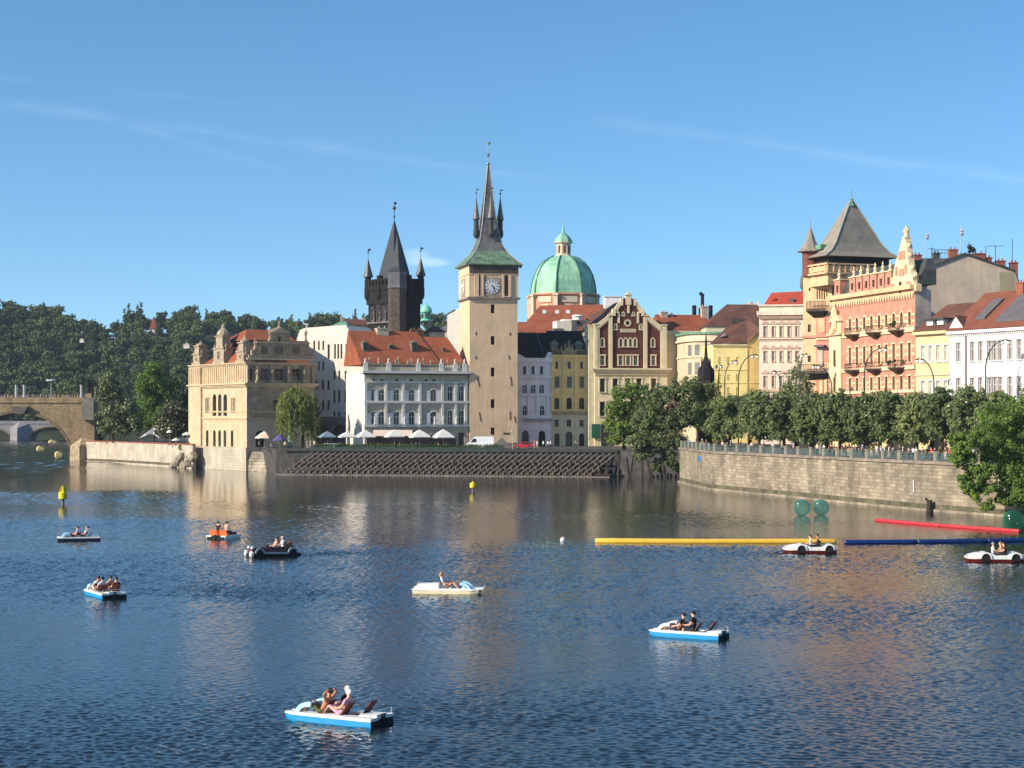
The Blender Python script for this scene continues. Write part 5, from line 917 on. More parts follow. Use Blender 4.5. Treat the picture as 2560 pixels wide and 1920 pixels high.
T2.part(mb, 'chimney', mat('sooty stack', (.035, .03, .03, 1), .9), RF)
# cream corner shaft facing the river, its balconies and the little round turret
T3 = Bld('tmp', 2008, 340, -32, ZE); bpy.data.objects.remove(T3.o); sub(B, T3); T3.o.name = 'corner_shaft'; F = T3.front(); W3 = F.u(2080); z = lambda p: F.z(p, W3 / 2)
hh = [F.hole(2023.5, 8, 811, 830), F.hole(2023.5, 8, 889, 905), F.hole(2024, 4, 719, 728)] + [F.hole(p, 3, 722, 748) for p in (2043, 2049, 2055, 2061, 2067)]
mb = MB(); F.wall(mb, 0, W3, ZE, z(682), hh, .3); F.box(mb, 0, W3, ZE, z(682) - .01, .31, 7); fill(T3, mb, PC); F.windows(hh, DARKF, mat('warm brown pane', None), rev=.3, style=0)
for nm, x0, x1, y0, y1, d_, mm in (('red_panel', 2040, 2076, 838, 792, -.12, PR), ('red_panel', 2041, 2076, 1000, 946, -.12, PR), ('red_panel', 2041, 2075, 905, 852, -.12, PR), ('arched_panel', 2047, 2063, 832, 797, -.3, PC), ('red_band', 2006, 2079, 844, 838, -.4, PR), ('cornice', 2030, 2082, 708, 703, -.6, PCL), ('cornice', 2030, 2082, 692, 684, -.8, PCL), ('belt_course', 2040, 2080, 850, 846, -.4, PCL), ('tall_window', 2050, 2058, 990, 950, -.3, PC), ('tall_window', 2062, 2069, 990, 950, -.3, PC), ('pale_door', 2045, 2058, 915, 872, -.3, mat('pale joinery', (.5, .42, .36, 1), .7, .1)), ('canopy', 2041, 2066, 868, 863, -1.3, mat('lilac canopy', (.14, .11, .14, 1), .7))):
    mb = MB(); F.box(mb, F.u(x0), F.u(x1), z(y0), z(y1), d_, .01); T3.part(mb, nm, mm)
for x0, x1, yb, yt, dd in ((2023, 2070, 780, 755, 1.4), (2006, 2073, 935, 912, 1.5)):
    mb = MB(); a, b = F.u(x0), F.u(x1); mb.hexa([F.P(a + 1, z(yb) - 1.1, 0), F.P(b - 1, z(yb) - 1.1, 0), F.P(b - 1, z(yb) - 1.1, -.2), F.P(a + 1, z(yb) - 1.1, -.2)][::-1], [F.P(a, z(yb), 0), F.P(b, z(yb), 0), F.P(b, z(yb), -dd), F.P(a, z(yb), -dd)][::-1]); F.box(mb, a, b, z(yb), z(yb) + .15, -dd - .1, 0); BA = T3.part(mb, 'balcony', mat('dark loggia', None))
    mb = MB(); n = 14
    for i in range(n + 1): u = a + (b - a) * i / n; F.box(mb, u - .05, u + .05, z(yb) + .15, z(yt), -dd, -dd + .08)
    F.box(mb, a, b, z(yt), z(yt) + .1, -dd - .03, -dd + .1); F.box(mb, a, b, z(yb) + .15, z(yb) + .6, -dd + .01, -dd + .05); T3.part(mb, 'balcony_rail', BALM, BA)
mb = MB()
for i in range(24): u = F.u(2040) + (F.u(2080) - F.u(2040)) * i / 24; F.box(mb, u, u + .12, z(703), z(694), -.45, 0)
T3.part(mb, 'corbels', PCL)
q = F.P(F.u(2022), 0, .8); rt = 1.7; mb = MB(); mb.lathe(q[0], q[1], [(rt, z(690)), (rt, z(629)), (rt + .2, z(628))], 8); TU = T3.part(mb, 'brick_turret', mat('red brown brick', (.20, .07, .05, 1), .9, .15))
mb = MB(); mb.lathe(q[0], q[1], [(rt + .95, z(628)), (rt + .3, z(620)), (rt * .62, z(600)), (.3, z(572)), (.05, z(565))], 8); mb.tube([(q[0], q[1], z(566)), (q[0], q[1], z(546))], .06, 5); T3.part(mb, 'turret_roof', SLG, TU)
mb = MB(); q = F.P(F.u(2003), 0, 1.5); mb.lathe(q[0], q[1], [(.5, z(725)), (.9, z(712)), (.9, z(692)), (.6, z(686)), (.1, z(683))], 8); T3.part(mb, 'oriel', SLT)
# --- grey party wall building
GPW = mat('patched grey render', (.52, .41, .295, 1), .92, .10, .2, dark=(.38, .31, .27))
B = Bld('grey_party_wall_building', 2294, 330, 3, ZE, label='big bare grey brown gable wall of a mansard building behind the pale yellow house', cat='building'); F = B.front(); z = lambda p: F.z(p, 8)
pg = [(2294, 1000), (2294, 740), (2307, 717), (2319, 672), (2412, 636), (2536, 678), (2553, 724), (2640, 740), (2640, 1000)]
mb = MB(); F.poly(mb, [(F.u(a), max(ZE, z(b))) for a, b in pg], 0, 2); B.part(mb, 'gable_wall', GPW)
F.bar('painted_patch', mat('ochre grey patch', (.34, .29, .19, 1), .9, .1), F.u(2499), F.u(2535), z(760), z(680), -.03)
DM = mat('dark weathered metal', None)
mb = MB(); e = 12
for (a, b), (c_, d_) in zip(pg[1:7], pg[2:8]): mb.hexa([F.P(F.u(a), z(b), -.35), F.P(F.u(c_), z(d_), -.35), F.P(F.u(c_), z(d_), e), F.P(F.u(a), z(b), e)], [F.P(F.u(a), z(b) + .35, -.35), F.P(F.u(c_), z(d_) + .35, -.35), F.P(F.u(c_), z(d_) + .35, e), F.P(F.u(a), z(b) + .35, e)])
RF = B.part(mb, 'mansard_roof', DM)
mb = MB(); mb.hexa([F.P(F.u(2284), z(740), 1.5), F.P(F.u(2325), z(740), 2.1), F.P(F.u(2325), z(740), 10), F.P(F.u(2284), z(740), 10)], [F.P(F.u(2286), z(652), 4), F.P(F.u(2400), z(641), 4), F.P(F.u(2400), z(634), 10), F.P(F.u(2286), z(634), 10)]); o = B.part(mb, 'side_roof', mat('green grey metal roof', (.10, .12, .10, 1), .5, .2)); o.parent = RF
BR2 = mat('red brick stack', (.30, .10, .06, 1), .9, .15)
for p, y, w_ in ((2402, 620, 1.6), (2467, 630, 2.2), (2490, 640, 1.4), (2523, 648, 1.6), (2312, 634, 1.4), (2360, 630, 1.2), (2556, 652, 1.4)): chimney(F, F.u(p), 5, z(700), z(y), w_, BR2 if p != 2360 else DM, None, RF)
def mast(par, x, y, z0, z1, arms=(), dish=(), m=IRON):
    mb = MB(); mb.tube([(x, y, z0), (x, y, z1)], .07, 5)
    for zz, l in arms: mb.tube([(x - l, y, zz), (x + l, y, zz)], .05, 4); [mb.tube([(x + k * l, y - .3, zz), (x + k * l, y + .3, zz)], .03, 4) for k in (-1, -.5, .5, 1)]
    for zz, r in dish: mb.lathe(x + .1, y - .2, [(.05, zz - r), (r, zz), (.05, zz + r)], 8)
    B.part(mb, 'antenna', m, par)
ANT = mat('pale antenna metal', (.45, .42, .42, 1), .5, .1)
for p, y0, y1, ar, di in ((2335, 634, 561, (), ((588, .45), (582, .4))), (2423, 636, 556, (), ((578, .45), (570, .4))), (2443, 640, 598, ((606, .6),), ((612, .6), (622, .5))), (2452, 640, 612, ((616, .5),), ((618, .6),)), (2486, 640, 608, (), ()), (2510, 648, 606, ((608, 1.5),), ()), (2553, 655, 590, (), ()), (2348, 634, 612, ((616, .6),), ())):
    q = F.P(F.u(p), 0, 5); mast(RF, q[0], q[1], z(y0) - 1, z(y1), [(z(a), l) for a, l in ar], [(z(a), r) for a, r in di], ANT if p in (2335, 2423) else IRON)
mb = MB(); a, b = F.u(2315), F.u(2410)
for zz in (617, 625): mb.tube([F.P(a + 3, z(zz) , 6), F.P(b, z(zz), 6)], .06, 4)
for i in range(8): u = a + 3 + (b - a - 3) * i / 7; mb.tube([F.P(u, z(640), 6), F.P(u, z(616), 6)], .05, 4)
B.part(mb, 'roof_railing', mat('teal rail', (.10, .17, .17, 1), .5), RF)
# --- pale yellow and white houses on the embankment street
PYE = mat('pale yellow render', (.72, .56, .30, 1), .85, .05, .5); WHH = mat('cool white render', (.80, .78, .76, 1), .85, .04, .5)
def street_house(name, label, px0, Y0, px1, wallm, eave, rows, sur, fr, gl, z0=ZE, sill=0, deep=10, ridge=None, t=-64):
    B = Bld(name, px0, Y0, t, z0, label=label, cat='house'); F = B.front(); W = F.u(px1); z = lambda p: F.z(p, 0); hs = []
    for ps, yt, yb, w_ in rows:
        for p in ps: u = F.u(p); hs.append((u - w_ / 2, u + w_ / 2, z(yb), z(yt), 0))
    mb = MB(); F.wall(mb, 0, W, z0, z(eave), hs, .3); B.part(mb, 'facade', wallm); body(B, W, deep, z0, z(eave), wallm)
    F.windows(hs, fr, gl, sur=sur, rev=.25, sw=.2, proud=.1)
    F.bar('cornice', wallm, -.1, W, z(eave) - .5, z(eave), -.7); return B, F, W, z
B, F, W, z = street_house('pale_yellow_house', 'pale yellow house with white windows and roof dormers between palace and white house', 2289, 298, 2374, PYE, 831, (((2308, 2327, 2346, 2365), 866, 906, 1.0), ((2308, 2327, 2346, 2365), 953, 990, 1.0)), WHITE, WHITE, mat('pale green pane', (.36, .38, .30, 1), .3, .1))
F.bar('belt_course', CRM, 0, W, z(940), z(936), -.2); P = F.P
mb = MB(); mb.hexa([P(0, z(830), -.8), P(W, z(830), -.8), P(W, z(830), 12), P(0, z(830), 12)], [P(1, z(760), 6), P(W, z(760), 6), P(W, z(760), 7), P(1, z(760), 7)]); RF = B.part(mb, 'roof', BROWNTILE)
for p in (2322, 2348): u = F.u(p); mb = MB(); F.box(mb, u - .8, u + .8, z(816), z(803), .2, 3); o = B.part(mb, 'dormer', WHITE, RF); mb = MB(); F.box(mb, u - 1.3, u + 1.3, z(803), z(799), -.3, 3.2); B.part(mb, 'dormer_roof', DM, RF)
B, F, W, z = street_house('white_embankment_house', 'bright white house with brown windows at the far right end of the embankment street', 2374, X(0, 0) * 0 + 289.5, 2760, WHH, 829, (((2396, 2431, 2451.5, 2474, 2487, 2500.6, 2525, 2548, 2572), 858, 906, .95), ((2396, 2431, 2451.5, 2474, 2487, 2500.6, 2525, 2548, 2572), 946, 1000, .95)), mat('pale grey trim', (.6, .58, .56, 1), .8), WHITE, mat('brown violet pane', (.16, .10, .08, 1), .25, .1))
P = F.P; F.bar('downpipe', mat('brown downpipe', (.12, .08, .07, 1), .6), F.u(2416) - .1, F.u(2416) + .12, ZE, z(829), -.2)
mb = MB(); [F.box(mb, u * .5, u * .5 + .22, z(829) - .9, z(829) - .5, -.4, .01) for u in range(int(W * 2))]; B.part(mb, 'dentils', WHH)
mb = MB(); mb.hexa([P(0, z(828), -.9), P(W, z(828), -.9), P(W, z(828), 14), P(0, z(828), 14)], [P(.6, F.z(728, 2), 7), P(W, F.z(728, 2), 7), P(W, F.z(728, 2), 8), P(.6, F.z(728, 2), 8)]); RF = B.part(mb, 'roof', rows_mat('red brown tiles', (.30, .10, .06, 1), (.25, .085, .05, 1), (.15, .06, .04, 1), .35, .28, axis='xy', bump=.03, stain=.25))
mb = MB(); ua, ub = F.u(2373), F.u(2414); F.poly(mb, [(ua, z(829)), (ub, z(829)), (ub, z(826)), ((ua + ub) / 2, z(793)), (ua, z(826))], -.3, .1); o = B.part(mb, 'pediment', WHH, RF); mb = MB(); F.poly(mb, [(ua - .2, z(826)), ((ua + ub) / 2, z(793)), (ub + .2, z(826)), (ub + .2, z(825)), ((ua + ub) / 2, z(790)), (ua - .2, z(825))], -.4, 5); B.part(mb, 'pediment_roof', BROWNTILE, RF)
for ua, ub, f0, f1 in ((2426, 2450, .25, .75), (2486, 2560, .15, .8)):
    a, b = F.u(ua), F.u(ub); q = lambda u, f, e=.35: P(u, z(828) + (F.z(728, 2) - z(828)) * f + e, -.9 + 7.9 * f - .1)
    mb = MB(); mb.hexa([q(a, f0, 0), q(b, f0, 0), q(b, f1, 0), q(a, f1, 0)], [q(a, f0), q(b, f0), q(b, f1), q(a, f1)]); B.part(mb, 'rooflight_band', mat('blue grey glazing', (.13, .12, .12, 1), .5, .1), RF)
for p, y, mm, w_ in ((2478, 712, BR2, 1.6), (2523, 708, WHITE, 1.2)): chimney(F, F.u(p), 6.5, F.z(745, 4), F.z(y, 4), w_, mm, None, RF)
# ---------------------------------------------------------------- trees, hill
def leafmat(name, col, dark, trans=.32, objvar=.22, scale=.35):
    return mat(name, col, .75, .2, scale, spec=.25, dark=dark, trans=trans, objvar=objvar)
LEAF = leafmat('mid green leaves', (.245, .29, .115, 1), (.135, .175, .07)); LEAFD = leafmat('dark green leaves', (.105, .14, .05, 1), (.055, .082, .033), .15, .35, .08)
LEAFO = leafmat('olive green leaves', (.20, .25, .10, 1), (.11, .145, .058)); LEAFB = leafmat('fresh green leaves', (.175, .27, .055, 1), (.085, .14, .034)); BLOS = leafmat('pale blossom', (.50, .46, .32, 1), (.36, .34, .22), .1, .05)
LEAFH = leafmat('hill green leaves', (.13, .17, .06, 1), (.07, .10, .038), .2, .35, .08)
WILL = leafmat('willow leaves', (.165, .20, .055, 1), (.09, .12, .03)); BARK = mat('tree bark', (.055, .042, .03, 1), .9, .25, 2)
def crown_mesh(name, blobs, n, size, mats, frac=0.0, seed=1, droop=0.0, shell=.12):
    """leaf clumps scattered through ellipsoid limbs of the crown; frac of them use the second material (blossom)"""
    rs = np.random.RandomState(seed); B_ = np.array([[*b[:3], b[3], b[4] if len(b) > 4 else b[3] * .85] for b in blobs], float); w_ = B_[:, 3] ** 2; w_ /= w_.sum()
    # satellite tufts round every limb give the outline its gaps
    T = []
    for b, ww in zip(B_, w_):
        for _ in range(max(10, int(150 * ww * len(B_) / len(B_) ** .6))):
            d = rs.randn(3); d /= np.linalg.norm(d); q = rs.rand() ** .5; T.append([b[0] + d[0] * b[3] * q, b[1] + d[1] * b[3] * q, b[2] + d[2] * b[4] * q, b[3] * rs.uniform(.2, .42)])
    T = np.array(T); idx = rs.randint(0, len(T), n); d = rs.randn(n, 3); d /= np.linalg.norm(d, axis=1)[:, None]; r = T[idx, 3] * (shell + (1 - shell) * rs.rand(n) ** .5)
    Pp = T[idx, :3] + d * r[:, None]; Pp[:, 2] -= droop * rs.rand(n) ** 2
    nrm = d + rs.randn(n, 3) * .55 + np.array([0, 0, .35]); nrm /= np.linalg.norm(nrm, axis=1)[:, None]
    a = np.cross(nrm, rs.randn(n, 3)); a /= np.linalg.norm(a, axis=1)[:, None]; b = np.cross(nrm, a); s = size * rs.uniform(.6, 1.35, n)[:, None]
    V = np.stack([Pp - a * s * .5, Pp - b * s * .36 + nrm * s * .08, Pp + a * s * .5, Pp + b * s * .36 + nrm * s * .08], 1).reshape(-1, 3)
    me = bpy.data.meshes.new(name); me.vertices.add(len(V)); me.vertices.foreach_set('co', V.ravel()); me.loops.add(4 * n); me.loops.foreach_set('vertex_index', np.arange(4 * n, dtype=np.int32))
    me.polygons.add(n); me.polygons.foreach_set('loop_start', np.arange(0, 4 * n, 4, dtype=np.int32)); me.polygons.foreach_set('loop_total', np.full(n, 4, dtype=np.int32))
    mi = np.zeros(n, np.int32)
    if frac: mi[(rs.rand(n) < frac) & (r > T[idx, 3] * .7)] = 1
    me.polygons.foreach_set('material_index', mi); me.update(calc_edges=True)
    for m in mats: me.materials.append(m)
    return me
def trunk_mesh(h, r, spread, seed=0, lean=(0, 0), z0=0.0):
    rs = random.Random(seed); mb = MB(); top = (lean[0], lean[1], h); mb.tube([(0, 0, z0), (lean[0] * .3, lean[1] * .3, h * .45), top], r, 8, r * .55)
    for i in range(6):
        a = i * 1.05 + rs.random(); l = spread * rs.uniform(.5, .95); z_ = h * rs.uniform(.55, .98); f = z_ / h
        mb.tube([(lean[0] * f, lean[1] * f, z_), (lean[0] * f + l * .5 * math.cos(a), lean[1] * f + l * .5 * math.sin(a), z_ + l * .45), (lean[0] * f + l * math.cos(a), lean[1] * f + l * math.sin(a), z_ + l * 1.0)], r * .45, 5, r * .12)
    return mb.build('trunk', BARK, obj=False)
def tree(name, label, x, y, z0, crown, trunk, group=None, s=1.0, rz=0.0, sz=None):
    o = empty(name, (x, y, z0), rz, label=label, cat='tree', **({'group': group} if group else {})); o.scale = (s, s, sz or s)
    for nm, me in (('crown', crown), ('trunk', trunk)): q = bpy.data.objects.new(nm, me); C.objects.link(q); q.parent = o
    return o
def blobs(rx, rz, zc, n, seed, flat=.85, r0=.42):
    rs = random.Random(seed); out = [(0, 0, zc, rx * .62, rz * .7)]
    for i in range(n):
        a = 2.4 * i + rs.random(); t = rs.uniform(-1, 1); q = math.sqrt(1 - t * t) * rx * rs.uniform(.5, .68)
        out.append((q * math.cos(a), q * math.sin(a), zc + t * rz * .62, rx * r0 * rs.uniform(.75, 1.15), rx * r0 * rs.uniform(.6, .95)))
    return out
# hill
SKY_ = [(-400, 735), (0, 752), (100, 768), (180, 786), (250, 806), (290, 812), (330, 792), (400, 790), (470, 778), (540, 776), (600, 790), (700, 803), (760, 795), (900, 790), (1000, 795), (1080, 792), (1150, 806), (1300, 815), (2000, 870)]
def skyl(px):
    for (a, ya), (b, yb) in zip(SKY_, SKY_[1:]):
        if px <= b: return ya + (yb - ya) * (px - a) / (b - a)
    return 880
HY0, HY1 = 900.0, 1180.0
def hillz(x, y):
    px = 1280 + x / y * FPX; top = Z(skyl(max(-400, px)), HY1) - 11.5; f = max(0, min(1, (y - HY0) / (HY1 - HY0))); f = f * f * (3 - 2 * f) * .35 + f * .65
    return 5 + (top - 5) * f + 1.2 * math.sin(x * .13) * math.sin(y * .09)
mb = MB(); nx, ny = 60, 22; gx = [-460 + i * 13.0 for i in range(nx)]; gy = [HY0 - 8 + (HY1 + 60 - HY0) * j / (ny - 1) for j in range(ny)]
mb.v = [(a, b, hillz(a, min(b, HY1)) if j else -2) for j, b in enumerate(gy) for a in gx]; mb.f = [(j * nx + i, j * nx + i + 1, (j + 1) * nx + i + 1, (j + 1) * nx + i) for j in range(ny - 1) for i in range(nx - 1)]; mb.m = [0] * len(mb.f)
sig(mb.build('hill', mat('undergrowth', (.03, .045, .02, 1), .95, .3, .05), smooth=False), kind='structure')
HM = [(crown_mesh('crown', blobs(6.4, 6.0, 7.5, 9, k + 20), 1500, 1.25, [(LEAFD, LEAFD, LEAFD, LEAFH)[k % 4]], seed=k), trunk_mesh(6, .35, 3, k)) for k in range(5)]
CM = (crown_mesh('crown', [(0, 0, 3 + i * 1.9, 3.4 - i * .42, 1.5) for i in range(7)], 1300, .9, [LEAFD], seed=9), trunk_mesh(12, .3, 1, 9))
PM = (crown_mesh('crown', [(0, 0, 3 + i * 2.1, 1.6 if i < 6 else 1.0, 1.8) for i in range(8)], 1300, .8, [LEAFD], seed=19), trunk_mesh(14, .3, 1, 19))
rr = random.Random(5); hill_n = 0; USED = set()
ORD = ('top', 'second', 'third', 'fourth', 'fifth', 'sixth', 'seventh', 'eighth', 'ninth', 'tenth', 'eleventh', 'twelfth', 'thirteenth', 'fourteenth', 'fifteenth')
def colname(px):
    for a, n_ in ((18, 'at the left edge'), (55, 'above the two left bridge pillars'), (100, 'left of the bridge lamp'), (150, 'above the bridge lamp'), (200, 'left of the right bridge pillar'), (245, 'above the bronze bridge statue'), (290, 'above the blossoming chestnut'), (335, 'right of the chestnut top'), (385, 'above the fresh green tree'), (440, 'above the dark chestnut'), (495, 'left of the museum'), (545, 'behind the left museum spires'), (600, 'behind the red museum roof'), (660, 'left of the museum gable'), (720, 'right of the museum gable'), (790, 'left over the white building'), (850, 'over the copper cap'), (930, 'left of the black tower')):
        if px < a: return n_
    return 'right of the black tower'
LBL = ('broadleaf tree among the dense wood on the hillside', 'dark rounded tree among the dense wood on the hillside', 'lighter green tree among the dense wood on the hillside')
for j in range(15):
    y = HY0 + 6 + (HY1 - HY0 - 4) * j / 14; step = 9.6 * (y / 1050); px = -60
    while px < (495 if j < 12 else 1150):
        xx = X(px + rr.uniform(-12, 12), y); yy = y + rr.uniform(-7, 7)
        if not (262 < px < 302 and j == 14):
            if px > 495 and 930 < px < 1050: px += step * FPX / y; continue
            k = rr.randrange(5); con = j > 11 and rr.random() < .13; cm, tm = CM if con else HM[k]
            lb_ = ('narrow dark conifer' if con else ('rounded tree', 'dark rounded tree', 'lighter green tree')[k % 3]) + f' in the {ORD[14 - j]} tier of the hill {colname(px)}'
            if lb_ in USED: px += step * .3 * FPX / y; continue
            USED.add(lb_); tree('conifer_tree' if con else 'hillside_tree', lb_, xx, yy, hillz(xx, min(yy, HY1)) - .5, cm, tm, 'conifers on the wooded hill' if con else 'trees of the wooded hillside ' + ('pale', 'dark', 'light')[k % 3], rr.uniform(.85, 1.25), rr.uniform(0, 6.2)); hill_n += 1
        px += step * FPX / y
for i, p in enumerate((312, 322, 343, 352)): tree('poplar_tree', ('leftmost', 'second from left', 'third from left', 'rightmost')[i] + ' of four slender poplars standing against the sky on the hilltop', X(p, 1175), 1175, hillz(X(p, 1175), 1175), *PM, 'poplars on the hilltop', 1.0 + .1 * (i % 2), i)
for i, p in enumerate((800, 812, 960, 1075, 1100)): xx = X(p, 1176); tree('hillside_tree', 'broadleaf tree on the ridge ' + ('left of the copper cap', 'above the copper cap', 'left of the black tower', 'right of the mint cupola', 'beside the narrow white gable')[i], xx, 1176, hillz(xx, 1176), *HM[i % 5], 'trees on the ridge behind the roofs', 1.2, i)
xx = X(541, 1178); 
HOUSEW = mat('far white wall', (.7, .68, .64, 1), .9)
def hill_house(px, py, Y, w_, h, label, roof, spire=0.0):
    x = X(px, Y); zb = Z(py, Y); o = empty('hill_house', (x, Y, zb - h), label=label, cat='house'); mb = MB(); mb.box(-w_ / 2, w_ / 2, 0, w_, -6 if spire else -.6, h); mb.build('walls', HOUSEW, o)
    mb = MB(); mb.lathe(0, w_ / 2, [(w_ * .78, h), (.05, h + (spire or w_ * .4))], 4, R(45)); mb.build('roof', roof, o)
hill_house(383, 823, 1150, 4.5, 7, 'tiny white tower with a tall red pointed roof on the hilltop', mat('red spire', (.24, .06, .04, 1), .8), 9)
hill_house(466, 862, 1060, 3.5, 1.6, 'small white villa among the hillside trees left of the museum spires', CAF); hill_house(204, 849, 1060, 2.4, 1.2, 'small white wall showing in the middle of the hillside wood', CAF); hill_house(466, 829, 1120, 3, 1.6, 'tiny white house high on the hillside above the museum', CAF)
mb = MB(); x = X(132, 1185); mb.tube([(x, 1185, 60), (x, 1185, Z(757, 1185))], .35, 5, .12); sig(mb.build('radio_mast', mat('hazy steel', (.3, .34, .36, 1), .7)), 'thin radio mast above the hill at the left', 'mast')
# trees on the left quay
def pxblob(px0, py, rpx, rpy, Y, x0, z0, dy=0): return ((X(px0, Y) - x0), dy, Z(py, Y) - z0, rpx / FPX * Y, rpy / FPX * Y)
def placed(name, label, base, Y, bl, n, size, mats, frac=0, seed=1, z0=ZI, tr=None, lean=(0, 0), **k):
    x0 = X(base, Y); rs = random.Random(seed); B_ = [pxblob(*b, Y, x0, z0, rs.uniform(-1, 1) * b[2] / FPX * Y * .6) for b in bl]
    B_ += [(b[0], b[1] + s_ * b[3] * .55, b[2] - b[3] * .1, b[3] * .75, b[4] * .75) for b in B_ for s_ in (-1, 1)]
    h = max(b[2] for b in B_); return tree(name, label, x0, Y, z0, crown_mesh('crown', B_, n, size, mats, frac, seed, **k), tr or trunk_mesh(h * .7, .38, h * .25, seed, lean))
placed('chestnut_tree', 'tall chestnut covered in pale blossom beside the stone bridge', 283, 447, [(278, 955, 30, 26), (262, 985, 28, 26), (292, 985, 26, 22), (260, 1030, 27, 30), (285, 1040, 30, 34), (318, 1015, 30, 26), (335, 1045, 28, 28), (308, 1065, 34, 28), (345, 1068, 20, 22), (262, 1068, 24, 18)], 16000, .5, [LEAFO, BLOS], .30, 31)
placed('maple_tree', 'fresh green tree behind the blossoming chestnut on the quay', 385, 462, [(385, 925, 30, 28), (362, 960, 30, 28), (405, 955, 28, 28), (380, 1000, 44, 36), (425, 985, 20, 24), (360, 1040, 36, 34), (410, 1040, 40, 34), (440, 960, 14, 18)], 16000, .52, [LEAFB], 0, 32)
placed('quay_chestnut_tree', 'dark round chestnut with a few blossoms at the left of the museum', 432, 425, [(430, 1030, 32, 26), (408, 1055, 26, 24), (455, 1050, 26, 26), (430, 1075, 38, 22), (465, 1080, 16, 18), (398, 1078, 14, 14)], 11000, .48, [leafmat('dull green leaves', (.12, .125, .06, 1), (.06, .07, .035)), BLOS], .2, 33)
placed('shade_tree', 'dark leafy tree filling the corner between the bridge and blossoming chestnut', 245, 468, [(242, 1035, 14, 22), (250, 1070, 20, 26), (240, 1092, 16, 12), (470, 960, 6, 10), (460, 1000, 16, 30), (470, 1040, 12, 24)], 3500, .6, [LEAFD], 0, 34)
placed('quay_bush', 'bright green bush spilling over the pale quay wall', 462, 409, [(458, 1118, 13, 8), (470, 1112, 8, 8)], 900, .4, [LEAFB], 0, 35, tr=trunk_mesh(1, .08, .5, 3))
# willow
x0 = X(757, 376); rs = np.random.RandomState(4); Q = []
for i in range(230):
    a, q = rs.rand() * 6.28, rs.rand() ** .6 * 4.0; top = 12.6 - .22 * q * q + rs.uniform(-1.2, .3); ln = rs.uniform(3.5, 8.0) * (.6 + .1 * q)
    Q.append((-1.5 + q * math.cos(a) * 1.0, q * math.sin(a), top, max(.9, top - ln)))
PB = [(px_ + rs.normal() * .12, py_ + rs.normal() * .12, zt_ - (zt_ - zb_) * t, .28, .34) for px_, py_, zt_, zb_ in Q for t in np.linspace(0, 1, 9)]
def strand_mesh(P_, n, size, m):
    P_ = np.array(P_); rs = np.random.RandomState(8); idx = rs.randint(0, len(P_), n); c_ = P_[idx, :3] + rs.randn(n, 3) * np.array([.16, .16, .3]); d = rs.randn(n, 3) * .5 + np.array([0, -.4, 0]); d /= np.linalg.norm(d, axis=1)[:, None]
    up = np.array([0, 0, 1.0]) + rs.randn(n, 3) * .25; a = np.cross(d, up); a /= np.linalg.norm(a, axis=1)[:, None]; s = size * rs.uniform(.7, 1.3, n)[:, None]
    V = np.stack([c_ - up * s, c_ - a * s * .3, c_ + up * s, c_ + a * s * .3], 1).reshape(-1, 3); mb = MB(); mb.v = [tuple(v) for v in V]; mb.f = [tuple(range(4 * i, 4 * i + 4)) for i in range(n)]; mb.m = [0] * n; return mb.build('crown', m, obj=False)
tree('weeping_willow', 'weeping willow on the terrace in front of the ochre museum', x0, 376, ZI, strand_mesh(PB, 15000, .34, WILL), trunk_mesh(8, .4, 2.6, 4))
placed('dark_yew_tree', 'narrow dark tree pressed against the right side of the willow', 790, 386, [(790, 1020, 10, 22), (792, 1060, 12, 26), (790, 1095, 10, 14), (787, 1000, 7, 14)], 2600, .4, [LEAFD], 0, 36)
# right bank
placed('bright_park_tree', 'yellow green tree rising in front of the brick gabled house', 1560, 350, [(1545, 985, 25, 22), (1580, 975, 26, 22), (1528, 1020, 22, 26), (1560, 1020, 34, 32), (1600, 1005, 24, 26), (1525, 1060, 20, 24), (1555, 1070, 34, 26), (1535, 1098, 22, 12), (1590, 1060, 30, 30)], 13000, .42, [LEAFB], 0, 41)
placed('dark_park_tree', 'darker blue green tree just right of the yellow green park tree', 1618, 347, [(1610, 975, 20, 18), (1640, 985, 24, 24), (1620, 1020, 34, 30), (1650, 1040, 30, 34), (1610, 1075, 34, 26)], 8000, .42, [LEAFD], 0, 42, z0=ZE)
placed('bank_willow_tree', 'large grey green tree leaning over the water at the corner of the wall', 1660, 326, [(1640, 1000, 34, 30), (1690, 975, 34, 30), (1730, 965, 32, 26), (1770, 980, 34, 30), (1610, 1050, 36, 34), (1660, 1050, 44, 40), (1720, 1030, 46, 42), (1780, 1030, 42, 40), (1590, 1100, 28, 26), (1640, 1105, 34, 30), (1690, 1090, 30, 26), (1600, 1135, 20, 26), (1670, 1140, 26, 34), (1640, 1165, 16, 18), (1690, 1165, 14, 20), (1820, 1010, 28, 28), (1620, 1130, 16, 20)], 46000, .38, [LEAFO], 0, 43, z0=1.2, lean=(-1, -1))
placed('second_park_tree', 'bushy green tree between the leaning tree and the linden row', 1825, 322, [(1810, 1010, 30, 26), (1850, 1020, 30, 28), (1790, 1060, 34, 34), (1840, 1065, 36, 34), (1870, 1045, 22, 26), (1800, 1095, 22, 14)], 18000, .4, [LEAF], 0, 44, z0=ZE)
placed('blossoming_tree', 'tall loose tree with cream blossom in front of the white ornate house', 1992, 328, [(1996, 905, 12, 24), (1985, 935, 20, 20), (2005, 945, 20, 22), (1970, 965, 24, 20), (1995, 975, 30, 24), (2022, 965, 18, 22), (1960, 995, 26, 18), (2010, 1000, 30, 20), (2030, 990, 18, 16)], 3600, .42, [LEAF, BLOS], .34, 45, z0=ZE, shell=.2)
LBR = [('first', 1900), ('second', 1962)]
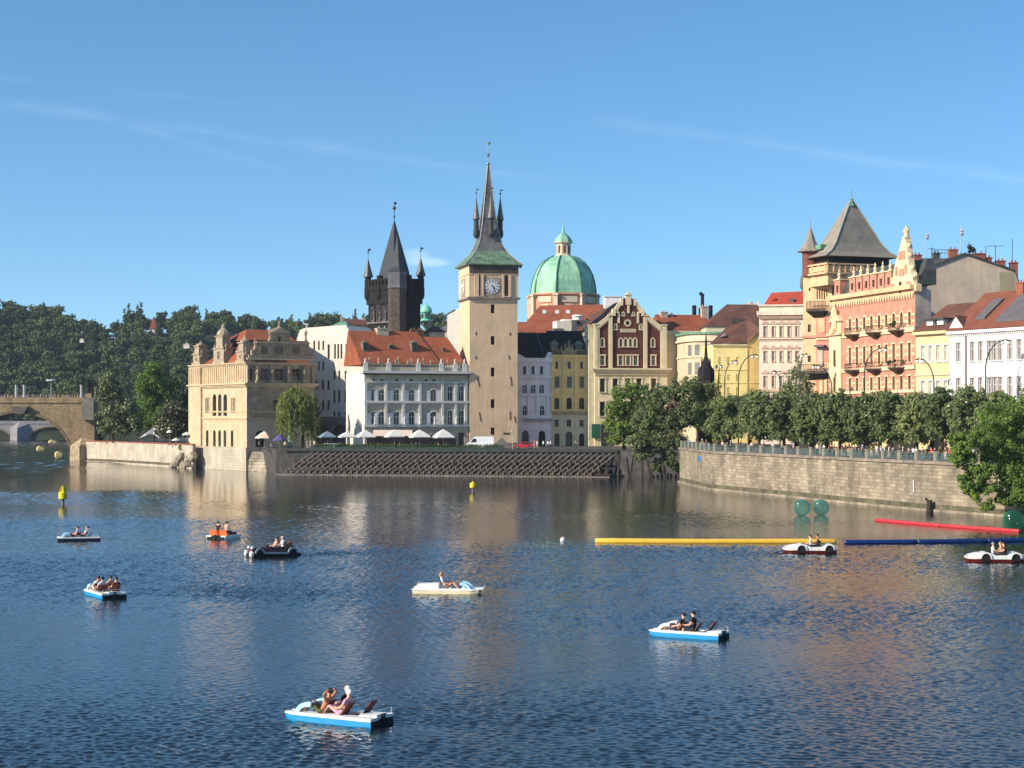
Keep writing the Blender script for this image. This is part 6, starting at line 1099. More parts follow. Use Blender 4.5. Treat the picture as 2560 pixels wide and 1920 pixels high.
lb = ['bushy linden at the left end of the promenade row', 'linden second from the left in the promenade row', 'linden left of the gap showing a yellow shop front', 'linden standing below the golden corner bay of the palace', 'linden in front of the left half of the red palace', 'linden in front of the middle of the red palace', 'linden below the right end of the red palace', 'greyish linden below the pale yellow house', 'large greyish linden beside the big overhanging tree', 'linden partly hidden behind the big overhanging tree']
for i, (px, Y) in enumerate(((1898, 314), (1960, 306), (2030, 299), (2100, 292), (2165, 286), (2228, 281), (2292, 276), (2355, 271), (2425, 264), (2500, 256))):
    dz = rr.uniform(-15, 9) - (14 if i in (7, 8) else 0); hw = 47 + rr.uniform(-4, 6) + (6 if i > 6 else 0)
    bl = [(px + a * hw, 1043 + dz * .6 + b * 52, hw * r_, hw * r_ * .95) for a, b, r_ in ((-.25, -.75, .5), (.3, -.7, .5), (-.7, -.2, .5), (0, -.2, .7), (.7, -.2, .5), (-.5, .4, .55), (.1, .5, .6), (.6, .4, .5), (0, -1.0, .32), (-.3, .9, .5), (.4, .9, .5))]
    placed('linden_tree', lb[i], px, Y, bl, 17000, .40, [LEAF if i not in (7, 8) else LEAFO] + [BLOS], .03, 50 + i, z0=ZE, tr=trunk_mesh(6.0, .30, 2.5, 50 + i))
for i, (px, Y, lb_) in enumerate(((1745, 338, 'tree crown behind the leaning tree near the black monument'), (1875, 330, 'tree behind the left end of the linden row below the yellow house'), (2070, 312, 'tree behind the lindens beneath the dark balcony'), (2200, 300, 'tree behind the lindens beneath the red facade'), (2330, 292, 'tree behind the lindens below the pale yellow house'))):
    placed('street_tree', lb_, px, Y, [(px + a, 1030 + b, 30, 26) for a, b in ((-25, -12), (20, -20), (0, 15), (35, 12), (-35, 20), (0, -30))], 9000, .42, [LEAFO if i % 2 else LEAFD], 0, 70 + i, z0=ZE)
x0, Y = X(2600, 203), 203
placed('overhanging_tree', 'big fresh green tree overhanging the embankment wall at the right edge', 2600, 203, [(2560, 1010, 60, 34), (2480, 1040, 52, 40), (2540, 1060, 70, 55), (2430, 1090, 46, 38), (2500, 1110, 70, 50), (2590, 1110, 90, 70), (2400, 1140, 34, 30), (2450, 1165, 44, 34), (2530, 1180, 70, 46), (2620, 1180, 80, 50), (2480, 1215, 34, 28), (2560, 1235, 60, 30), (2630, 1240, 60, 40), (2440, 1232, 28, 24), (2395, 1110, 34, 34), (2425, 1195, 40, 28), (2520, 1250, 30, 18), (2660, 1040, 80, 60), (2700, 1150, 90, 80), (2465, 1262, 20, 16)], 90000, .24, [LEAFB], 0, 91, z0=1.0, tr=trunk_mesh(10, .5, 5, 91))
# ---------------------------------------------------------------- stone bridge, far bridge, quay wall
BST = rows_mat('bridge sandstone', (.42, .30, .165, 1), (.30, .215, .125, 1), (.30, .22, .13, 1), 1.1, .5, axis='x', bump=.06, stain=.5); BSL = mat('rough pale pier stone', (.42, .32, .20, 1), .95, .3, 1.2, dark=(.16, .12, .08), bump=.1)
def bridge(name, label, Y, xr, xl, ztop, arches, pier, mw, thick, pm, label2=None, par=1.1):
    o = empty(name, (xr, Y, 0), 0, label=label, cat='bridge'); mb = MB(); n = 22
    for ci, (cx_, hw, zc_) in enumerate(arches):
        pts = [(cx_ - xr + hw * math.cos(math.pi * k / n), .4 + (zc_ - .4) * math.sin(math.pi * k / n)) for k in range(n + 1)]
        for (a, za), (b, zb) in zip(pts, pts[1:]):
            for d in (0, thick): mb.face([(a, d, za), (b, d, zb), (b, d, ztop), (a, d, ztop)])
            mb.face([(a, 0, za), (b, 0, zb), (b, thick, zb), (a, thick, za)])
    es = sorted([(cx_ - xr - hw, cx_ - xr + hw) for cx_, hw, _ in arches]); segs = [(xl - xr, es[0][0])] + [(a[1], b[0]) for a, b in zip(es, es[1:])] + [(es[-1][1], 0)]
    for a, b in segs:
        if b > a: mb.box(a, b, 0, thick, -1, ztop)
    mb.face([(xl - xr, 0, ztop - .01), (0, 0, ztop - .01), (0, thick, ztop - .01), (xl - xr, thick, ztop - .01)]); mb.build('masonry', mw, o)
    for a, b in segs[1:]:
        m = (a + b) / 2; w_ = max(b - a, 3) / 2 + .4; mb = MB(); ph = pier
        mb.hexa([(m - w_, .1, -1), (m, -w_ * 1.1, -1), (m + w_, .1, -1)], [(m - w_, .1, ph * .75), (m, -w_ * 1.0, ph * .75), (m + w_, .1, ph * .75)]); mb.hexa([(m - w_, .1, ph * .75), (m, -w_, ph * .75), (m + w_, .1, ph * .75)], [(m - w_ * .9, .05, ph), (m - .2, 0, ph * 1.15), (m + w_ * .9, .05, ph)]); mb.build('pier', pm, o)
    for d in (0, thick - .5):
        mb = MB(); mb.box(xl - xr, 0, d - .15, d + .45, ztop, ztop + par); mb.box(xl - xr, 0, d - .28, d + .5, ztop - .35, ztop - .02); mb.build('parapet', mw, o)
    for cx_, hw, zc_ in arches:
        mb = MB(); q = [(cx_ - xr + (hw + e) * math.cos(math.pi * k / n), .4 + (zc_ - .4 + e) * math.sin(math.pi * k / n)) for e in (0, .7) for k in range(n + 1)]
        for k in range(n): mb.hexa([(q[k][0], -.12, q[k][1]), (q[k + 1][0], -.12, q[k + 1][1]), (q[n + 2 + k][0], -.12, q[n + 2 + k][1]), (q[n + 1 + k][0], -.12, q[n + 1 + k][1])], [(q[k][0], .02, q[k][1]), (q[k + 1][0], .02, q[k + 1][1]), (q[n + 2 + k][0], .02, q[n + 2 + k][1]), (q[n + 1 + k][0], .02, q[n + 1 + k][1])])
        mb.build('arch_ring', mat('arch voussoirs', (.20, .145, .09, 1), .95, .3, 1), o)
    return o
YB_ = 462; zt_ = Z(1004, YB_); BRG = bridge('old_stone_bridge', 'old sandstone arch bridge crowded with walkers at the left edge', YB_, X(236, YB_), X(-520, YB_), zt_, [(X(45, YB_), X(178, YB_) - X(45, YB_), Z(1033, YB_)), (X(-285, YB_), X(178, YB_) - X(45, YB_), Z(1033, YB_))], 5.6, BST, 9.5, BSL)
mb = MB(); x1 = 0; mb.box(-X(236, YB_) + X(208, YB_), .2, -1.6, 0, Z(1050, YB_), zt_ + 1.1); mb.build('refuge', mat('grey refuge stone', (.2, .18, .15, 1), .95, .2), BRG)
mb = MB(); a = X(30, YB_) - X(236, YB_); mb.hexa([(a + 1.2, -1.0, zt_ - 3.2), (a + 3.2, -1.0, zt_ - 3.2), (a + 3.2, 0, zt_ - 3.2), (a + 1.2, 0, zt_ - 3.2)], [(a, -1.6, zt_ - 1.3), (a + 4.6, -1.6, zt_ - 1.3), (a + 4.6, 0, zt_ - 1.3), (a, 0, zt_ - 1.3)]); mb.build('corbel', mat('grey refuge stone', None), BRG)
bridge('far_pale_bridge', 'pale low bridge with stout grey piers seen through the old bridge arch', 860, X(200, 860), X(-300, 860), Z(1058, 860), [(X(-42, 860), 13.5, Z(1068, 860)), (X(132, 860), 11.5, Z(1068, 860))], 8.2, mat('far grey stone', (.26, .25, .25, 1), .95, .15), 12, mat('far grey stone', None))
wallrun('quay_wall', [(X(214, 460), 460), (X(300, 444), 444), (X(400, 421), 421), (X(440, 411), 411), (X(482, 402), 402)], -1, 5.35, .7, mat('pale lime plaster', (.52, .45, .35, 1), .9, .16, .35, streaks=.25), mat('red brick coping', (.28, .10, .06, 1), .9, .2), 'pale plastered quay wall with a red coping between bridge and museum', coph=.28, over=.12)
mb = MB()
for i in range(6): a = rnd.random(); mb.ball((X(425 + i * 9, 409 - i), 406 - i * 1.5, .4 + a), 1.3 + a, 7, 5)
RK = [mb]
for i in range(6): mb = MB(); a = rnd.uniform(.9, 1.3); mb.ball((0, 0, 0), a, 7, 5, 1.25, 1, .9); o = mb.build('boulder', mat('mossy pale rock', (.38, .33, .24, 1), .95, .3, .8, bump=.1)); o.location = (X(434 + i * 9.5, 410 - 1.6 * i), 410 - 1.6 * i, .5 + 1.1 * (i % 3)); o.rotation_euler = (i, 2 * i, i); sig(o, ['pale boulder at the left end of the pile below the quay wall', 'pale boulder second in the pile below the quay wall', 'pale boulder third in the pile below the quay wall', 'pale boulder in the pile nearer the museum corner', 'pale boulder next to last before the museum corner', 'pale boulder touching the museum corner'][i], 'rock', 'boulders below the quay wall')
# ---------------------------------------------------------------- people
def skin_mesh(J, E, sub=1):
    """grow one continuous body surface round a skeleton of joints with radii"""
    names = list(J); me = bpy.data.meshes.new('sk'); me.from_pydata([J[n][:3] for n in names], [(names.index(a), names.index(b)) for a, b in E], []); o = bpy.data.objects.new('sk', me); C.objects.link(o)
    md = o.modifiers.new('s', 'SKIN'); md.use_smooth_shade = True
    for n, v in zip(names, me.skin_vertices[0].data): r = J[n][3]; v.radius = (r, J[n][4] if len(J[n]) > 4 else r); v.use_root = (n == 'pelvis')
    if sub: m2 = o.modifiers.new('u', 'SUBSURF'); m2.levels = sub
    dg = bpy.context.evaluated_depsgraph_get(); ev = o.evaluated_get(dg); r_ = bpy.data.meshes.new_from_object(ev); bpy.data.objects.remove(o); bpy.data.meshes.remove(me); return r_
POSE = {
 'stand': dict(pelvis=(0, 0, .95), spine=(0, 0, 1.18), chest=(0, 0, 1.36), neck=(0, .01, 1.5), head=(0, -.01, 1.62), top=(0, -.01, 1.72), nose=(0, -.115, 1.61), sh=(.17, 0, 1.42), el=(.235, .03, 1.14), wr=(.24, -.07, .9), ha=(.235, -.11, .81), hip=(.1, 0, .90), kn=(.11, -.02, .5), an=(.11, .03, .09), to=(.125, -.15, .035)),
 'walk': dict(pelvis=(0, 0, .94), spine=(0, -.01, 1.17), chest=(0, -.03, 1.35), neck=(0, -.03, 1.49), head=(0, -.05, 1.61), top=(0, -.05, 1.71), nose=(0, -.155, 1.60), sh=(.17, -.03, 1.41), el=(.23, .05, 1.15), wr=(.24, -.12, 1.0), ha=(.23, -.2, .96), hip=(.1, 0, .89), kn=(.11, -.12, .52), an=(.11, -.02, .12), to=(.12, -.2, .04), kn2=(-.11, .02, .5), an2=(-.11, .28, .16), to2=(-.12, .12, .04)),
 'sit': dict(pelvis=(0, 0, .12), spine=(0, .03, .34), chest=(0, .02, .54), neck=(0, .01, .68), head=(0, -.02, .80), top=(0, -.02, .90), nose=(0, -.125, .79), sh=(.17, .02, .60), el=(.24, -.06, .36), wr=(.2, -.28, .30), ha=(.18, -.37, .31), hip=(.1, -.03, .1), kn=(.13, -.44, .16), an=(.13, -.52, -.26), to=(.14, -.68, -.30)),
 'recline': dict(pelvis=(0, 0, .12), spine=(0, .12, .30), chest=(0, .22, .48), neck=(0, .28, .62), head=(0, .27, .75), top=(0, .28, .85), nose=(0, .16, .74), sh=(.17, .23, .54), el=(.25, .14, .32), wr=(.2, -.1, .28), ha=(.17, -.18, .29), hip=(.1, -.04, .1), kn=(.13, -.42, .34), an=(.13, -.70, .02), to=(.14, -.84, .08)),
 'arms_up': dict(pelvis=(0, 0, .12), spine=(0, .12, .30), chest=(0, .22, .48), neck=(0, .28, .62), head=(0, .27, .75), top=(0, .28, .85), nose=(0, .16, .74), sh=(.18, .24, .55), el=(.38, .30, .74), wr=(.2, .36, .86), ha=(.1, .38, .84), hip=(.1, -.04, .1), kn=(.14, -.40, .42), an=(.13, -.70, .02), to=(.14, -.84, .06))}
RAD = dict(pelvis=(.135, .11), spine=(.125, .10), chest=(.15, .11), neck=(.055,), head=(.088, .1), top=(.055,), nose=(.016,), sh=(.062,), el=(.042,), wr=(.028,), ha=(.036, .022), hip=(.085,), kn=(.058,), an=(.04,), to=(.038, .028))
ZON = dict(pelvis='p', spine='t', chest='t', neck='s', head='s', top='s', nose='s', sh='t', el='s', wr='s', ha='s', hip='p', kn='p', an='s', to='f')
CACHE = {}
def body_data(pose, fingers=False):
    key = (pose, fingers)
    if key in CACHE: return CACHE[key]
    P_ = POSE[pose]; J = {}
    for n in ('pelvis', 'spine', 'chest', 'neck', 'head', 'top', 'nose'): J[n] = (*P_[n], *RAD[n])
    E = [('pelvis', 'spine'), ('spine', 'chest'), ('chest', 'neck'), ('neck', 'head'), ('head', 'top'), ('head', 'nose')]
    for s_, q in ((1, 'l'), (-1, 'r')):
        for n in ('sh', 'el', 'wr', 'ha', 'hip', 'kn', 'an', 'to'):
            v = P_.get(n + '2', P_[n]) if s_ < 0 else P_[n]; v = (abs(v[0]) * s_, v[1], v[2])
            if pose == 'walk' and s_ < 0 and n in ('el', 'wr', 'ha'): v = (v[0], -v[1] * .7 + .06, v[2] - .04)
            J[n + q] = (*v, *RAD[n])
        E += [('chest', 'sh' + q), ('sh' + q, 'el' + q), ('el' + q, 'wr' + q), ('wr' + q, 'ha' + q), ('pelvis', 'hip' + q), ('hip' + q, 'kn' + q), ('kn' + q, 'an' + q), ('an' + q, 'to' + q)]
        if fingers:
            h, w_ = Vector(J['ha' + q][:3]), Vector(J['wr' + q][:3]); d = (h - w_).normalized(); a = d.cross(Vector((0, 0, 1))).normalized(); dn = a.cross(d).normalized()
            for i, (off, ln) in enumerate(((-.030, .062), (-.010, .074), (.010, .070), (.029, .054))):
                k1, k2 = h + a * off + d * ln * .55, h + a * off * 1.1 + d * ln - dn * .028; J[f'f{i}a{q}'] = (*k1, .0105); J[f'f{i}b{q}'] = (*k2, .0085); E += [('ha' + q, f'f{i}a{q}'), (f'f{i}a{q}', f'f{i}b{q}')]
            t1 = h - d * .02 + a * (.045 * s_); J['tha' + q] = (*t1, .012); J['thb' + q] = (*(t1 + d * .035 + a * .012 * s_), .0095); E += [('ha' + q, 'tha' + q), ('tha' + q, 'thb' + q)]
    me = skin_mesh(J, E, 1 if not fingers else 2); zn = []
    seg = [(Vector(J[a][:3]), Vector(J[b][:3]), a, b) for a, b in E]
    for p in me.polygons:
        c_ = p.center; best = min(seg, key=lambda s_: (c_ - s_[0] - (s_[1] - s_[0]) * max(0, min(1, (c_ - s_[0]).dot(s_[1] - s_[0]) / max(1e-6, (s_[1] - s_[0]).length_squared)))).length)
        t = (c_ - best[0]).dot(best[1] - best[0]) / max(1e-6, (best[1] - best[0]).length_squared); a, b = best[2].rstrip('lr') if len(best[2]) < 5 else best[2], best[3].rstrip('lr') if len(best[3]) < 5 else best[3]
        z_ = {'e': 's'}.get(0, None)
        if a in ('pelvis',) and b == 'spine': z_ = 'p' if t < .35 else 't'
        elif a == 'spine' or (a == 'chest' and b == 'sh') or (a == 'sh' or a == 's'): z_ = 't'
        elif a == 'chest': z_ = 't' if t < .5 else 's'
        elif a == 'pelvis' or a == 'hip': z_ = 'p'
        elif a == 'kn': z_ = 'k'
        elif a == 'an': z_ = 'f'
        else: z_ = 's'
        if a == 'sh' or (best[2][:2] == 'sh'): z_ = 't' if t < .55 else 's'
        zn.append('tspkf'.index(z_) if z_ in 'tspkf' else 1)
    r_ = ([tuple(v.co) for v in me.vertices], [tuple(p.vertices) for p in me.polygons], zn, Vector(P_['head'])); bpy.data.meshes.remove(me); CACHE[key] = r_; return r_
def cm(rgb, nm=None): return mat('cloth %d %d %d' % rgb, c(*rgb), .85, .08, 4)
SKN = [mat('light skin', c(222, 170, 140), .6, .05, 3), mat('tanned skin', c(196, 135, 100), .6, .05, 3)]
HAIR = {k: mat(k + ' hair', v, .6, .2, 9) for k, v in {'dark': (.012, .009, .008, 1), 'brown': (.06, .032, .018, 1), 'blond': (.42, .29, .13, 1), 'grey': (.35, .33, .3, 1), 'white cap': (.8, .8, .8, 1), 'dark cap': (.02, .02, .05, 1)}.items()}
PME = {}
def person(label, loc, rz, pose, top=(235, 235, 235), bot=(40, 50, 80), hair='dark', skin=0, bare=False, shorts=False, group=None, fingers=False, s=1.0, longhair=False):
    key = (pose, top, bot, skin, bare, shorts, fingers)
    if key not in PME:
        V, Fc, zn, hd = body_data(pose, fingers); me = bpy.data.meshes.new('person'); me.from_pydata(V, [], Fc)
        for m in (SKN[skin] if bare else cm(top), SKN[skin], cm(bot), SKN[skin] if shorts else cm(bot), mat('shoe', (.05, .04, .04, 1), .7)): me.materials.append(m)
        me.polygons.foreach_set('material_index', zn); me.polygons.foreach_set('use_smooth', [True] * len(zn)); me.update(); PME[key] = (me, hd)
    me, hd = PME[key]; o = bpy.data.objects.new('person', me); C.objects.link(o); o.location = loc; o.rotation_euler = (0, 0, rz); o.scale = (s,) * 3; sig(o, label, 'person', group)
    hk = ('hair', hair, round(hd.z, 2), round(hd.y, 2), longhair)
    if hk not in PME:
        mb = MB(); n, m = 12, 6; cx_, cy_, cz = hd.x, hd.y + .018, hd.z + .035; pts = []
        for j in range(m + 1):
            for i in range(n):
                ph = math.pi * .62 * j / m; th = 2 * math.pi * i / n; front = max(0, -math.sin(th)); ph *= (1 - .42 * front); pts.append((cx_ + .104 * math.sin(ph) * math.cos(th), cy_ + .112 * math.sin(ph) * math.sin(th), cz + .108 * math.cos(ph) - (.14 * (j / m) ** 2 * max(0, math.sin(th)) if longhair else 0)))
        mb.v = pts; mb.f = [(j * n + i, j * n + (i + 1) % n, (j + 1) * n + (i + 1) % n, (j + 1) * n + i) for j in range(m) for i in range(n)]; mb.m = [0] * len(mb.f)
        for e in (-.035, .035) if fingers else (): mb.ball((cx_ + e, hd.y - .093, hd.z + .02), .013, 6, 4)
        PME[hk] = mb.build('hair', HAIR[hair], smooth=True, obj=False)
    h = bpy.data.objects.new('hair' if 'cap' not in hair else 'cap', PME[hk]); C.objects.link(h); h.parent = o; return o
CLO = [(235, 235, 235), (40, 50, 80), (200, 60, 50), (30, 30, 34), (120, 150, 190), (230, 190, 190), (90, 110, 70), (210, 200, 170), (60, 60, 70), (180, 190, 210)]
CN = ['white', 'navy', 'red', 'black', 'light blue', 'pink', 'olive', 'beige', 'grey', 'pale blue']
# crowd on the bridge
rc = random.Random(12)
for i in range(44):
    px = 4 + i * 4.7 + rc.uniform(-1.6, 1.6); y_ = YB_ + rc.uniform(.9, 4.5); k = rc.choice((0, 0, 2, 4, 5, 9, 7, 1)); k2 = rc.choice((1, 3, 8)); person(f'pedestrian in {CN[k]} over {CN[k2]} on the bridge ' + next(n_ for a, n_ in ((20, 'at the left edge'), (36, 'just left of the pillars'), (66, 'by the two left pillars'), (90, 'right of the two pillars'), (110, 'well left of the lamp'), (124, 'just left of the lamp'), (134, 'under the flat lamp'), (152, 'just right of the lamp'), (172, 'between lamp and right pillar'), (192, 'left of the right pillar'), (400, 'by the statue')) if px < a), (X(px, y_), y_, zt_ + .12), rc.choice((1.57, -1.57)) + rc.uniform(-.3, .3), 'walk' if i % 2 else 'stand', CLO[k], CLO[k2], rc.choice(('dark', 'brown', 'blond')), group='pedestrians crossing the old bridge', s=rc.uniform(.97, 1.08))
def lampcol(name, label, px, Y, y0, y1, kind):
    o = empty(name, (X(px, Y), Y, Z(y0, Y)), label=label, cat={'s': 'statue', 'l': 'lamp', 'p': 'pillar'}[kind]); h = Z(y1, Y) - Z(y0, Y); mb = MB()
    if kind == 'p': mb.lathe(0, 0, [(.55, 0), (.42, .3), (.36, h * .9), (.5, h)], 8); mb.build('shaft', mat('pale weathered stone', (.42, .42, .40, 1), .9, .1), o)
    elif kind == 'l': mb.tube([(0, 0, 0), (0, 0, h)], .2, 6, .12); mb.build('post', mat('grey green post', (.25, .3, .28, 1), .7), o); mb = MB(); mb.lathe(0, 0, [(.3, h - .1), (1.35, h + .1), (1.3, h + .35), (.2, h + .5)], 10); mb.build('lamp_head', mat('pale lamp head', (.6, .62, .62, 1), .5), o)
    else: mb.box(-.8, .8, -.6, .6, 0, h * .3); mb.build('plinth', BST, o); mb = MB(); statue_mb(mb, -.2, 0, h * .3, h * .7, .8); statue_mb(mb, .7, .1, h * .3, h * .55, .55); mb.build('figures', mat('black bronze', (.02, .018, .016, 1), .6, .2), o)
lampcol('stone_pillar', 'leftmost of three pale stone pillars on the old bridge', 41, YB_ + 1, 1000, 962, 'p'); lampcol('stone_pillar', 'middle of three pale stone pillars on the old bridge', 61, YB_ + 1, 1000, 962, 'p'); lampcol('stone_pillar', 'rightmost of three pale stone pillars on the old bridge', 204, YB_ + 1, 1000, 962, 'p')
lampcol('bridge_lamp', 'flat headed lamp post over the crowd on the old bridge', 128, YB_ + 1, 1000, 953, 'l'); lampcol('bridge_statue', 'black bronze statue group at the right end of the old bridge', 222, YB_ + .6, 998, 948, 's')
# ---------------------------------------------------------------- timber ice guard and quay edge
WOOD = mat('grey weathered timber', (.19, .15, .115, 1), .95, .3, 2, dark=(.085, .068, .052)); WOOD2 = mat('brown wet timber', (.055, .042, .032, 1), .9, .3, 3)
tdir = Vector((tx1[0] - tx0[0], tx1[1] - tx0[1])).normalized(); tn = Vector((tdir.y, -tdir.x)); TL = (Vector(tx1) - Vector(tx0)).length
G = empty('timber_ice_guard', (tx0[0], tx0[1], 0), math.atan2(tdir.y, tdir.x), label='long row of slanting weathered timber braces along the quay below the cafe', cat='ice guard')
nb = 51
for i in range(nb):
    u = 8.1 + (TL - 8.3) * i / (nb - 1); mb = MB(); zt = 4.55; du = 5.5; mb.tube([(u - du, -3.6, .05), (u, -.55, zt)], .15, 6)
    for f, dz in ((.10, .9), (.36, .75), (.64, .6)): mb.box(u - du * (1 - f) + .14, u - du * (1 - f) + .34, -3.6 + 3.05 * f - .05, -3.6 + 3.05 * f + .25, .05 + 4.5 * f - .45, .05 + 4.5 * f + dz * .6)
    mb.build('brace', WOOD, G)
for f in (.12, .38, .66): mb = MB(); mb.box(3.6, TL - 1, -3.6 + 3.05 * f + .36, -3.6 + 3.05 * f + .58, .05 + 4.5 * f - .3, .05 + 4.5 * f); mb.build('waler', WOOD2, G)
for i in range(34): u = 8 + (TL - 9) * (i + .5) / 34; mb = MB(); mb.box(u - .16, u + .16, -2.2, -1.9, -1, 3.0); mb.build('pile', WOOD2, G)
mb = MB(); mb.box(1.5, TL - 1, -4.6, -3.75, -.6, .16); mb.build('sill', mat('pale grey sill', (.2, .18, .15, 1), .9, .25), G)
mb = MB(); mb.box(2, TL, -.5, -.02, 4.75, ZI + .1); mb.box(4, TL, -.04, -.01, -1, 4.7); sig(mb.build('quay_edge_beam', mat('dark quay beam', (.045, .05, .05, 1), .8, .2)), 'dark quay edge above the slanting timber braces', 'quay wall'); o = bpy.data.objects['quay_edge_beam']; o.location = G.location; o.rotation_euler = G.rotation_euler  # edge beam, plus a dark sheet painting the wall's shade behind the braces
mb = MB(); x = lambda p: X(p, 368); mb.hexa([(x(722), 371, -1), (x(728), 368, -1), (x(742), 366, -1), (x(742), 372, -1)], [(x(662), 373, 4.95), (x(664), 370, 4.95), (x(742), 366, 4.95), (x(742), 374, 4.95)]); sig(mb.build('concrete_quay_corner', mat('dark wet concrete', (.05, .048, .045, 1), .9, .2)), 'dark concrete quay corner left of the timber braces', 'quay wall')
for i, (px, dx, y0) in enumerate(((1548, .1, 1138), (1566, -.3, 1142), (1584, .5, 1136), (1606, 0, 1146), (1618, -.4, 1150), (1641, .9, 1155), (1662, 0, 1160), (1697, .1, 1172))):
    Y = 343; mb = MB(); mb.tube([(-dx * 2, 0, -1), (0, 0, Z(y0, Y))], .24, 7, .2); o = mb.build('mooring_pile', WOOD2); o.location = (X(px, Y), Y, 0); sig(o, ['upright dark pile right beside the last slanting brace', 'second loose pile right of the braces', 'leaning pile with a forked look right of the braces', 'fourth loose pile standing in shallow water', 'thin pile leaning left in shallow water', 'leaning pile under the overhanging willow branches', 'pale pile below the willow branches', 'thick dark pile against the corner of the embankment wall'][i], 'pile', 'loose piles by the river corner')
o = None
mb = MB(); mb.tube([(0, 0, -1), (.04, 0, 1.5)], .4, 8, .34); mb.tube([(0, 0, 1.3), (-.5, -.1, 1.75)], .13, 6); o = mb.build('timber_post', WOOD2); Y = YW(1279); o.location = (X(2318, Y), Y - 1, 0); sig(o, 'short dark timber post standing in front of the embankment wall', 'post')
# ---------------------------------------------------------------- terrace: parasols, tables, van, car, people
CANV = mat('cream canvas', (.80, .77, .70, 1), .8, .04, 1, trans=.15)
def parasol(label, px, Y, ytip, yedge, hwpx, col, cat='parasol', grp=None, z0=ZI, n=4, rz=.35):
    o = empty('parasol', (X(px, Y), Y, z0), rz, label=label, cat=cat, **({'group': grp} if grp else {})); zt, ze = Z(ytip, Y) - z0, Z(yedge, Y) - z0; hw = hwpx / FPX * Y * 1.12
    mb = MB(); mb.lathe(0, 0, [(hw * .98, ze - .18), (hw, ze), (hw * .5, ze + (zt - ze) * .58), (.06, zt)], n, R(45), cap=False); mb.lathe(0, 0, [(hw * .97, ze - .02), (.05, zt - .1)], n, R(45), cap=False); mb.build('canopy', col, o)
    mb = MB(); mb.tube([(0, 0, 0), (0, 0, zt + .15)], .045, 6); mb.build('pole', mat('parasol pole', (.4, .36, .3, 1), .5), o); mb = MB(); mb.lathe(0, 0, [(.42, 0), (.42, .08), (.1, .14)], 10); mb.build('foot', IRON, o); return o
GR = 'cafe parasols on the riverside terrace'
for px, yt, ye, hw, mm, lb_ in ((818, 1078, 1092, 24, mat('blue grey canvas', c(120, 135, 150), .8, .05), 'blue grey parasol at the left end of the cafe row'), (868, 1079, 1092, 26, CANV, 'white parasol second from left with a shadow of the arcade on it'), (913, 1075, 1092, 28, CANV, 'white cafe parasol third from left below the bright white wall'), (986, 1074, 1091, 27, CANV, 'white cafe parasol in the middle of the row before the pink awning'), (1049, 1074, 1092, 29, CANV, 'white cafe parasol second from the right of the row'), (1108, 1073, 1093, 30, CANV, 'white cafe parasol at the right end of the row beside the doorway')): parasol(lb_, px, 369, yt, ye, hw, mm, grp=GR)
parasol('cream and salmon parasol beside the arched museum door', 661, 377, 1078, 1094, 21, mat('cream salmon canvas', (.78, .60, .46, 1), .8, .05), z0=4.95, n=6); parasol('purple parasol between the cream parasol and the willow', 700, 373, 1086, 1100, 17, mat('purple canvas', c(92, 80, 135), .8, .05), z0=4.95, n=8)
parasol('pale parasol on the quay behind the blossoming chestnut', 268, 450, 1078, 1083, 9, CANV, n=8); parasol('white parasol nearest the museum on the left quay', 467, 410, 1080, 1086, 11, CANV, n=8); parasol('small white parasol under the dark chestnut', 424, 413, 1074, 1080, 7, CANV, n=8); parasol('low white parasol right of the star shaped tent', 440, 411, 1095, 1100, 10, CANV, n=8)
o = empty('star_tent', (X(385, 428), 428, ZI), label='pale grey star shaped stretch tent on the left quay', cat='tent'); mb = MB(); zt = Z(1068, 428) - ZI
for k in range(6): a, b = k * math.pi / 3, (k + .5) * math.pi / 3; mb.face([(0, 0, zt), (3.6 * math.cos(a), 2.4 * math.sin(a), 1.4 if k % 2 else 2.3), (1.5 * math.cos(a + .52), 1.1 * math.sin(a + .52), 2.4)]); mb.face([(0, 0, zt), (1.5 * math.cos(a + .52), 1.1 * math.sin(a + .52), 2.4), (3.6 * math.cos(a + 1.047), 2.4 * math.sin(a + 1.047), 2.3 if k % 2 else 1.4)])
mb.build('canopy', mat('grey tent cloth', (.55, .53, .52, 1), .8, .05), o); mb = MB(); mb.tube([(0, 0, 0), (0, 0, zt)], .06, 6); mb.build('pole', IRON, o)
B = Bld('cafe_awning', 932, 373, 2, ZI, label='long pinkish awning behind the cafe parasols', cat='awning'); F = B.front(); mb = MB(); W = F.u(1030); mb.hexa([F.P(0, F.z(1090, 2), 0), F.P(W, F.z(1090, 2), 0), F.P(W, F.z(1076, 2), 2.2), F.P(0, F.z(1076, 2), 2.2)], [F.P(0, F.z(1089.5, 2), 0), F.P(W, F.z(1089.5, 2), 0), F.P(W, F.z(1075, 2), 2.2), F.P(0, F.z(1075, 2), 2.2)]); B.part(mb, 'cloth', mat('pinkish awning cloth', (.66, .52, .42, 1), .8, .05))
for u in (.1, W / 2, W - .1): mb = MB(); q = F.P(u, 0, .1); mb.tube([(q[0], q[1], ZI), (q[0], q[1], F.z(1090, 2))], .04, 5); B.part(mb, 'support', IRON)
TBL = mat('dark table', (.06, .045, .035, 1), .6, .1)
def table_set():
    o = empty('cafe_table', (0, 0, 0)); mb = MB(); mb.lathe(0, 0, [(.42, .72), (.42, .75)], 12); mb.build('table_top', TBL, o); mb = MB(); mb.tube([(0, 0, .02), (0, 0, .72)], .03, 6); mb.lathe(0, 0, [(.25, 0), (.22, .03)], 10); mb.build('pedestal', IRON, o); return o
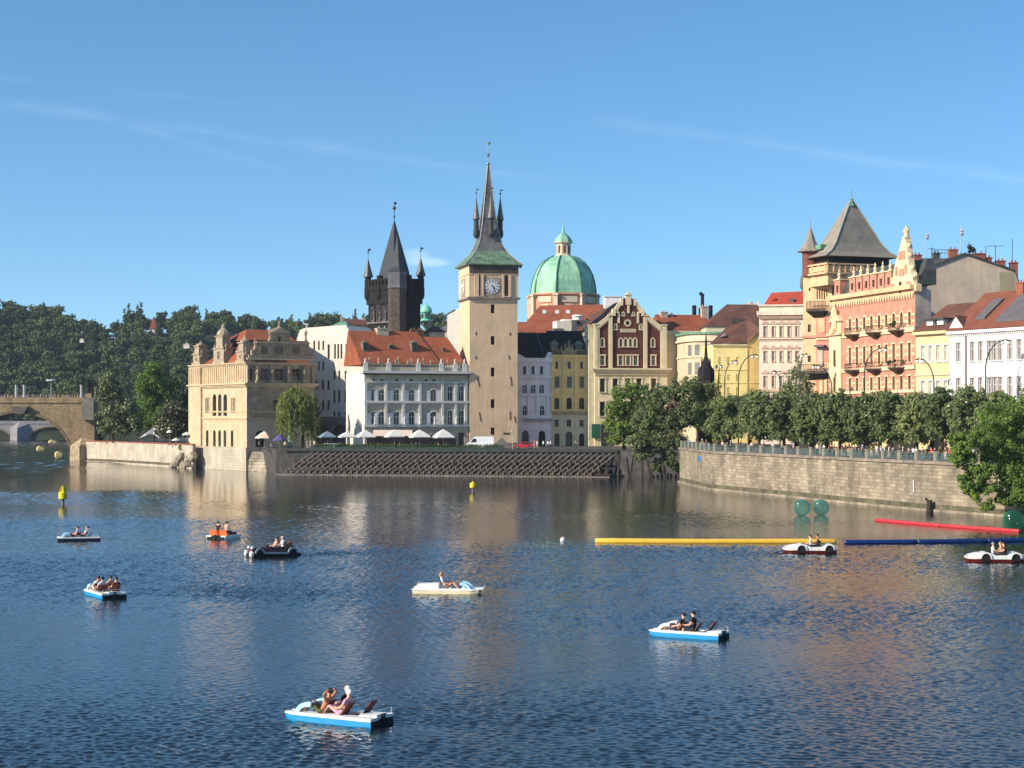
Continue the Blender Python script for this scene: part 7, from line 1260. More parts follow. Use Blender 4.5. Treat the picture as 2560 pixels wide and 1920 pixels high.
def chair_set():
    o = empty('cafe_chair', (0, 0, 0)); mb = MB(); mb.box(-.21, .21, -.2, .2, .43, .46); mb.build('seat', TBL, o); mb = MB(); mb.box(-.21, .21, .18, .21, .5, .88); mb.build('backrest', TBL, o)
    for a, b in ((-.19, -.18), (.19, -.18), (-.19, .19), (.19, .19)): mb = MB(); mb.tube([(a, b, 0), (a, b, .45 if b < 0 else .86)], .015, 5); mb.build('leg', IRON, o)
    return o
T0, C0 = table_set(), chair_set(); rt = random.Random(2)
wh = ['below the blue grey parasol', 'below the second white parasol', 'between the second and third parasols', 'below the third parasol', 'left of the middle parasol', 'below the middle parasol', 'between middle and next parasol', 'below the second parasol from the right', 'between the last two parasols', 'below the last parasol on the right']
for i, px in enumerate((822, 862, 890, 915, 955, 988, 1018, 1050, 1080, 1106)):
    y_ = 366.5 + rt.uniform(0, 2.5); t = T0 if i == 0 else copy_tree(T0); t.location = (X(px, y_), y_, ZI); sig(t, 'small dark round cafe table ' + wh[i], 'table', 'cafe tables on the terrace')
    for k, dx in enumerate((-.85, .85)):
        ch = C0 if i == 0 and k == 0 else copy_tree(C0); ch.location = (X(px, y_) + dx, y_ + .1, ZI); ch.rotation_euler = (0, 0, 1.57 if dx > 0 else -1.57); ch.rotation_euler.z = -1.57 if dx > 0 else 1.57; sig(ch, ('chair left of the table ' if dx < 0 else 'chair right of the table ') + wh[i], 'chair', 'cafe chairs on the terrace')
        if (i + k) % 3 != 2: q = (i * 3 + k * 2) % 10; person(f'cafe guest in {CN[q]} {"left" if dx < 0 else "right"} of the table ' + wh[i], (X(px, y_) + dx, y_ + .1, ZI + .40), 1.57 if dx < 0 else -1.57, 'sit', CLO[q], CLO[1], rt.choice(('dark', 'brown', 'blond')), group='guests seated at the cafe')
# planters along the edge
HEDGE = crown_mesh('hedge', [(a, 0, .75, .42, .35) for a in (-1.9, -1.3, -.7, -.1, .5, 1.1, 1.7)], 700, .22, [LEAFD], 0, 77)
for i in range(9):
    u = 6 + i * 4.5 + 4; p = Vector(tx0) + tdir * u - tn * .8; o = empty('planter', (p.x, p.y, ZI), math.atan2(tdir.y, tdir.x), label='long dark planter with a low hedge along the cafe edge, ' + ['leftmost', 'second', 'third', 'fourth', 'fifth', 'sixth', 'seventh', 'eighth', 'rightmost'][i] + ' from the left', cat='planter', group='planters along the cafe edge')
    mb = MB(); mb.box(-2.1, 2.1, -.25, .25, 0, .55); mb.build('box', mat('dark green planter', (.02, .05, .04, 1), .7, .1), o); q = bpy.data.objects.new('hedge', HEDGE); C.objects.link(q); q.parent = o
# kiosk, sculpture, small things left of the cafe
o = empty('mint_counter', (X(830, 364.5), 366, ZI), 0, label='mint green counter box at the quay edge under the blue grey parasol', cat='counter'); mb = MB(); mb.box(-1.3, 1.3, -.4, .4, 0, 1.0); mb.build('cabinet', mat('mint paint', c(110, 165, 145), .6, .05), o); mb = MB(); mb.box(-1.4, 1.4, -.5, .5, 1.003, 1.07); mb.build('counter_top', WHITE, o)
o = empty('garden_sculpture', (X(724, 375), 375, 4.95), 0, label='pale green seated sculpture in front of the willow', cat='sculpture'); mb = MB(); mb.box(-.6, .6, -.5, .5, 0, .8); mb.build('plinth', AR, o); mb = MB(); statue_mb(mb, 0, 0, .8, 2.6, .5); mb.tube([(.2, 0, 1.4), (.9, -.2, 1.2), (1.3, -.2, .8)], .2, 6, .1); mb.build('figure', mat('verdigris figure', c(140, 165, 145), .7, .15), o)
def umb_closed(): pass
for i, (px, Y, top, bot, ps, hr, lb_) in enumerate(((648, 374, 5, 3, 'stand', 'dark', 'person in pink standing below the cream parasol'), (678, 371, 9, 1, 'sit', 'blond', 'person in pale blue sitting left of the purple parasol'), (712, 371, 7, 8, 'stand', 'blond', 'person in beige right of the purple parasol'), (768, 371, 0, 7, 'stand', 'dark', 'person in white beside the willow trunk'), (776, 372, 0, 0, 'walk', 'blond', 'second person in white walking right of the willow trunk'), (786, 371, 7, 7, 'stand', 'brown', 'person in beige right of the two in white'), (1336, 366, 5, 7, 'stand', 'blond', 'person in pink standing right of the red car'), (1343, 367, 7, 5, 'walk', 'brown', 'person in beige shorts close to the person in pink'), (1358, 366, 0, 3, 'stand', 'dark', 'person in white with dark trousers before the lilac house arch'), (1370, 365, 0, 8, 'walk', 'dark', 'person in white stepping right before the lilac house'), (1376, 367, 9, 1, 'stand', 'brown', 'person in pale blue before the lilac and yellow house joint'), (1440, 368, 6, 3, 'walk', 'dark', 'person in olive walking past the yellow house doors'), (1330, 370, 3, 3, 'stand', 'dark', 'person in black behind the red car'))):
    person(lb_, (X(px, Y), Y, (ZI if px > 760 else 4.95) + (.4 if ps == 'sit' else 0)), rt.uniform(-1.5, 1.5), ps, CLO[top], CLO[bot], hr, group='people on the terrace')
def vehicle(name, label, px, Y, rz, L_, Wd, prof, belt, m, z0, wh_x, wr=.34, cat='car', van=False):
    """side profile (x, z) of the body extruded with tumblehome above the belt line"""
    o = empty(name, (X(px, Y), Y, z0), rz, label=label, cat=cat); n = len(prof); mb = MB()
    yw = lambda z_: Wd / 2 - max(0, z_ - belt) * (.12 if van else .28); lft = [(x_, yw(z_), z_) for x_, z_ in prof]; rgt = [(x_, -yw(z_), z_) for x_, z_ in prof]; mb.hexa(rgt, lft); mb.build('body', m, o)
    def pane(nm, pts, off): mb = MB(); q = [(x_, s_ * (yw(z_) + off), z_) for x_, z_ in pts for s_ in (1,)]; [None]; mb.face(q); mb.face([(a, -b, d) for a, b, d in q]); mb.build(nm, GL, o)
    for pts in wh_x['side']: pane('side_window', pts, .012)
    (xa, za), (xb, zb) = wh_x['screen']; mb = MB(); mb.hexa([(xa, -yw(za) + .1, za), (xa, yw(za) - .1, za), (xb, yw(zb) - .08, zb), (xb, -yw(zb) + .08, zb)], [(xa + .03, -yw(za) + .1, za + .03), (xa + .03, yw(za) - .1, za + .03), (xb + .03, yw(zb) - .08, zb + .03), (xb + .03, -yw(zb) + .08, zb + .03)]); mb.build('windscreen', GL, o)
    for x_ in wh_x['wheels']:
        for s_ in (1, -1):
            mb = MB(); k = 18; mb.hexa([(x_ + wr * math.cos(2 * math.pi * i / k), s_ * (Wd / 2 - .16), wr + wr * math.sin(2 * math.pi * i / k)) for i in range(k)], [(x_ + wr * math.cos(2 * math.pi * i / k), s_ * (Wd / 2 + .03), wr + wr * math.sin(2 * math.pi * i / k)) for i in range(k)]); wv = mb.build('wheel', mat('tyre rubber', (.02, .02, .02, 1), .9), o)
            mb = MB(); r2 = wr * .6; mb.hexa([(x_ + r2 * math.cos(2 * math.pi * i / k), s_ * (Wd / 2 + .031), wr + r2 * math.sin(2 * math.pi * i / k)) for i in range(k)], [(x_ + r2 * math.cos(2 * math.pi * i / k), s_ * (Wd / 2 + .05), wr + r2 * math.sin(2 * math.pi * i / k)) for i in range(k)]); mb.build('rim', mat('grey rim', (.3, .3, .3, 1), .4, metal=.5), wv)
    for s_ in (1, -1): mb = MB(); x_, z_ = wh_x['lamp']; mb.box(x_ - .05, x_ + .06, s_ * Wd * .36 - .16, s_ * Wd * .36 + .16, z_ - .1, z_ + .1); mb.build('headlight', mat('lamp glass', (.7, .7, .68, 1), .2), o)
    mb = MB(); x0_, x1_ = min(p[0] for p in prof), max(p[0] for p in prof); mb.box(x1_ - .06, x1_ + .06, -Wd * .46, Wd * .46, .32, .52); mb.build('bumper', mat('grey bumper', (.08, .08, .08, 1), .6), o); mb = MB(); mb.box(x0_ - .05, x0_ + .05, -Wd * .46, Wd * .46, .32, .52); mb.build('bumper', mat('grey bumper', None), o); return o
VP = [(-2.9, .35), (-2.95, 1.2), (-2.85, 2.35), (-2.6, 2.5), (.9, 2.5), (1.35, 2.35), (2.15, 1.35), (2.85, 1.1), (3.0, .9), (3.0, .35)]
vehicle('white_van', 'white delivery van parked at the foot of the peach water tower', 1200, 368, R(180), 6, 2.0, VP, 1.2, mat('white van paint', (.78, .79, .80, 1), .3, .03, spec=.5), ZI, dict(side=[[(.75, 1.35), (1.95, 1.35), (1.4, 2.05), (.75, 2.1)]], screen=[(2.1, 1.42), (1.42, 2.27)], wheels=(-1.9, 1.95), lamp=(2.93, .95)), van=True, cat='van')
CP = [(-1.95, .3), (-2.0, .75), (-1.85, .98), (-1.35, 1.38), (.1, 1.42), (.9, .98), (1.8, .82), (2.0, .6), (2.0, .3)]
vehicle('red_car', 'small red hatchback parked between the tower and the lilac house', 1309, 364, R(175), 4, 1.7, CP, .85, mat('red car paint', (.45, .02, .025, 1), .3, .05, spec=.6), ZI, dict(side=[[(-1.3, .95), (.6, .98), (.05, 1.33), (-1.2, 1.32)]], screen=[(.92, 1.0), (.18, 1.38)], wheels=(-1.25, 1.25), lamp=(1.9, .68)))
mb = MB(); mb.hexa([(-2.1, 0, 0), (2.1, 0, 0), (2.1, 1.6, 0), (-2.1, 1.6, 0)], [(-.15, .0, 2.15), (.15, .0, 2.15), (.15, 1.6, 2.15), (-.15, 1.6, 2.15)]); o = mb.build('slate_wedge', mat('grey slate wedge', (.17, .165, .155, 1), .8, .1)); o.location = (X(1254, 376), 376, ZI); sig(o, 'small dark grey pointed shelter behind the white van', 'shelter')  # plain dark grey triangular solid at the tower's foot
o = empty('quay_lamp_post', (X(1281, 362.5), 361.2, 4.3), label='slim pale lamp post at the quay edge left of the red car', cat='lamp'); mb = MB(); mb.tube([(0, 0, 0), (0, 0, 4.3)], .07, 6); mb.build('post', mat('pale post', (.5, .46, .38, 1), .7), o); mb = MB(); mb.lathe(0, 0, [(.1, 4.3), (.22, 4.45), (.2, 4.75), (.05, 4.9)], 8); mb.build('lantern', mat('pale post', None), o)
# ---------------------------------------------------------------- embankment: railing, people, lamps
RAILM = mat('grey green railing', c(84, 112, 106), .6, .1)
POSTM = mat('stone railing post', (.42, .36, .27, 1), .9, .15, 2)
RO = empty('embankment_railing', (0, 0, ZE - .02), label='grey green railing with stone posts along the top of the embankment wall', cat='railing')
q = [Vector((a + .35, b + .15)) for a, b in WALLP]; segs = []; st = 4.2; pos = q[0].copy(); pts = [q[0]]; acc = 0
for a, b in zip(q, q[1:]):
    d = (b - a); l = d.length; t = st - acc
    while t <= l: pts.append(a + d * (t / l)); t += st
    acc = (acc + l) % st if l >= 0 else acc
    acc = l - (t - st) if t > st or True else acc
for p in pts: mb = MB(); mb.box(p.x - .17, p.x + .17, p.y - .17, p.y + .17, .08, 1.15); mb.box(p.x - .22, p.x + .22, p.y - .22, p.y + .22, 1.153, 1.28); mb.build('post', POSTM, RO)
for a, b in zip(pts, pts[1:]):
    mb = MB(); n = 16
    for z_ in (.25, .62, 1.02): mb.tube([(a.x, a.y, z_), (b.x, b.y, z_)], .035, 4)
    for i in range(1, n): p = a + (b - a) * i / n; mb.tube([(p.x, p.y, .25), (p.x, p.y, 1.02)], .02, 4)
    mb.build('panel', RAILM, RO)
rp = random.Random(21); SPOT = ['below the bushy left linden', 'under the second linden', 'near the yellow shop front gap', 'below the palace corner bay', 'below the left half of the palace', 'below the middle of the palace', 'below the right end of the palace', 'below the pale yellow house', 'beside the big greyish linden', 'near the overhanging tree']
ux = set(); i = 0
for px in [1724, 1741, 1756, 1763, 1792, 1806, 1828, 1852, 1878, 1907, 1934, 1958, 1985] + [2040 + 11.5 * k for k in range(36)]:
    px += rp.uniform(-3, 3); wx = [(p.x / p.y * FPX + 1280, p) for p in pts]; p = min(wx, key=lambda w_: abs(w_[0] - px))[1]; dd = rp.uniform(.9, 5.5); y_ = p.y + 1.5; x_ = X(px, y_) ; y_ += dd * .9; x_ = X(px, y_); k = rp.randrange(10); sp_ = SPOT[max(0, min(9, int((px - 1860) / 62)))] if px > 1850 else 'behind the railing near the leaning tree'
    k2, ps = rp.choice((1, 3, 8, 7)), rp.choice(('stand', 'walk', 'walk')); person(f'person in {CN[k]} over {CN[k2]} {"standing" if ps == "stand" else "walking"} {sp_}', (x_, y_, ZE - .01), rp.uniform(-3.1, 3.1), ps, CLO[k], CLO[k2], rp.choice(('dark', 'brown', 'blond', 'white cap')), rp.randrange(2), group='people on the promenade', s=rp.uniform(.95, 1.05)); i += 1
def street_lamp(label, px, py, base, ybend, Y):
    """tall mast curving over into an arm with a hanging globe"""
    o = empty('street_lamp', (X(base, Y), Y, ZE), label=label, cat='street lamp', group='curved street lamps on the embankment street'); x1, zt = X(px, Y) - X(base, Y), Z(py, Y) - ZE + .55; s_ = 1 if x1 > 0 else -1
    zb = Z(ybend, Y) - ZE; P_ = [(0, 0, 0), (0, 0, zb * .6), (0, 0, zb)] + [(x1 * (1 - math.cos(t)) * .92, 0, zb + (zt - zb) * math.sin(t)) for t in (.3, .6, .9, 1.2, 1.5)] + [(x1, 0, zt - .02)]
    mb = MB(); mb.tube(P_, .13, 6, .07); mb.build('mast', mat('dark green mast', (.03, .04, .035, 1), .5), o)
    for k, dx in enumerate((0, -s_ * .9)):
        mb = MB(); mb.lathe(x1 + dx, 0, [(.1, zt - .05), (.3, zt - .15), (.28, zt - .22)], 10); h = mb.build('lamp_cap', IRON, o); mb = MB(); mb.ball((x1 + dx, 0, zt - .5), .3, 12, 8); g = mb.build('globe', mat('opal globe', (.75, .74, .68, 1), .25, .03), h, smooth=True)
for a in (('leftmost curved street lamp, its globe just over the black monument', 1803, 919, 1796, 960, 346), ('curved street lamp in front of the left part of the bright yellow house', 1841, 908, 1812, 950, 343), ('curved street lamp at the joint of yellow and white ornate houses', 1893, 893, 1846, 950, 338), ('street lamp seen over the blossoming tree', 1936, 934, 1950, 960, 336), ('street lamp with a globe beside the palace corner shaft', 2017, 891, 2000, 930, 324), ('street lamp bending left in front of the dark palace balcony', 2034, 920, 2080, 975, 318), ('tall street lamp bending right across the red facade', 2214, 877, 2161, 930, 301), ('street lamp bending left before the pale yellow house', 2293, 905, 2335, 960, 287), ('tall street lamp bending right across the white embankment house', 2521, 858, 2464, 920, 272)): street_lamp(*a)
mb = MB(); mb.tube([(0, 0, 0), (0, 0, 1.8)], .07, 6); mb.box(-.05, .05, -.35, .35, -.1, .1); o = mb.build('wall_sign', mat('blue sign', c(60, 110, 170), .5, .1)); 
bpy.data.objects.remove(o); o = empty('wall_flag', (X(1752, 297) - .35, 295.2, Z(1150, 297)), -.9, label='small blue plate on a dark bracket hung below the wall coping', cat='sign'); mb = MB(); mb.box(-.45, .25, -.04, .02, -.2, .75); mb.build('plate', mat('blue sign', c(60, 110, 170), .5, .1), o); mb = MB(); mb.tube([(.35, 0, .8), (.38, 0, .1), (.2, 0, -1.3)], .1, 6); mb.build('bracket', IRON, o)
mb = MB(); mb.box(-.08, .08, -.05, .05, -.8, .8); o = mb.build('white_gauge', WHITE); o.location = (X(2288, 224.5) - .3, 224.0, Z(1215, 224)); o.rotation_euler = (0, 0, -1.3); sig(o, 'narrow white gauge board on the embankment wall', 'gauge')
# ---------------------------------------------------------------- boats
BLU = mat('bright blue hull', (.02, .30, .62, 1), .35, .06, 2, spec=.5); BWH = mat('white glass fibre', (.78, .77, .72, 1), .35, .09, 5, spec=.5); BEG = mat('cream glass fibre', (.80, .70, .47, 1), .4, .06, 2); DARKH = mat('dark tunnel', (.012, .012, .014, 1), .8, .1)
CHW = mat('red brown slat wood', (.16, .055, .035, 1), .6, .15, 6); STEEL = mat('bright rail steel', (.6, .6, .6, 1), .3, metal=.8)
def loft(mb, secs):
    for a, b in zip(secs, secs[1:]):
        n = len(a)
        for k in range(n): mb.face([a[k], a[(k + 1) % n], b[(k + 1) % n], b[k]])
    mb.face(list(reversed(secs[0]))); mb.face(secs[-1])
def deck_chair(o, x, y, z_, m=CHW, ang=58, empty_=False):
    a = R(ang); mb = MB(); l = .80; dx, dz = -math.cos(a) * l, math.sin(a) * l
    for s_ in (-.24, .24): mb.tube([(x, y + s_, z_ + .12), (x + dx, y + s_, z_ + .12 + dz)], .025, 5)
    ch = mb.build('deck_chair', m, o); mb = MB(); t = .02
    for i in range(7): f = .08 + .13 * i; mb.hexa([(x + dx * f, y - .23, z_ + .12 + dz * f), (x + dx * f, y + .23, z_ + .12 + dz * f), (x + dx * (f + .1), y + .23, z_ + .12 + dz * (f + .1)), (x + dx * (f + .1), y - .23, z_ + .12 + dz * (f + .1))], [(x + dx * f + t, y - .23, z_ + .12 + dz * f + t), (x + dx * f + t, y + .23, z_ + .12 + dz * f + t), (x + dx * (f + .1) + t, y + .23, z_ + .12 + dz * (f + .1) + t), (x + dx * (f + .1) + t, y - .23, z_ + .12 + dz * (f + .1) + t)])
    mb.build('slats', m, ch); mb = MB(); mb.box(x - .02, x + .48, y - .24, y + .24, z_ + .10, z_ + .15); mb.build('seat', m, ch)
def catamaran(name, label, px, py, rz, hull, deckm, L_=4.0, Wd=1.75, chairs=((.45, .38), (.15, -.38), (-.45, .38), (-1.0, -.38)), hood='blue', s=1.0, stern=True, rail=True):
    Y = YW(py); o = empty(name, (X(px, Y), Y, -.06), R(rz), label=label, cat='pedal boat', group='pedal boats on the river'); o.scale = (s, s, s * .84); h = L_ / 2
    for sy in (1, -1):
        yc = sy * (Wd / 2 - .27); mb = MB(); secs = []
        for x_, w_, zb, zt in ((-h, .25, -.10, .36), (-h * .6, .27, -.16, .37), (h * .35, .27, -.16, .38), (h * .75, .24, -.10, .40), (h, .12, .16, .42)):
            secs.append([(x_, yc - w_, zt), (x_, yc - w_ * .95, (zb + zt) / 2), (x_, yc - w_ * .6, zb), (x_, yc + w_ * .6, zb), (x_, yc + w_ * .95, (zb + zt) / 2), (x_, yc + w_, zt)])
        loft(mb, secs); mb.build('pontoon', hull, o)
        mb = MB(); mb.hexa([(-h - .02, yc - .29, .36), (h * .82, yc - .27, .40), (h * 1.03, yc - .12, .43), (h * 1.03, yc + .12, .43), (h * .82, yc + .27, .40), (-h - .02, yc + .29, .36)], [(-h - .02, yc - .27, .50), (h * .82, yc - .25, .52), (h * 1.0, yc - .10, .51), (h * 1.0, yc + .10, .51), (h * .82, yc + .25, .52), (-h - .02, yc + .27, .50)]); mb.build('side_deck', deckm, o)
    mb = MB(); mb.box(-h * .55, h * .5, -Wd / 2 + .5, Wd / 2 - .5, .22, .30); mb.build('footwell', mat('grey floor', (.35, .36, .37, 1), .7, .1), o)
    mb = MB(); mb.hexa([(h * .5, -.42, .30), (h * .98, -.36, .42), (h * .98, .36, .42), (h * .5, .42, .30)], [(h * .5, -.42, .56), (h * .96, -.34, .53), (h * .96, .34, .53), (h * .5, .42, .56)]); mb.build('bow_deck', deckm, o)
    if stern: mb = MB(); mb.hexa([(-h, -Wd / 2 + .5, .40), (-h * .55, -Wd / 2 + .5, .40), (-h * .55, Wd / 2 - .5, .40), (-h, Wd / 2 - .5, .40)], [(-h + .02, -Wd / 2 + .5, .60), (-h * .6, -Wd / 2 + .5, .55), (-h * .6, Wd / 2 - .5, .55), (-h + .02, Wd / 2 - .5, .60)]); mb.build('stern_deck', deckm, o)
    mb = MB(); mb.box(-h - .04, -h * .6, -Wd / 2 + .09, Wd / 2 - .09, -.12, .34); mb.build('paddle_housing', DARKH, o)  # dark housing widened across both pontoon sterns to paint their shade
    if hood:
        hm = BWH if hood == 'white' else mat('light blue hood', (.42, .66, .80, 1), .35, .04); mb = MB(); n = 8; r0 = .46; x0 = h * .52
        ring = lambda y_, e=0: [(x0 - .1 + .62 * math.cos(t), y_, .48 + .52 * math.sin(t)) for t in [R(100) * k / n for k in range(n + 1)]] + [(x0 - .1 + .44 * math.cos(t), y_, .48 + .30 * math.sin(t)) for t in [R(100) * (n - k) / n for k in range(n + 1)]]
        for a, b in ((-.70, -.38), (.38, .70)):
            mb = MB(); mb.hexa(ring(a), ring(b)); mb.build('knee_shield', hm, o)
        mb = MB(); mb.hexa([(x0 - .1, -.35, .5), (x0 + .5, -.35, .5), (x0 + .5, .35, .5), (x0 - .1, .35, .5)], [(x0 - .05, -.33, .92), (x0 + .12, -.33, .86), (x0 + .12, .33, .86), (x0 - .05, .33, .92)]); mb.build('dashboard', hm, o)
    for x_, y_ in chairs: deck_chair(o, x_, y_, .30)
    if rail:
        mb = MB(); mb.tube([(-h * .98, -Wd / 2 + .1, .5), (-h * .98, -Wd / 2 + .1, .78), (-h * .98, Wd / 2 - .1, .78), (-h * .98, Wd / 2 - .1, .5)], .022, 5); mb.build('stern_rail', STEEL, o)
    mb = MB(); mb.box(-h - .12, -h, -.05, .05, -.2, .62); mb.build('rudder', DARKH, o); return o
def aboard(o, lx, ly, lz, label, turn=90, **k):
    v = Matrix.Rotation(o.rotation_euler.z, 3, 'Z') @ (Vector((lx, ly, lz)) * o.scale.x); p = o.location + v; return person(label, tuple(p), o.rotation_euler.z + R(turn), group='people in the pedal boats', s=1.2, **k)
A = catamaran('pedal_boat', 'nearest blue pedal boat with a white deck and one empty red brown chair', 846, 1803, 153, BLU, BWH)
aboard(A, .5, .38, .34, 'shirtless man leaning back, hands behind his head, in the nearest boat', pose='arms_up', bare=True, bot=(95, 90, 60), hair='dark', skin=1, shorts=True, fingers=True)
aboard(A, .15, -.38, .36, 'woman in a white cap and black clothes on the far side of the nearest boat', pose='recline', top=(25, 25, 28), bot=(25, 25, 28), hair='white cap', skin=0, fingers=True)
aboard(A, -.42, .40, .36, 'woman in a pink top and pink trousers in the nearest boat', pose='recline', top=(225, 160, 180), bot=(225, 160, 180), hair='white cap', skin=0, fingers=True, shorts=True)
Bt = catamaran('pedal_boat', 'blue pedal boat with two dark dressed people and white arch hood at right of centre', 1722, 1592, 153, BLU, BWH, hood='white')
aboard(Bt, .48, .38, .34, 'person in black with a navy cap at the front of the right blue boat', pose='recline', top=(28, 28, 32), bot=(40, 42, 60), hair='dark cap', shorts=True, fingers=True)
aboard(Bt, -.42, .38, .40, 'dark haired person in black sitting tall in the right blue boat', pose='sit', top=(30, 26, 28), bot=(45, 45, 60), hair='dark', shorts=True, fingers=True)
Cc = catamaran('pedal_boat', 'blue pedal boat at the left showing its black stern tunnel', 261, 1490, 122, BLU, BWH)
for (x_, y_), lb_, t_, b_, hr, ps in zip(((.45, .38), (.18, -.38), (-.42, .38), (-.95, -.38)), ('front left rider in white in the left blue boat', 'front right rider with brown hair in the left blue boat', 'black haired rider in pale blue at the rear of the left blue boat', 'rear right rider in brown in the left blue boat'), ((235, 230, 210), (200, 160, 140), (200, 205, 225), (120, 60, 50)), ((230, 225, 205), (60, 60, 80), (60, 60, 80), (60, 50, 60)), ('brown', 'brown', 'dark', 'brown'), ('recline',) * 4): aboard(Cc, x_, y_, .36, lb_, pose=ps, top=t_, bot=b_, hair=hr, shorts=True)
Dd = catamaran('pedal_boat', 'dark shaded pedal boat with a light blue bow shield at the far left', 196, 1351, 198, mat('navy hull', (.012, .025, .06, 1), .4, .1), BWH, L_=3.9, hood='blue', rail=False)  # hull blue darkened to paint the side turned from the sun
for (x_, y_), lb_, t_, hr in zip(((.42, .38), (.35, -.38), (-.42, .38), (-.6, -.38)), ('front rider with violet hair in the shaded far left boat', 'rider in beige behind the bow shield of the far left boat', 'rider in pale clothes in the middle of the far left boat', 'rear rider in white in the far left boat'), ((160, 150, 180), (170, 140, 120), (205, 195, 190), (225, 205, 200)), ('dark', 'brown', 'grey', 'brown')): aboard(Dd, x_, y_, .36, lb_, pose='recline', top=t_, bot=(50, 45, 50), hair=hr, shorts=True)
Gg = catamaran('cream_pedal_boat', 'cream pedal boat with a white and blue bow shield in mid river', 1118, 1483, -8, BEG, BWH, L_=4.5, Wd=1.7, chairs=(), hood='blue', rail=False)
mb = MB(); mb.hexa([(-2.1, -.5, .5), (-.5, -.5, .5), (-.5, .5, .5), (-2.1, .5, .5)], [(-1.95, -.42, .84), (-.55, -.42, .9), (-.55, .42, .9), (-1.95, .42, .84)]); mb.build('rear_bench', BWH, Gg); mb = MB(); mb.tube([(-2.15, 0, .4), (-2.0, 0, .95), (-1.8, 0, 1.0)], .03, 5); mb.build('handle', STEEL, Gg); mb = MB(); mb.box(2.0, 2.55, -.55, .55, .46, .56); mb.build('bow_board', BWH, Gg)
aboard(Gg, -.05, -.15, .42, 'person with a white headscarf and bare knees riding in the cream boat', pose='recline', top=(235, 225, 225), bot=(150, 95, 80), hair='blond', shorts=True, fingers=True, longhair=True); aboard(Gg, -.1, .38, .42, 'blond person half hidden behind the white scarfed rider in the cream boat', pose='recline', top=(190, 150, 130), bot=(120, 70, 60), hair='blond', shorts=True)
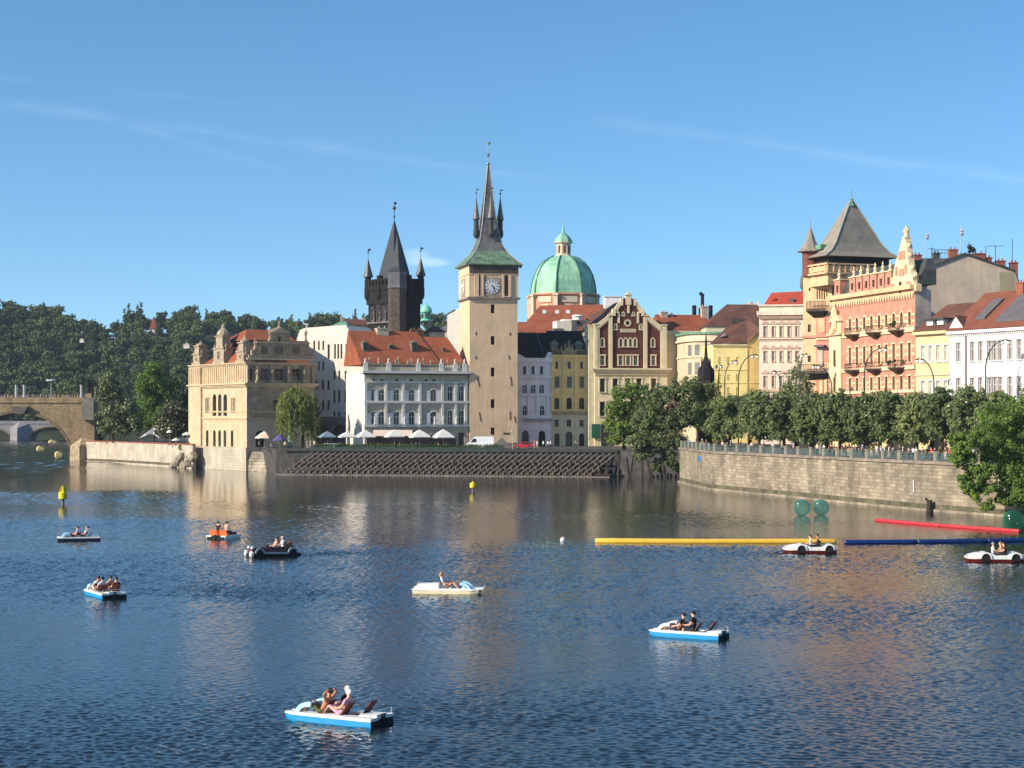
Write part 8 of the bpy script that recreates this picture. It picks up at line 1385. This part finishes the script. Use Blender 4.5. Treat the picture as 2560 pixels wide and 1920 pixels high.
def carboat(name, label, px, py, rz, up, low, L_=4.6, vint=False):
    Y = YW(py); o = empty(name, (X(px, Y), Y, 0), R(rz), label=label, cat='pedal boat', group='pedal boats on the river'); h = L_ / 2; W2 = .82; mb = MB()
    loft(mb, [[(x_, -w_, zt), (x_, -w_ * .85, zb), (x_, w_ * .85, zb), (x_, w_, zt)] for x_, w_, zb, zt in ((-h, W2 * .9, -.1, .27), (-h * .6, W2, -.15, .27), (h * .6, W2, -.15, .28), (h * .97, W2 * .72, -.02, .30))]); mb.build('hull', low, o)
    if not vint: pr = [(-h, .25, .62, .86), (-h * .80, .25, .80, 1.0), (-h * .62, .25, .76, 1.0), (-h * .45, .25, .56, 1), (-.15, .25, .54, 1), (.12, .25, .66, 1), (h * .30, .25, .80, 1), (h * .62, .25, .74, .96), (h * .88, .27, .60, .86), (h, .32, .46, .62)]
    else: pr = [(-h * .9, .25, .5, .55), (-h * .72, .25, .95, .62), (-h * .45, .25, .98, .66), (-.9, .25, .72, .68), (-.1, .25, .66, .68), (.3, .25, .84, .62), (h * .55, .25, .82, .50), (h * .80, .28, .80, .42), (h * .84, .3, .76, .40)]
    mb = MB(); loft(mb, [[(x_, -W2 * w_, zb), (x_, -W2 * w_, zb + (zt - zb) * .75), (x_, -W2 * w_ * .75, zt), (x_, W2 * w_ * .75, zt), (x_, W2 * w_, zb + (zt - zb) * .75), (x_, W2 * w_, zb)] for x_, zb, zt, w_ in pr]); mb.build('body', up, o)
    mb = MB(); mb.box(-h * .42, .25, -.5, .5, .60, .72 if not vint else .78); mb.build('cockpit', DARKH, o)
    for x_ in ((.62 * h * .5 + .05, -h * .72) if not vint else (h * .62, -h * .66)):
        for s_ in (-1, 1):
            mb = MB(); k = 14; r = .36 if not vint else .30; zc_ = .36; arc_ = [(x_ + r * math.cos(math.pi * i / k), zc_ + r * math.sin(math.pi * i / k)) for i in range(k + 1)] + [(x_ - r, .1), (x_ + r, .1)]
            y0, y1 = (W2 - .06, W2 + .02); mb.hexa([(a, s_ * y0, b) for a, b in arc_], [(a, s_ * (y1 + (0 if not vint else .06)), b) for a, b in arc_]); wa = mb.build('wheel', DARKH, o)
            mb = MB(); ri, ro = r, r + (.09 if not vint else .14); q = [(x_ + ro * math.cos(math.pi * i / k), zc_ + ro * math.sin(math.pi * i / k)) for i in range(k + 1)]; qi = [(x_ + ri * math.cos(math.pi * i / k), zc_ + ri * math.sin(math.pi * i / k)) for i in range(k + 1)]
            for i in range(k): mb.hexa([(qi[i][0], s_ * (W2 - .1), qi[i][1]), (qi[i + 1][0], s_ * (W2 - .1), qi[i + 1][1]), (q[i + 1][0], s_ * (W2 - .1), q[i + 1][1]), (q[i][0], s_ * (W2 - .1), q[i][1])], [(qi[i][0], s_ * (W2 + .12), qi[i][1]), (qi[i + 1][0], s_ * (W2 + .12), qi[i + 1][1]), (q[i + 1][0], s_ * (W2 + .12), q[i + 1][1]), (q[i][0], s_ * (W2 + .12), q[i][1])])
            mb.build('fender', up if not vint else mat('grey blue fender', (.25, .30, .33, 1), .4, .05), o)
    if vint:
        fm = mat('grey blue fender', None)
        for s_ in (-1, 1): mb = MB(); mb.hexa([(-h * .45, s_ * (W2 - .15), .24), (h * .42, s_ * (W2 - .15), .30), (h * .42, s_ * (W2 + .12), .30), (-h * .45, s_ * (W2 + .12), .24)], [(-h * .45, s_ * (W2 - .15), .36), (h * .42, s_ * (W2 - .15), .44), (h * .42, s_ * (W2 + .12), .44), (-h * .45, s_ * (W2 + .12), .36)]); mb.build('running_board', fm, o)
        for s_ in (-1, 1): mb = MB(); mb.ball((h * .86, s_ * .42, .82), .15, 10, 8); mb.build('headlight', BWH, o); mb = MB(); mb.ball((h * .92, s_ * .68, .28), .22, 10, 8, 1, 1, 1.4); mb.build('float', BWH, o)
        mb = MB(); mb.box(h * .84, h * .9, -.33, .33, .36, .74); mb.build('grille', mat('dull brown grille', (.12, .05, .04, 1), .5), o)
        mb = MB(); mb.tube([(.42, -.4, .85), (.35, -.38, 1.12), (.35, .38, 1.12), (.42, .4, .85)], .02, 5); mb.build('windscreen_frame', STEEL, o)
        mb = MB(); mb.hexa([(-h * .62, -.5, .8), (-h * .50, -.5, .8), (-h * .50, .5, .8), (-h * .62, .5, .8)], [(-h * .72, -.48, 1.22), (-h * .60, -.48, 1.22), (-h * .60, .48, 1.22), (-h * .72, .48, 1.22)]); mb.build('seat_back', mat('tan seat', (.25, .1, .06, 1), .7), o)
    else:
        for s_ in (-1, 1): mb = MB(); mb.box(h * .93, h * .985, s_ * .42 - .13, s_ * .42 + .13, .44, .54); mb.build('headlight', mat('smoked lamp', (.12, .1, .1, 1), .3), o)
        mb = MB(); mb.hexa([(-h * .36, -.5, .7), (-h * .28, -.5, .7), (-h * .28, .5, .7), (-h * .36, .5, .7)], [(-h * .44, -.5, 1.05), (-h * .38, -.5, 1.05), (-h * .38, .5, 1.05), (-h * .44, .5, 1.05)]); mb.build('seat_back', DARKH, o)
    return o
MAR = mat('maroon hull', (.12, .012, .012, 1), .4, .1)
H_ = carboat('car_pedal_boat', 'white car shaped pedal boat passing in front of the yellow tube', 2023, 1382, 178, BWH, MAR)
aboard(H_, -.05, .3, .48, 'brown haired person in white in the car boat by the yellow tube', pose='sit', top=(235, 230, 225), bot=(235, 230, 220), hair='brown', shorts=True); aboard(H_, -.75, -.3, .50, 'dark haired bare backed person in the car boat by the yellow tube', pose='sit', bare=True, bot=(235, 230, 220), hair='dark', skin=1)
I_ = carboat('car_pedal_boat', 'white car shaped pedal boat near the right edge below the blue tube', 2484, 1404, 176, BWH, MAR)
aboard(I_, .1, .25, .50, 'grey haired person in a white shirt in the right edge car boat', pose='sit', top=(240, 235, 235), bot=(200, 190, 190), hair='grey', turn=-90); aboard(I_, -.6, -.25, .50, 'blond bare armed person in the right edge car boat', pose='sit', bare=True, bot=(150, 110, 80), hair='blond', skin=0, longhair=True); aboard(I_, -.75, .32, .50, 'brown haired person behind in the right edge car boat', pose='sit', top=(90, 60, 30), bot=(60, 50, 40), hair='brown', longhair=True)
F_ = carboat('vintage_car_pedal_boat', 'black vintage car shaped pedal boat with round white headlights', 682, 1391, 207, mat('black maroon paint', (.03, .008, .008, 1), .25, .1, spec=.6), mat('black hull', (.015, .015, .016, 1), .5), L_=4.6, vint=True)
aboard(F_, -.1, -.25, .55, 'bare chested person at the front of the black vintage car boat', pose='recline', bare=True, bot=(60, 50, 50), hair='brown', skin=0); aboard(F_, -.75, .3, .60, 'person in a white shirt and white cap in the black vintage car boat', pose='sit', top=(235, 238, 250), bot=(60, 60, 70), hair='white cap'); aboard(F_, -1.0, -.3, .58, 'person with bare shoulders at the rear of the black car boat', pose='sit', bare=True, bot=(70, 60, 60), hair='brown', skin=1)
E_ = catamaran('orange_pedal_boat', 'white pedal boat with two orange seat backs seen from behind', 561, 1346, 66, BWH, BWH, L_=3.0, Wd=2.2, chairs=(), hood=None, stern=False, rail=False)
ORG = mat('orange plastic', (.80, .17, .05, 1), .5, .06, 2)
for x_, y_ in ((-.9, .55), (-.9, -.55)): mb = MB(); mb.hexa([(x_ - .15, y_ - .46, .5), (x_ + .35, y_ - .46, .5), (x_ + .35, y_ + .46, .5), (x_ - .15, y_ + .46, .5)], [(x_ - .3, y_ - .42, 1.08), (x_ - .1, y_ - .42, 1.12), (x_ - .1, y_ + .42, 1.12), (x_ - .3, y_ + .42, 1.08)]); mb.build('seat_back', ORG, E_)
mb = MB(); mb.box(-.2, 1.1, -.7, .7, .5, .8); mb.build('bow_box', mat('dark brown bow box', (.05, .015, .01, 1), .5), E_)
aboard(E_, -.35, .5, .62, 'dark haired person behind the left orange seat back', pose='sit', top=(60, 40, 40), bot=(50, 50, 60), hair='dark'); aboard(E_, -.35, -.5, .62, 'dark haired person behind the right orange seat back', pose='sit', top=(215, 170, 150), bot=(50, 50, 60), hair='dark')
YLB = mat('yellow boat plastic', (.75, .62, .25, 1), .5, .06)
for px, py, lb_ in ((133, 1108, 'farthest small yellow pedal boat under the old bridge arch'), (103, 1126, 'leftmost small yellow pedal boat under the old bridge arch'), (149, 1142, 'nearest small yellow pedal boat by the old bridge pier')):
    Y = YW(py); o = empty('yellow_pedal_boat', (X(px, Y), Y, .3), .2, label=lb_, cat='pedal boat', group='yellow pedal boats under the bridge'); s_ = 24 / FPX * Y / 2; mb = MB(); loft(mb, [[(x_ * s_, -w_, zt), (x_ * s_, -w_ * .8, 0), (x_ * s_, w_ * .8, 0), (x_ * s_, w_, zt)] for x_, w_, zt in ((-1, .4, .7), (-.7, .9, .9), (.5, .9, .8), (1, .4, .9))]); mb.build('hull', YLB, o); mb = MB(); mb.ball((-.4 * s_, 0, .8), .55, 8, 6, 1.5, .8, .8); mb.build('hood', YLB, o)
    person('rider in dark clothes in the ' + lb_.split(' pedal')[0], (X(px, Y) + .7, Y, 1.0), -1.5, 'sit', (60, 60, 70), (40, 40, 50), 'dark', group='riders in the yellow boats')
# ---------------------------------------------------------------- buoys, tubes and walking balls
BYL = mat('yellow buoy paint', (.78, .60, .03, 1), .45, .08, 2)
def buoy(label, px, py, s_, cage):
    Y = YW(py); o = empty('navigation_buoy', (X(px, Y), Y, 0), .4, label=label, cat='buoy'); k = Y / FPX; r = 10.5 * k * s_; z1, z2, z3 = 14 * k * s_, 32 * k * s_, 45 * k * s_
    mb = MB(); mb.lathe(0, 0, [(r * .35, -.6), (r * .38, z1)], 10); mb.build('stem', mat('grey buoy stem', (.18, .18, .17, 1), .7), o); mb = MB(); mb.lathe(0, 0, [(r * .85, z1), (r, z1 + .1), (r, z2 - .1), (r * .8, z2)], 16); mb.build('drum', BYL, o, smooth=False)
    if cage:
        mb = MB()
        for i in range(2): a = i * math.pi / 2; d = (math.cos(a) * r * .95, math.sin(a) * r * .95); mb.hexa([(d[0], d[1], z2), (-d[0], -d[1], z2), (-d[0] * 1.0, -d[1] * 1.0, z2 + .02), (d[0], d[1], z2 + .02)], [(d[0] * .9 + .03, d[1] * .9 + .03, z3), (-d[0] * .3 + .03, -d[1] * .3 + .03, z3 + .2), (-d[0] * .3, -d[1] * .3, z3 + .2), (d[0] * .9, d[1] * .9, z3)])
        mb.build('topmark', BYL, o)
    else: mb = MB(); mb.lathe(0, 0, [(r * .3, z2), (r * .2, z2 + .25)], 8); mb.build('topmark', BYL, o)
buoy('tall yellow river buoy with a crossed topmark at the left', 157, 1262, 1.0, True); buoy('yellow cylindrical river buoy in front of the timber braces', 1182, 1230, .72, False)
Y = YW(1353); mb = MB(); mb.ball((0, 0, .12), .26, 14, 10); o = mb.build('float', WHITE, smooth=True); o.location = (X(1407, Y), Y, 0); o.name = 'white_float'; sig(o, 'small round white float left of the yellow tube', 'float'); mb = MB(); mb.tube([(0, 0, .35), (0, 0, .5)], .05, 6); mb.build('ring', STEEL, o)
def boom(name, label, p0, p1, r, m, n_seg):
    px_ph = r * 9
    (ax, ay), (bx, by) = p0, p1; Ya, Yb = YW(ay), YW(by); a, b = Vector((X(ax, Ya), Ya, r * .55)), Vector((X(bx, Yb), Yb, r * .55)); d = b - a; o = empty(name, tuple(a), math.atan2(d.y, d.x), label=label, cat='floating tube'); L_ = d.length; bend = lambda x_: .3 * math.sin(5.5 * x_ / L_ + px_ph) if 0 < x_ < L_ else .3 * math.sin(5.5 * max(0, min(1, x_ / L_)) + px_ph)
    for i in range(n_seg):
        x0, x1 = L_ * i / n_seg, L_ * (i + 1) / n_seg; mb = MB(); k = 14; pr = [(.35, .02), (.8, .06), (1, .16)]; rings = [(x0 + q, r * f) for f, q in pr] + [(x0 + (x1 - x0) * t, r * (1 + .02 * math.sin(9 * t + i))) for t in (.12, .25, .38, .5, .62, .75, .88)] + [(x1 - q, r * f) for f, q in reversed(pr)]
        for j in range(len(rings) - 1):
            for q in range(k): t0, t1 = 2 * math.pi * q / k, 2 * math.pi * (q + 1) / k; (xa, ra), (xb, rb) = rings[j], rings[j + 1]; mb.face([(xa, bend(xa) + ra * math.cos(t0), ra * math.sin(t0)), (xa, bend(xa) + ra * math.cos(t1), ra * math.sin(t1)), (xb, bend(xb) + rb * math.cos(t1), rb * math.sin(t1)), (xb, bend(xb) + rb * math.cos(t0), rb * math.sin(t0))])
        mb.face([(rings[0][0], bend(rings[0][0]) + rings[0][1] * math.cos(2 * math.pi * q / k), rings[0][1] * math.sin(2 * math.pi * q / k)) for q in range(k)]); mb.face([(rings[-1][0], bend(rings[-1][0]) + rings[-1][1] * math.cos(2 * math.pi * q / k), rings[-1][1] * math.sin(2 * math.pi * q / k)) for q in range(k)]); mb.build('section', m, o, smooth=True)
    return o
boom('yellow_tube', 'long straight yellow inflatable tube floating right of centre', (1487, 1357), (2091, 1359), .285, mat('yellow vinyl', (.78, .47, .05, 1), .35, .05, 1, spec=.5), 1)
boom('blue_tube', 'long dark blue inflatable tube running out of the right edge', (2112, 1360), (2640, 1353), .24, mat('dark blue vinyl', (.008, .025, .13, 1), .3, .1, 1, spec=.5), 3); boom('red_tube', 'red inflatable tube below the embankment wall', (2184, 1303), (2545, 1331), .21, mat('red vinyl', (.52, .035, .04, 1), .45, .06, 1, spec=.5), 2)
def ballmat(name, col):
    m = bpy.data.materials.new(name); m.use_nodes = True; t = m.node_tree; p = t.nodes["Principled BSDF"]; p.inputs['Base Color'].default_value = col; p.inputs['Roughness'].default_value = .08; p.inputs['Specular IOR Level'].default_value = .8
    tr = t.nodes.new("ShaderNodeBsdfTransparent"); tr.inputs[0].default_value = (.62, .85, .82, 1); lw = t.nodes.new("ShaderNodeLayerWeight"); lw.inputs[0].default_value = .35; ms = t.nodes.new("ShaderNodeMixShader")
    n = t.nodes.new("ShaderNodeTexNoise"); n.inputs['Scale'].default_value = 2.5; t.links.new(M('MINIMUM', M('ADD', M('MULTIPLY', lw.outputs['Facing'], .55, None, t), M('MULTIPLY', n.outputs['Fac'], .22, None, t), None, t), .85, None, t), ms.inputs[0]); t.links.new(tr.outputs[0], ms.inputs[1]); t.links.new(p.outputs[0], ms.inputs[2]); t.links.new(ms.outputs[0], t.nodes['Material Output'].inputs[0]); return m
TEAL = ballmat('teal clear vinyl', (.04, .30, .30, 1)); GRNV = ballmat('green clear vinyl', (.03, .22, .10, 1))
for px, py, r, mm, lb_ in ((2005, 1289, 1.02, TEAL, 'teal transparent walking ball, the left of the pair by the wall'), (2053, 1287, .98, TEAL, 'teal transparent walking ball, the right of the pair by the wall'), (2533, 1328, 1.15, GRNV, 'green transparent walking ball at the end of the red tube')):
    Y = YW(py); o = empty('walking_ball', (X(px, Y), Y, 0), label=lb_, cat='water ball'); mb = MB(); mb.ball((0, 0, r * .93), r, 24, 16); mb.build('shell', mm, o, smooth=True)
    mb = MB(); mb.ball((-r * .55, -r * .62, r * 1.42), .13, 8, 6); mb.build('valve', mat('pale zip', (.6, .7, .68, 1), .4), o)  # pale bead on the sunward side, a painted sun highlight
# ---------------------------------------------------------------- thin summer air over the river
mb = MB(); mb.box(-900, 900, -60, 1500, -2.0, 160); hz_m = bpy.data.materials.new('summer haze'); hz_m.use_nodes = True; t = hz_m.node_tree
for n in list(t.nodes):
    if n.type == 'BSDF_PRINCIPLED': t.nodes.remove(n)
pv = t.nodes.new("ShaderNodeVolumePrincipled"); pv.inputs['Color'].default_value = (.72, .82, .95, 1); pv.inputs['Density'].default_value = 0.00007; pv.inputs['Anisotropy'].default_value = 0.2
t.links.new(pv.outputs[0], t.nodes['Material Output'].inputs['Volume']); o = mb.build('haze', hz_m); sig(o, kind='stuff'); sc.cycles.volume_bounces = 0; sc.cycles.volume_step_rate = 10
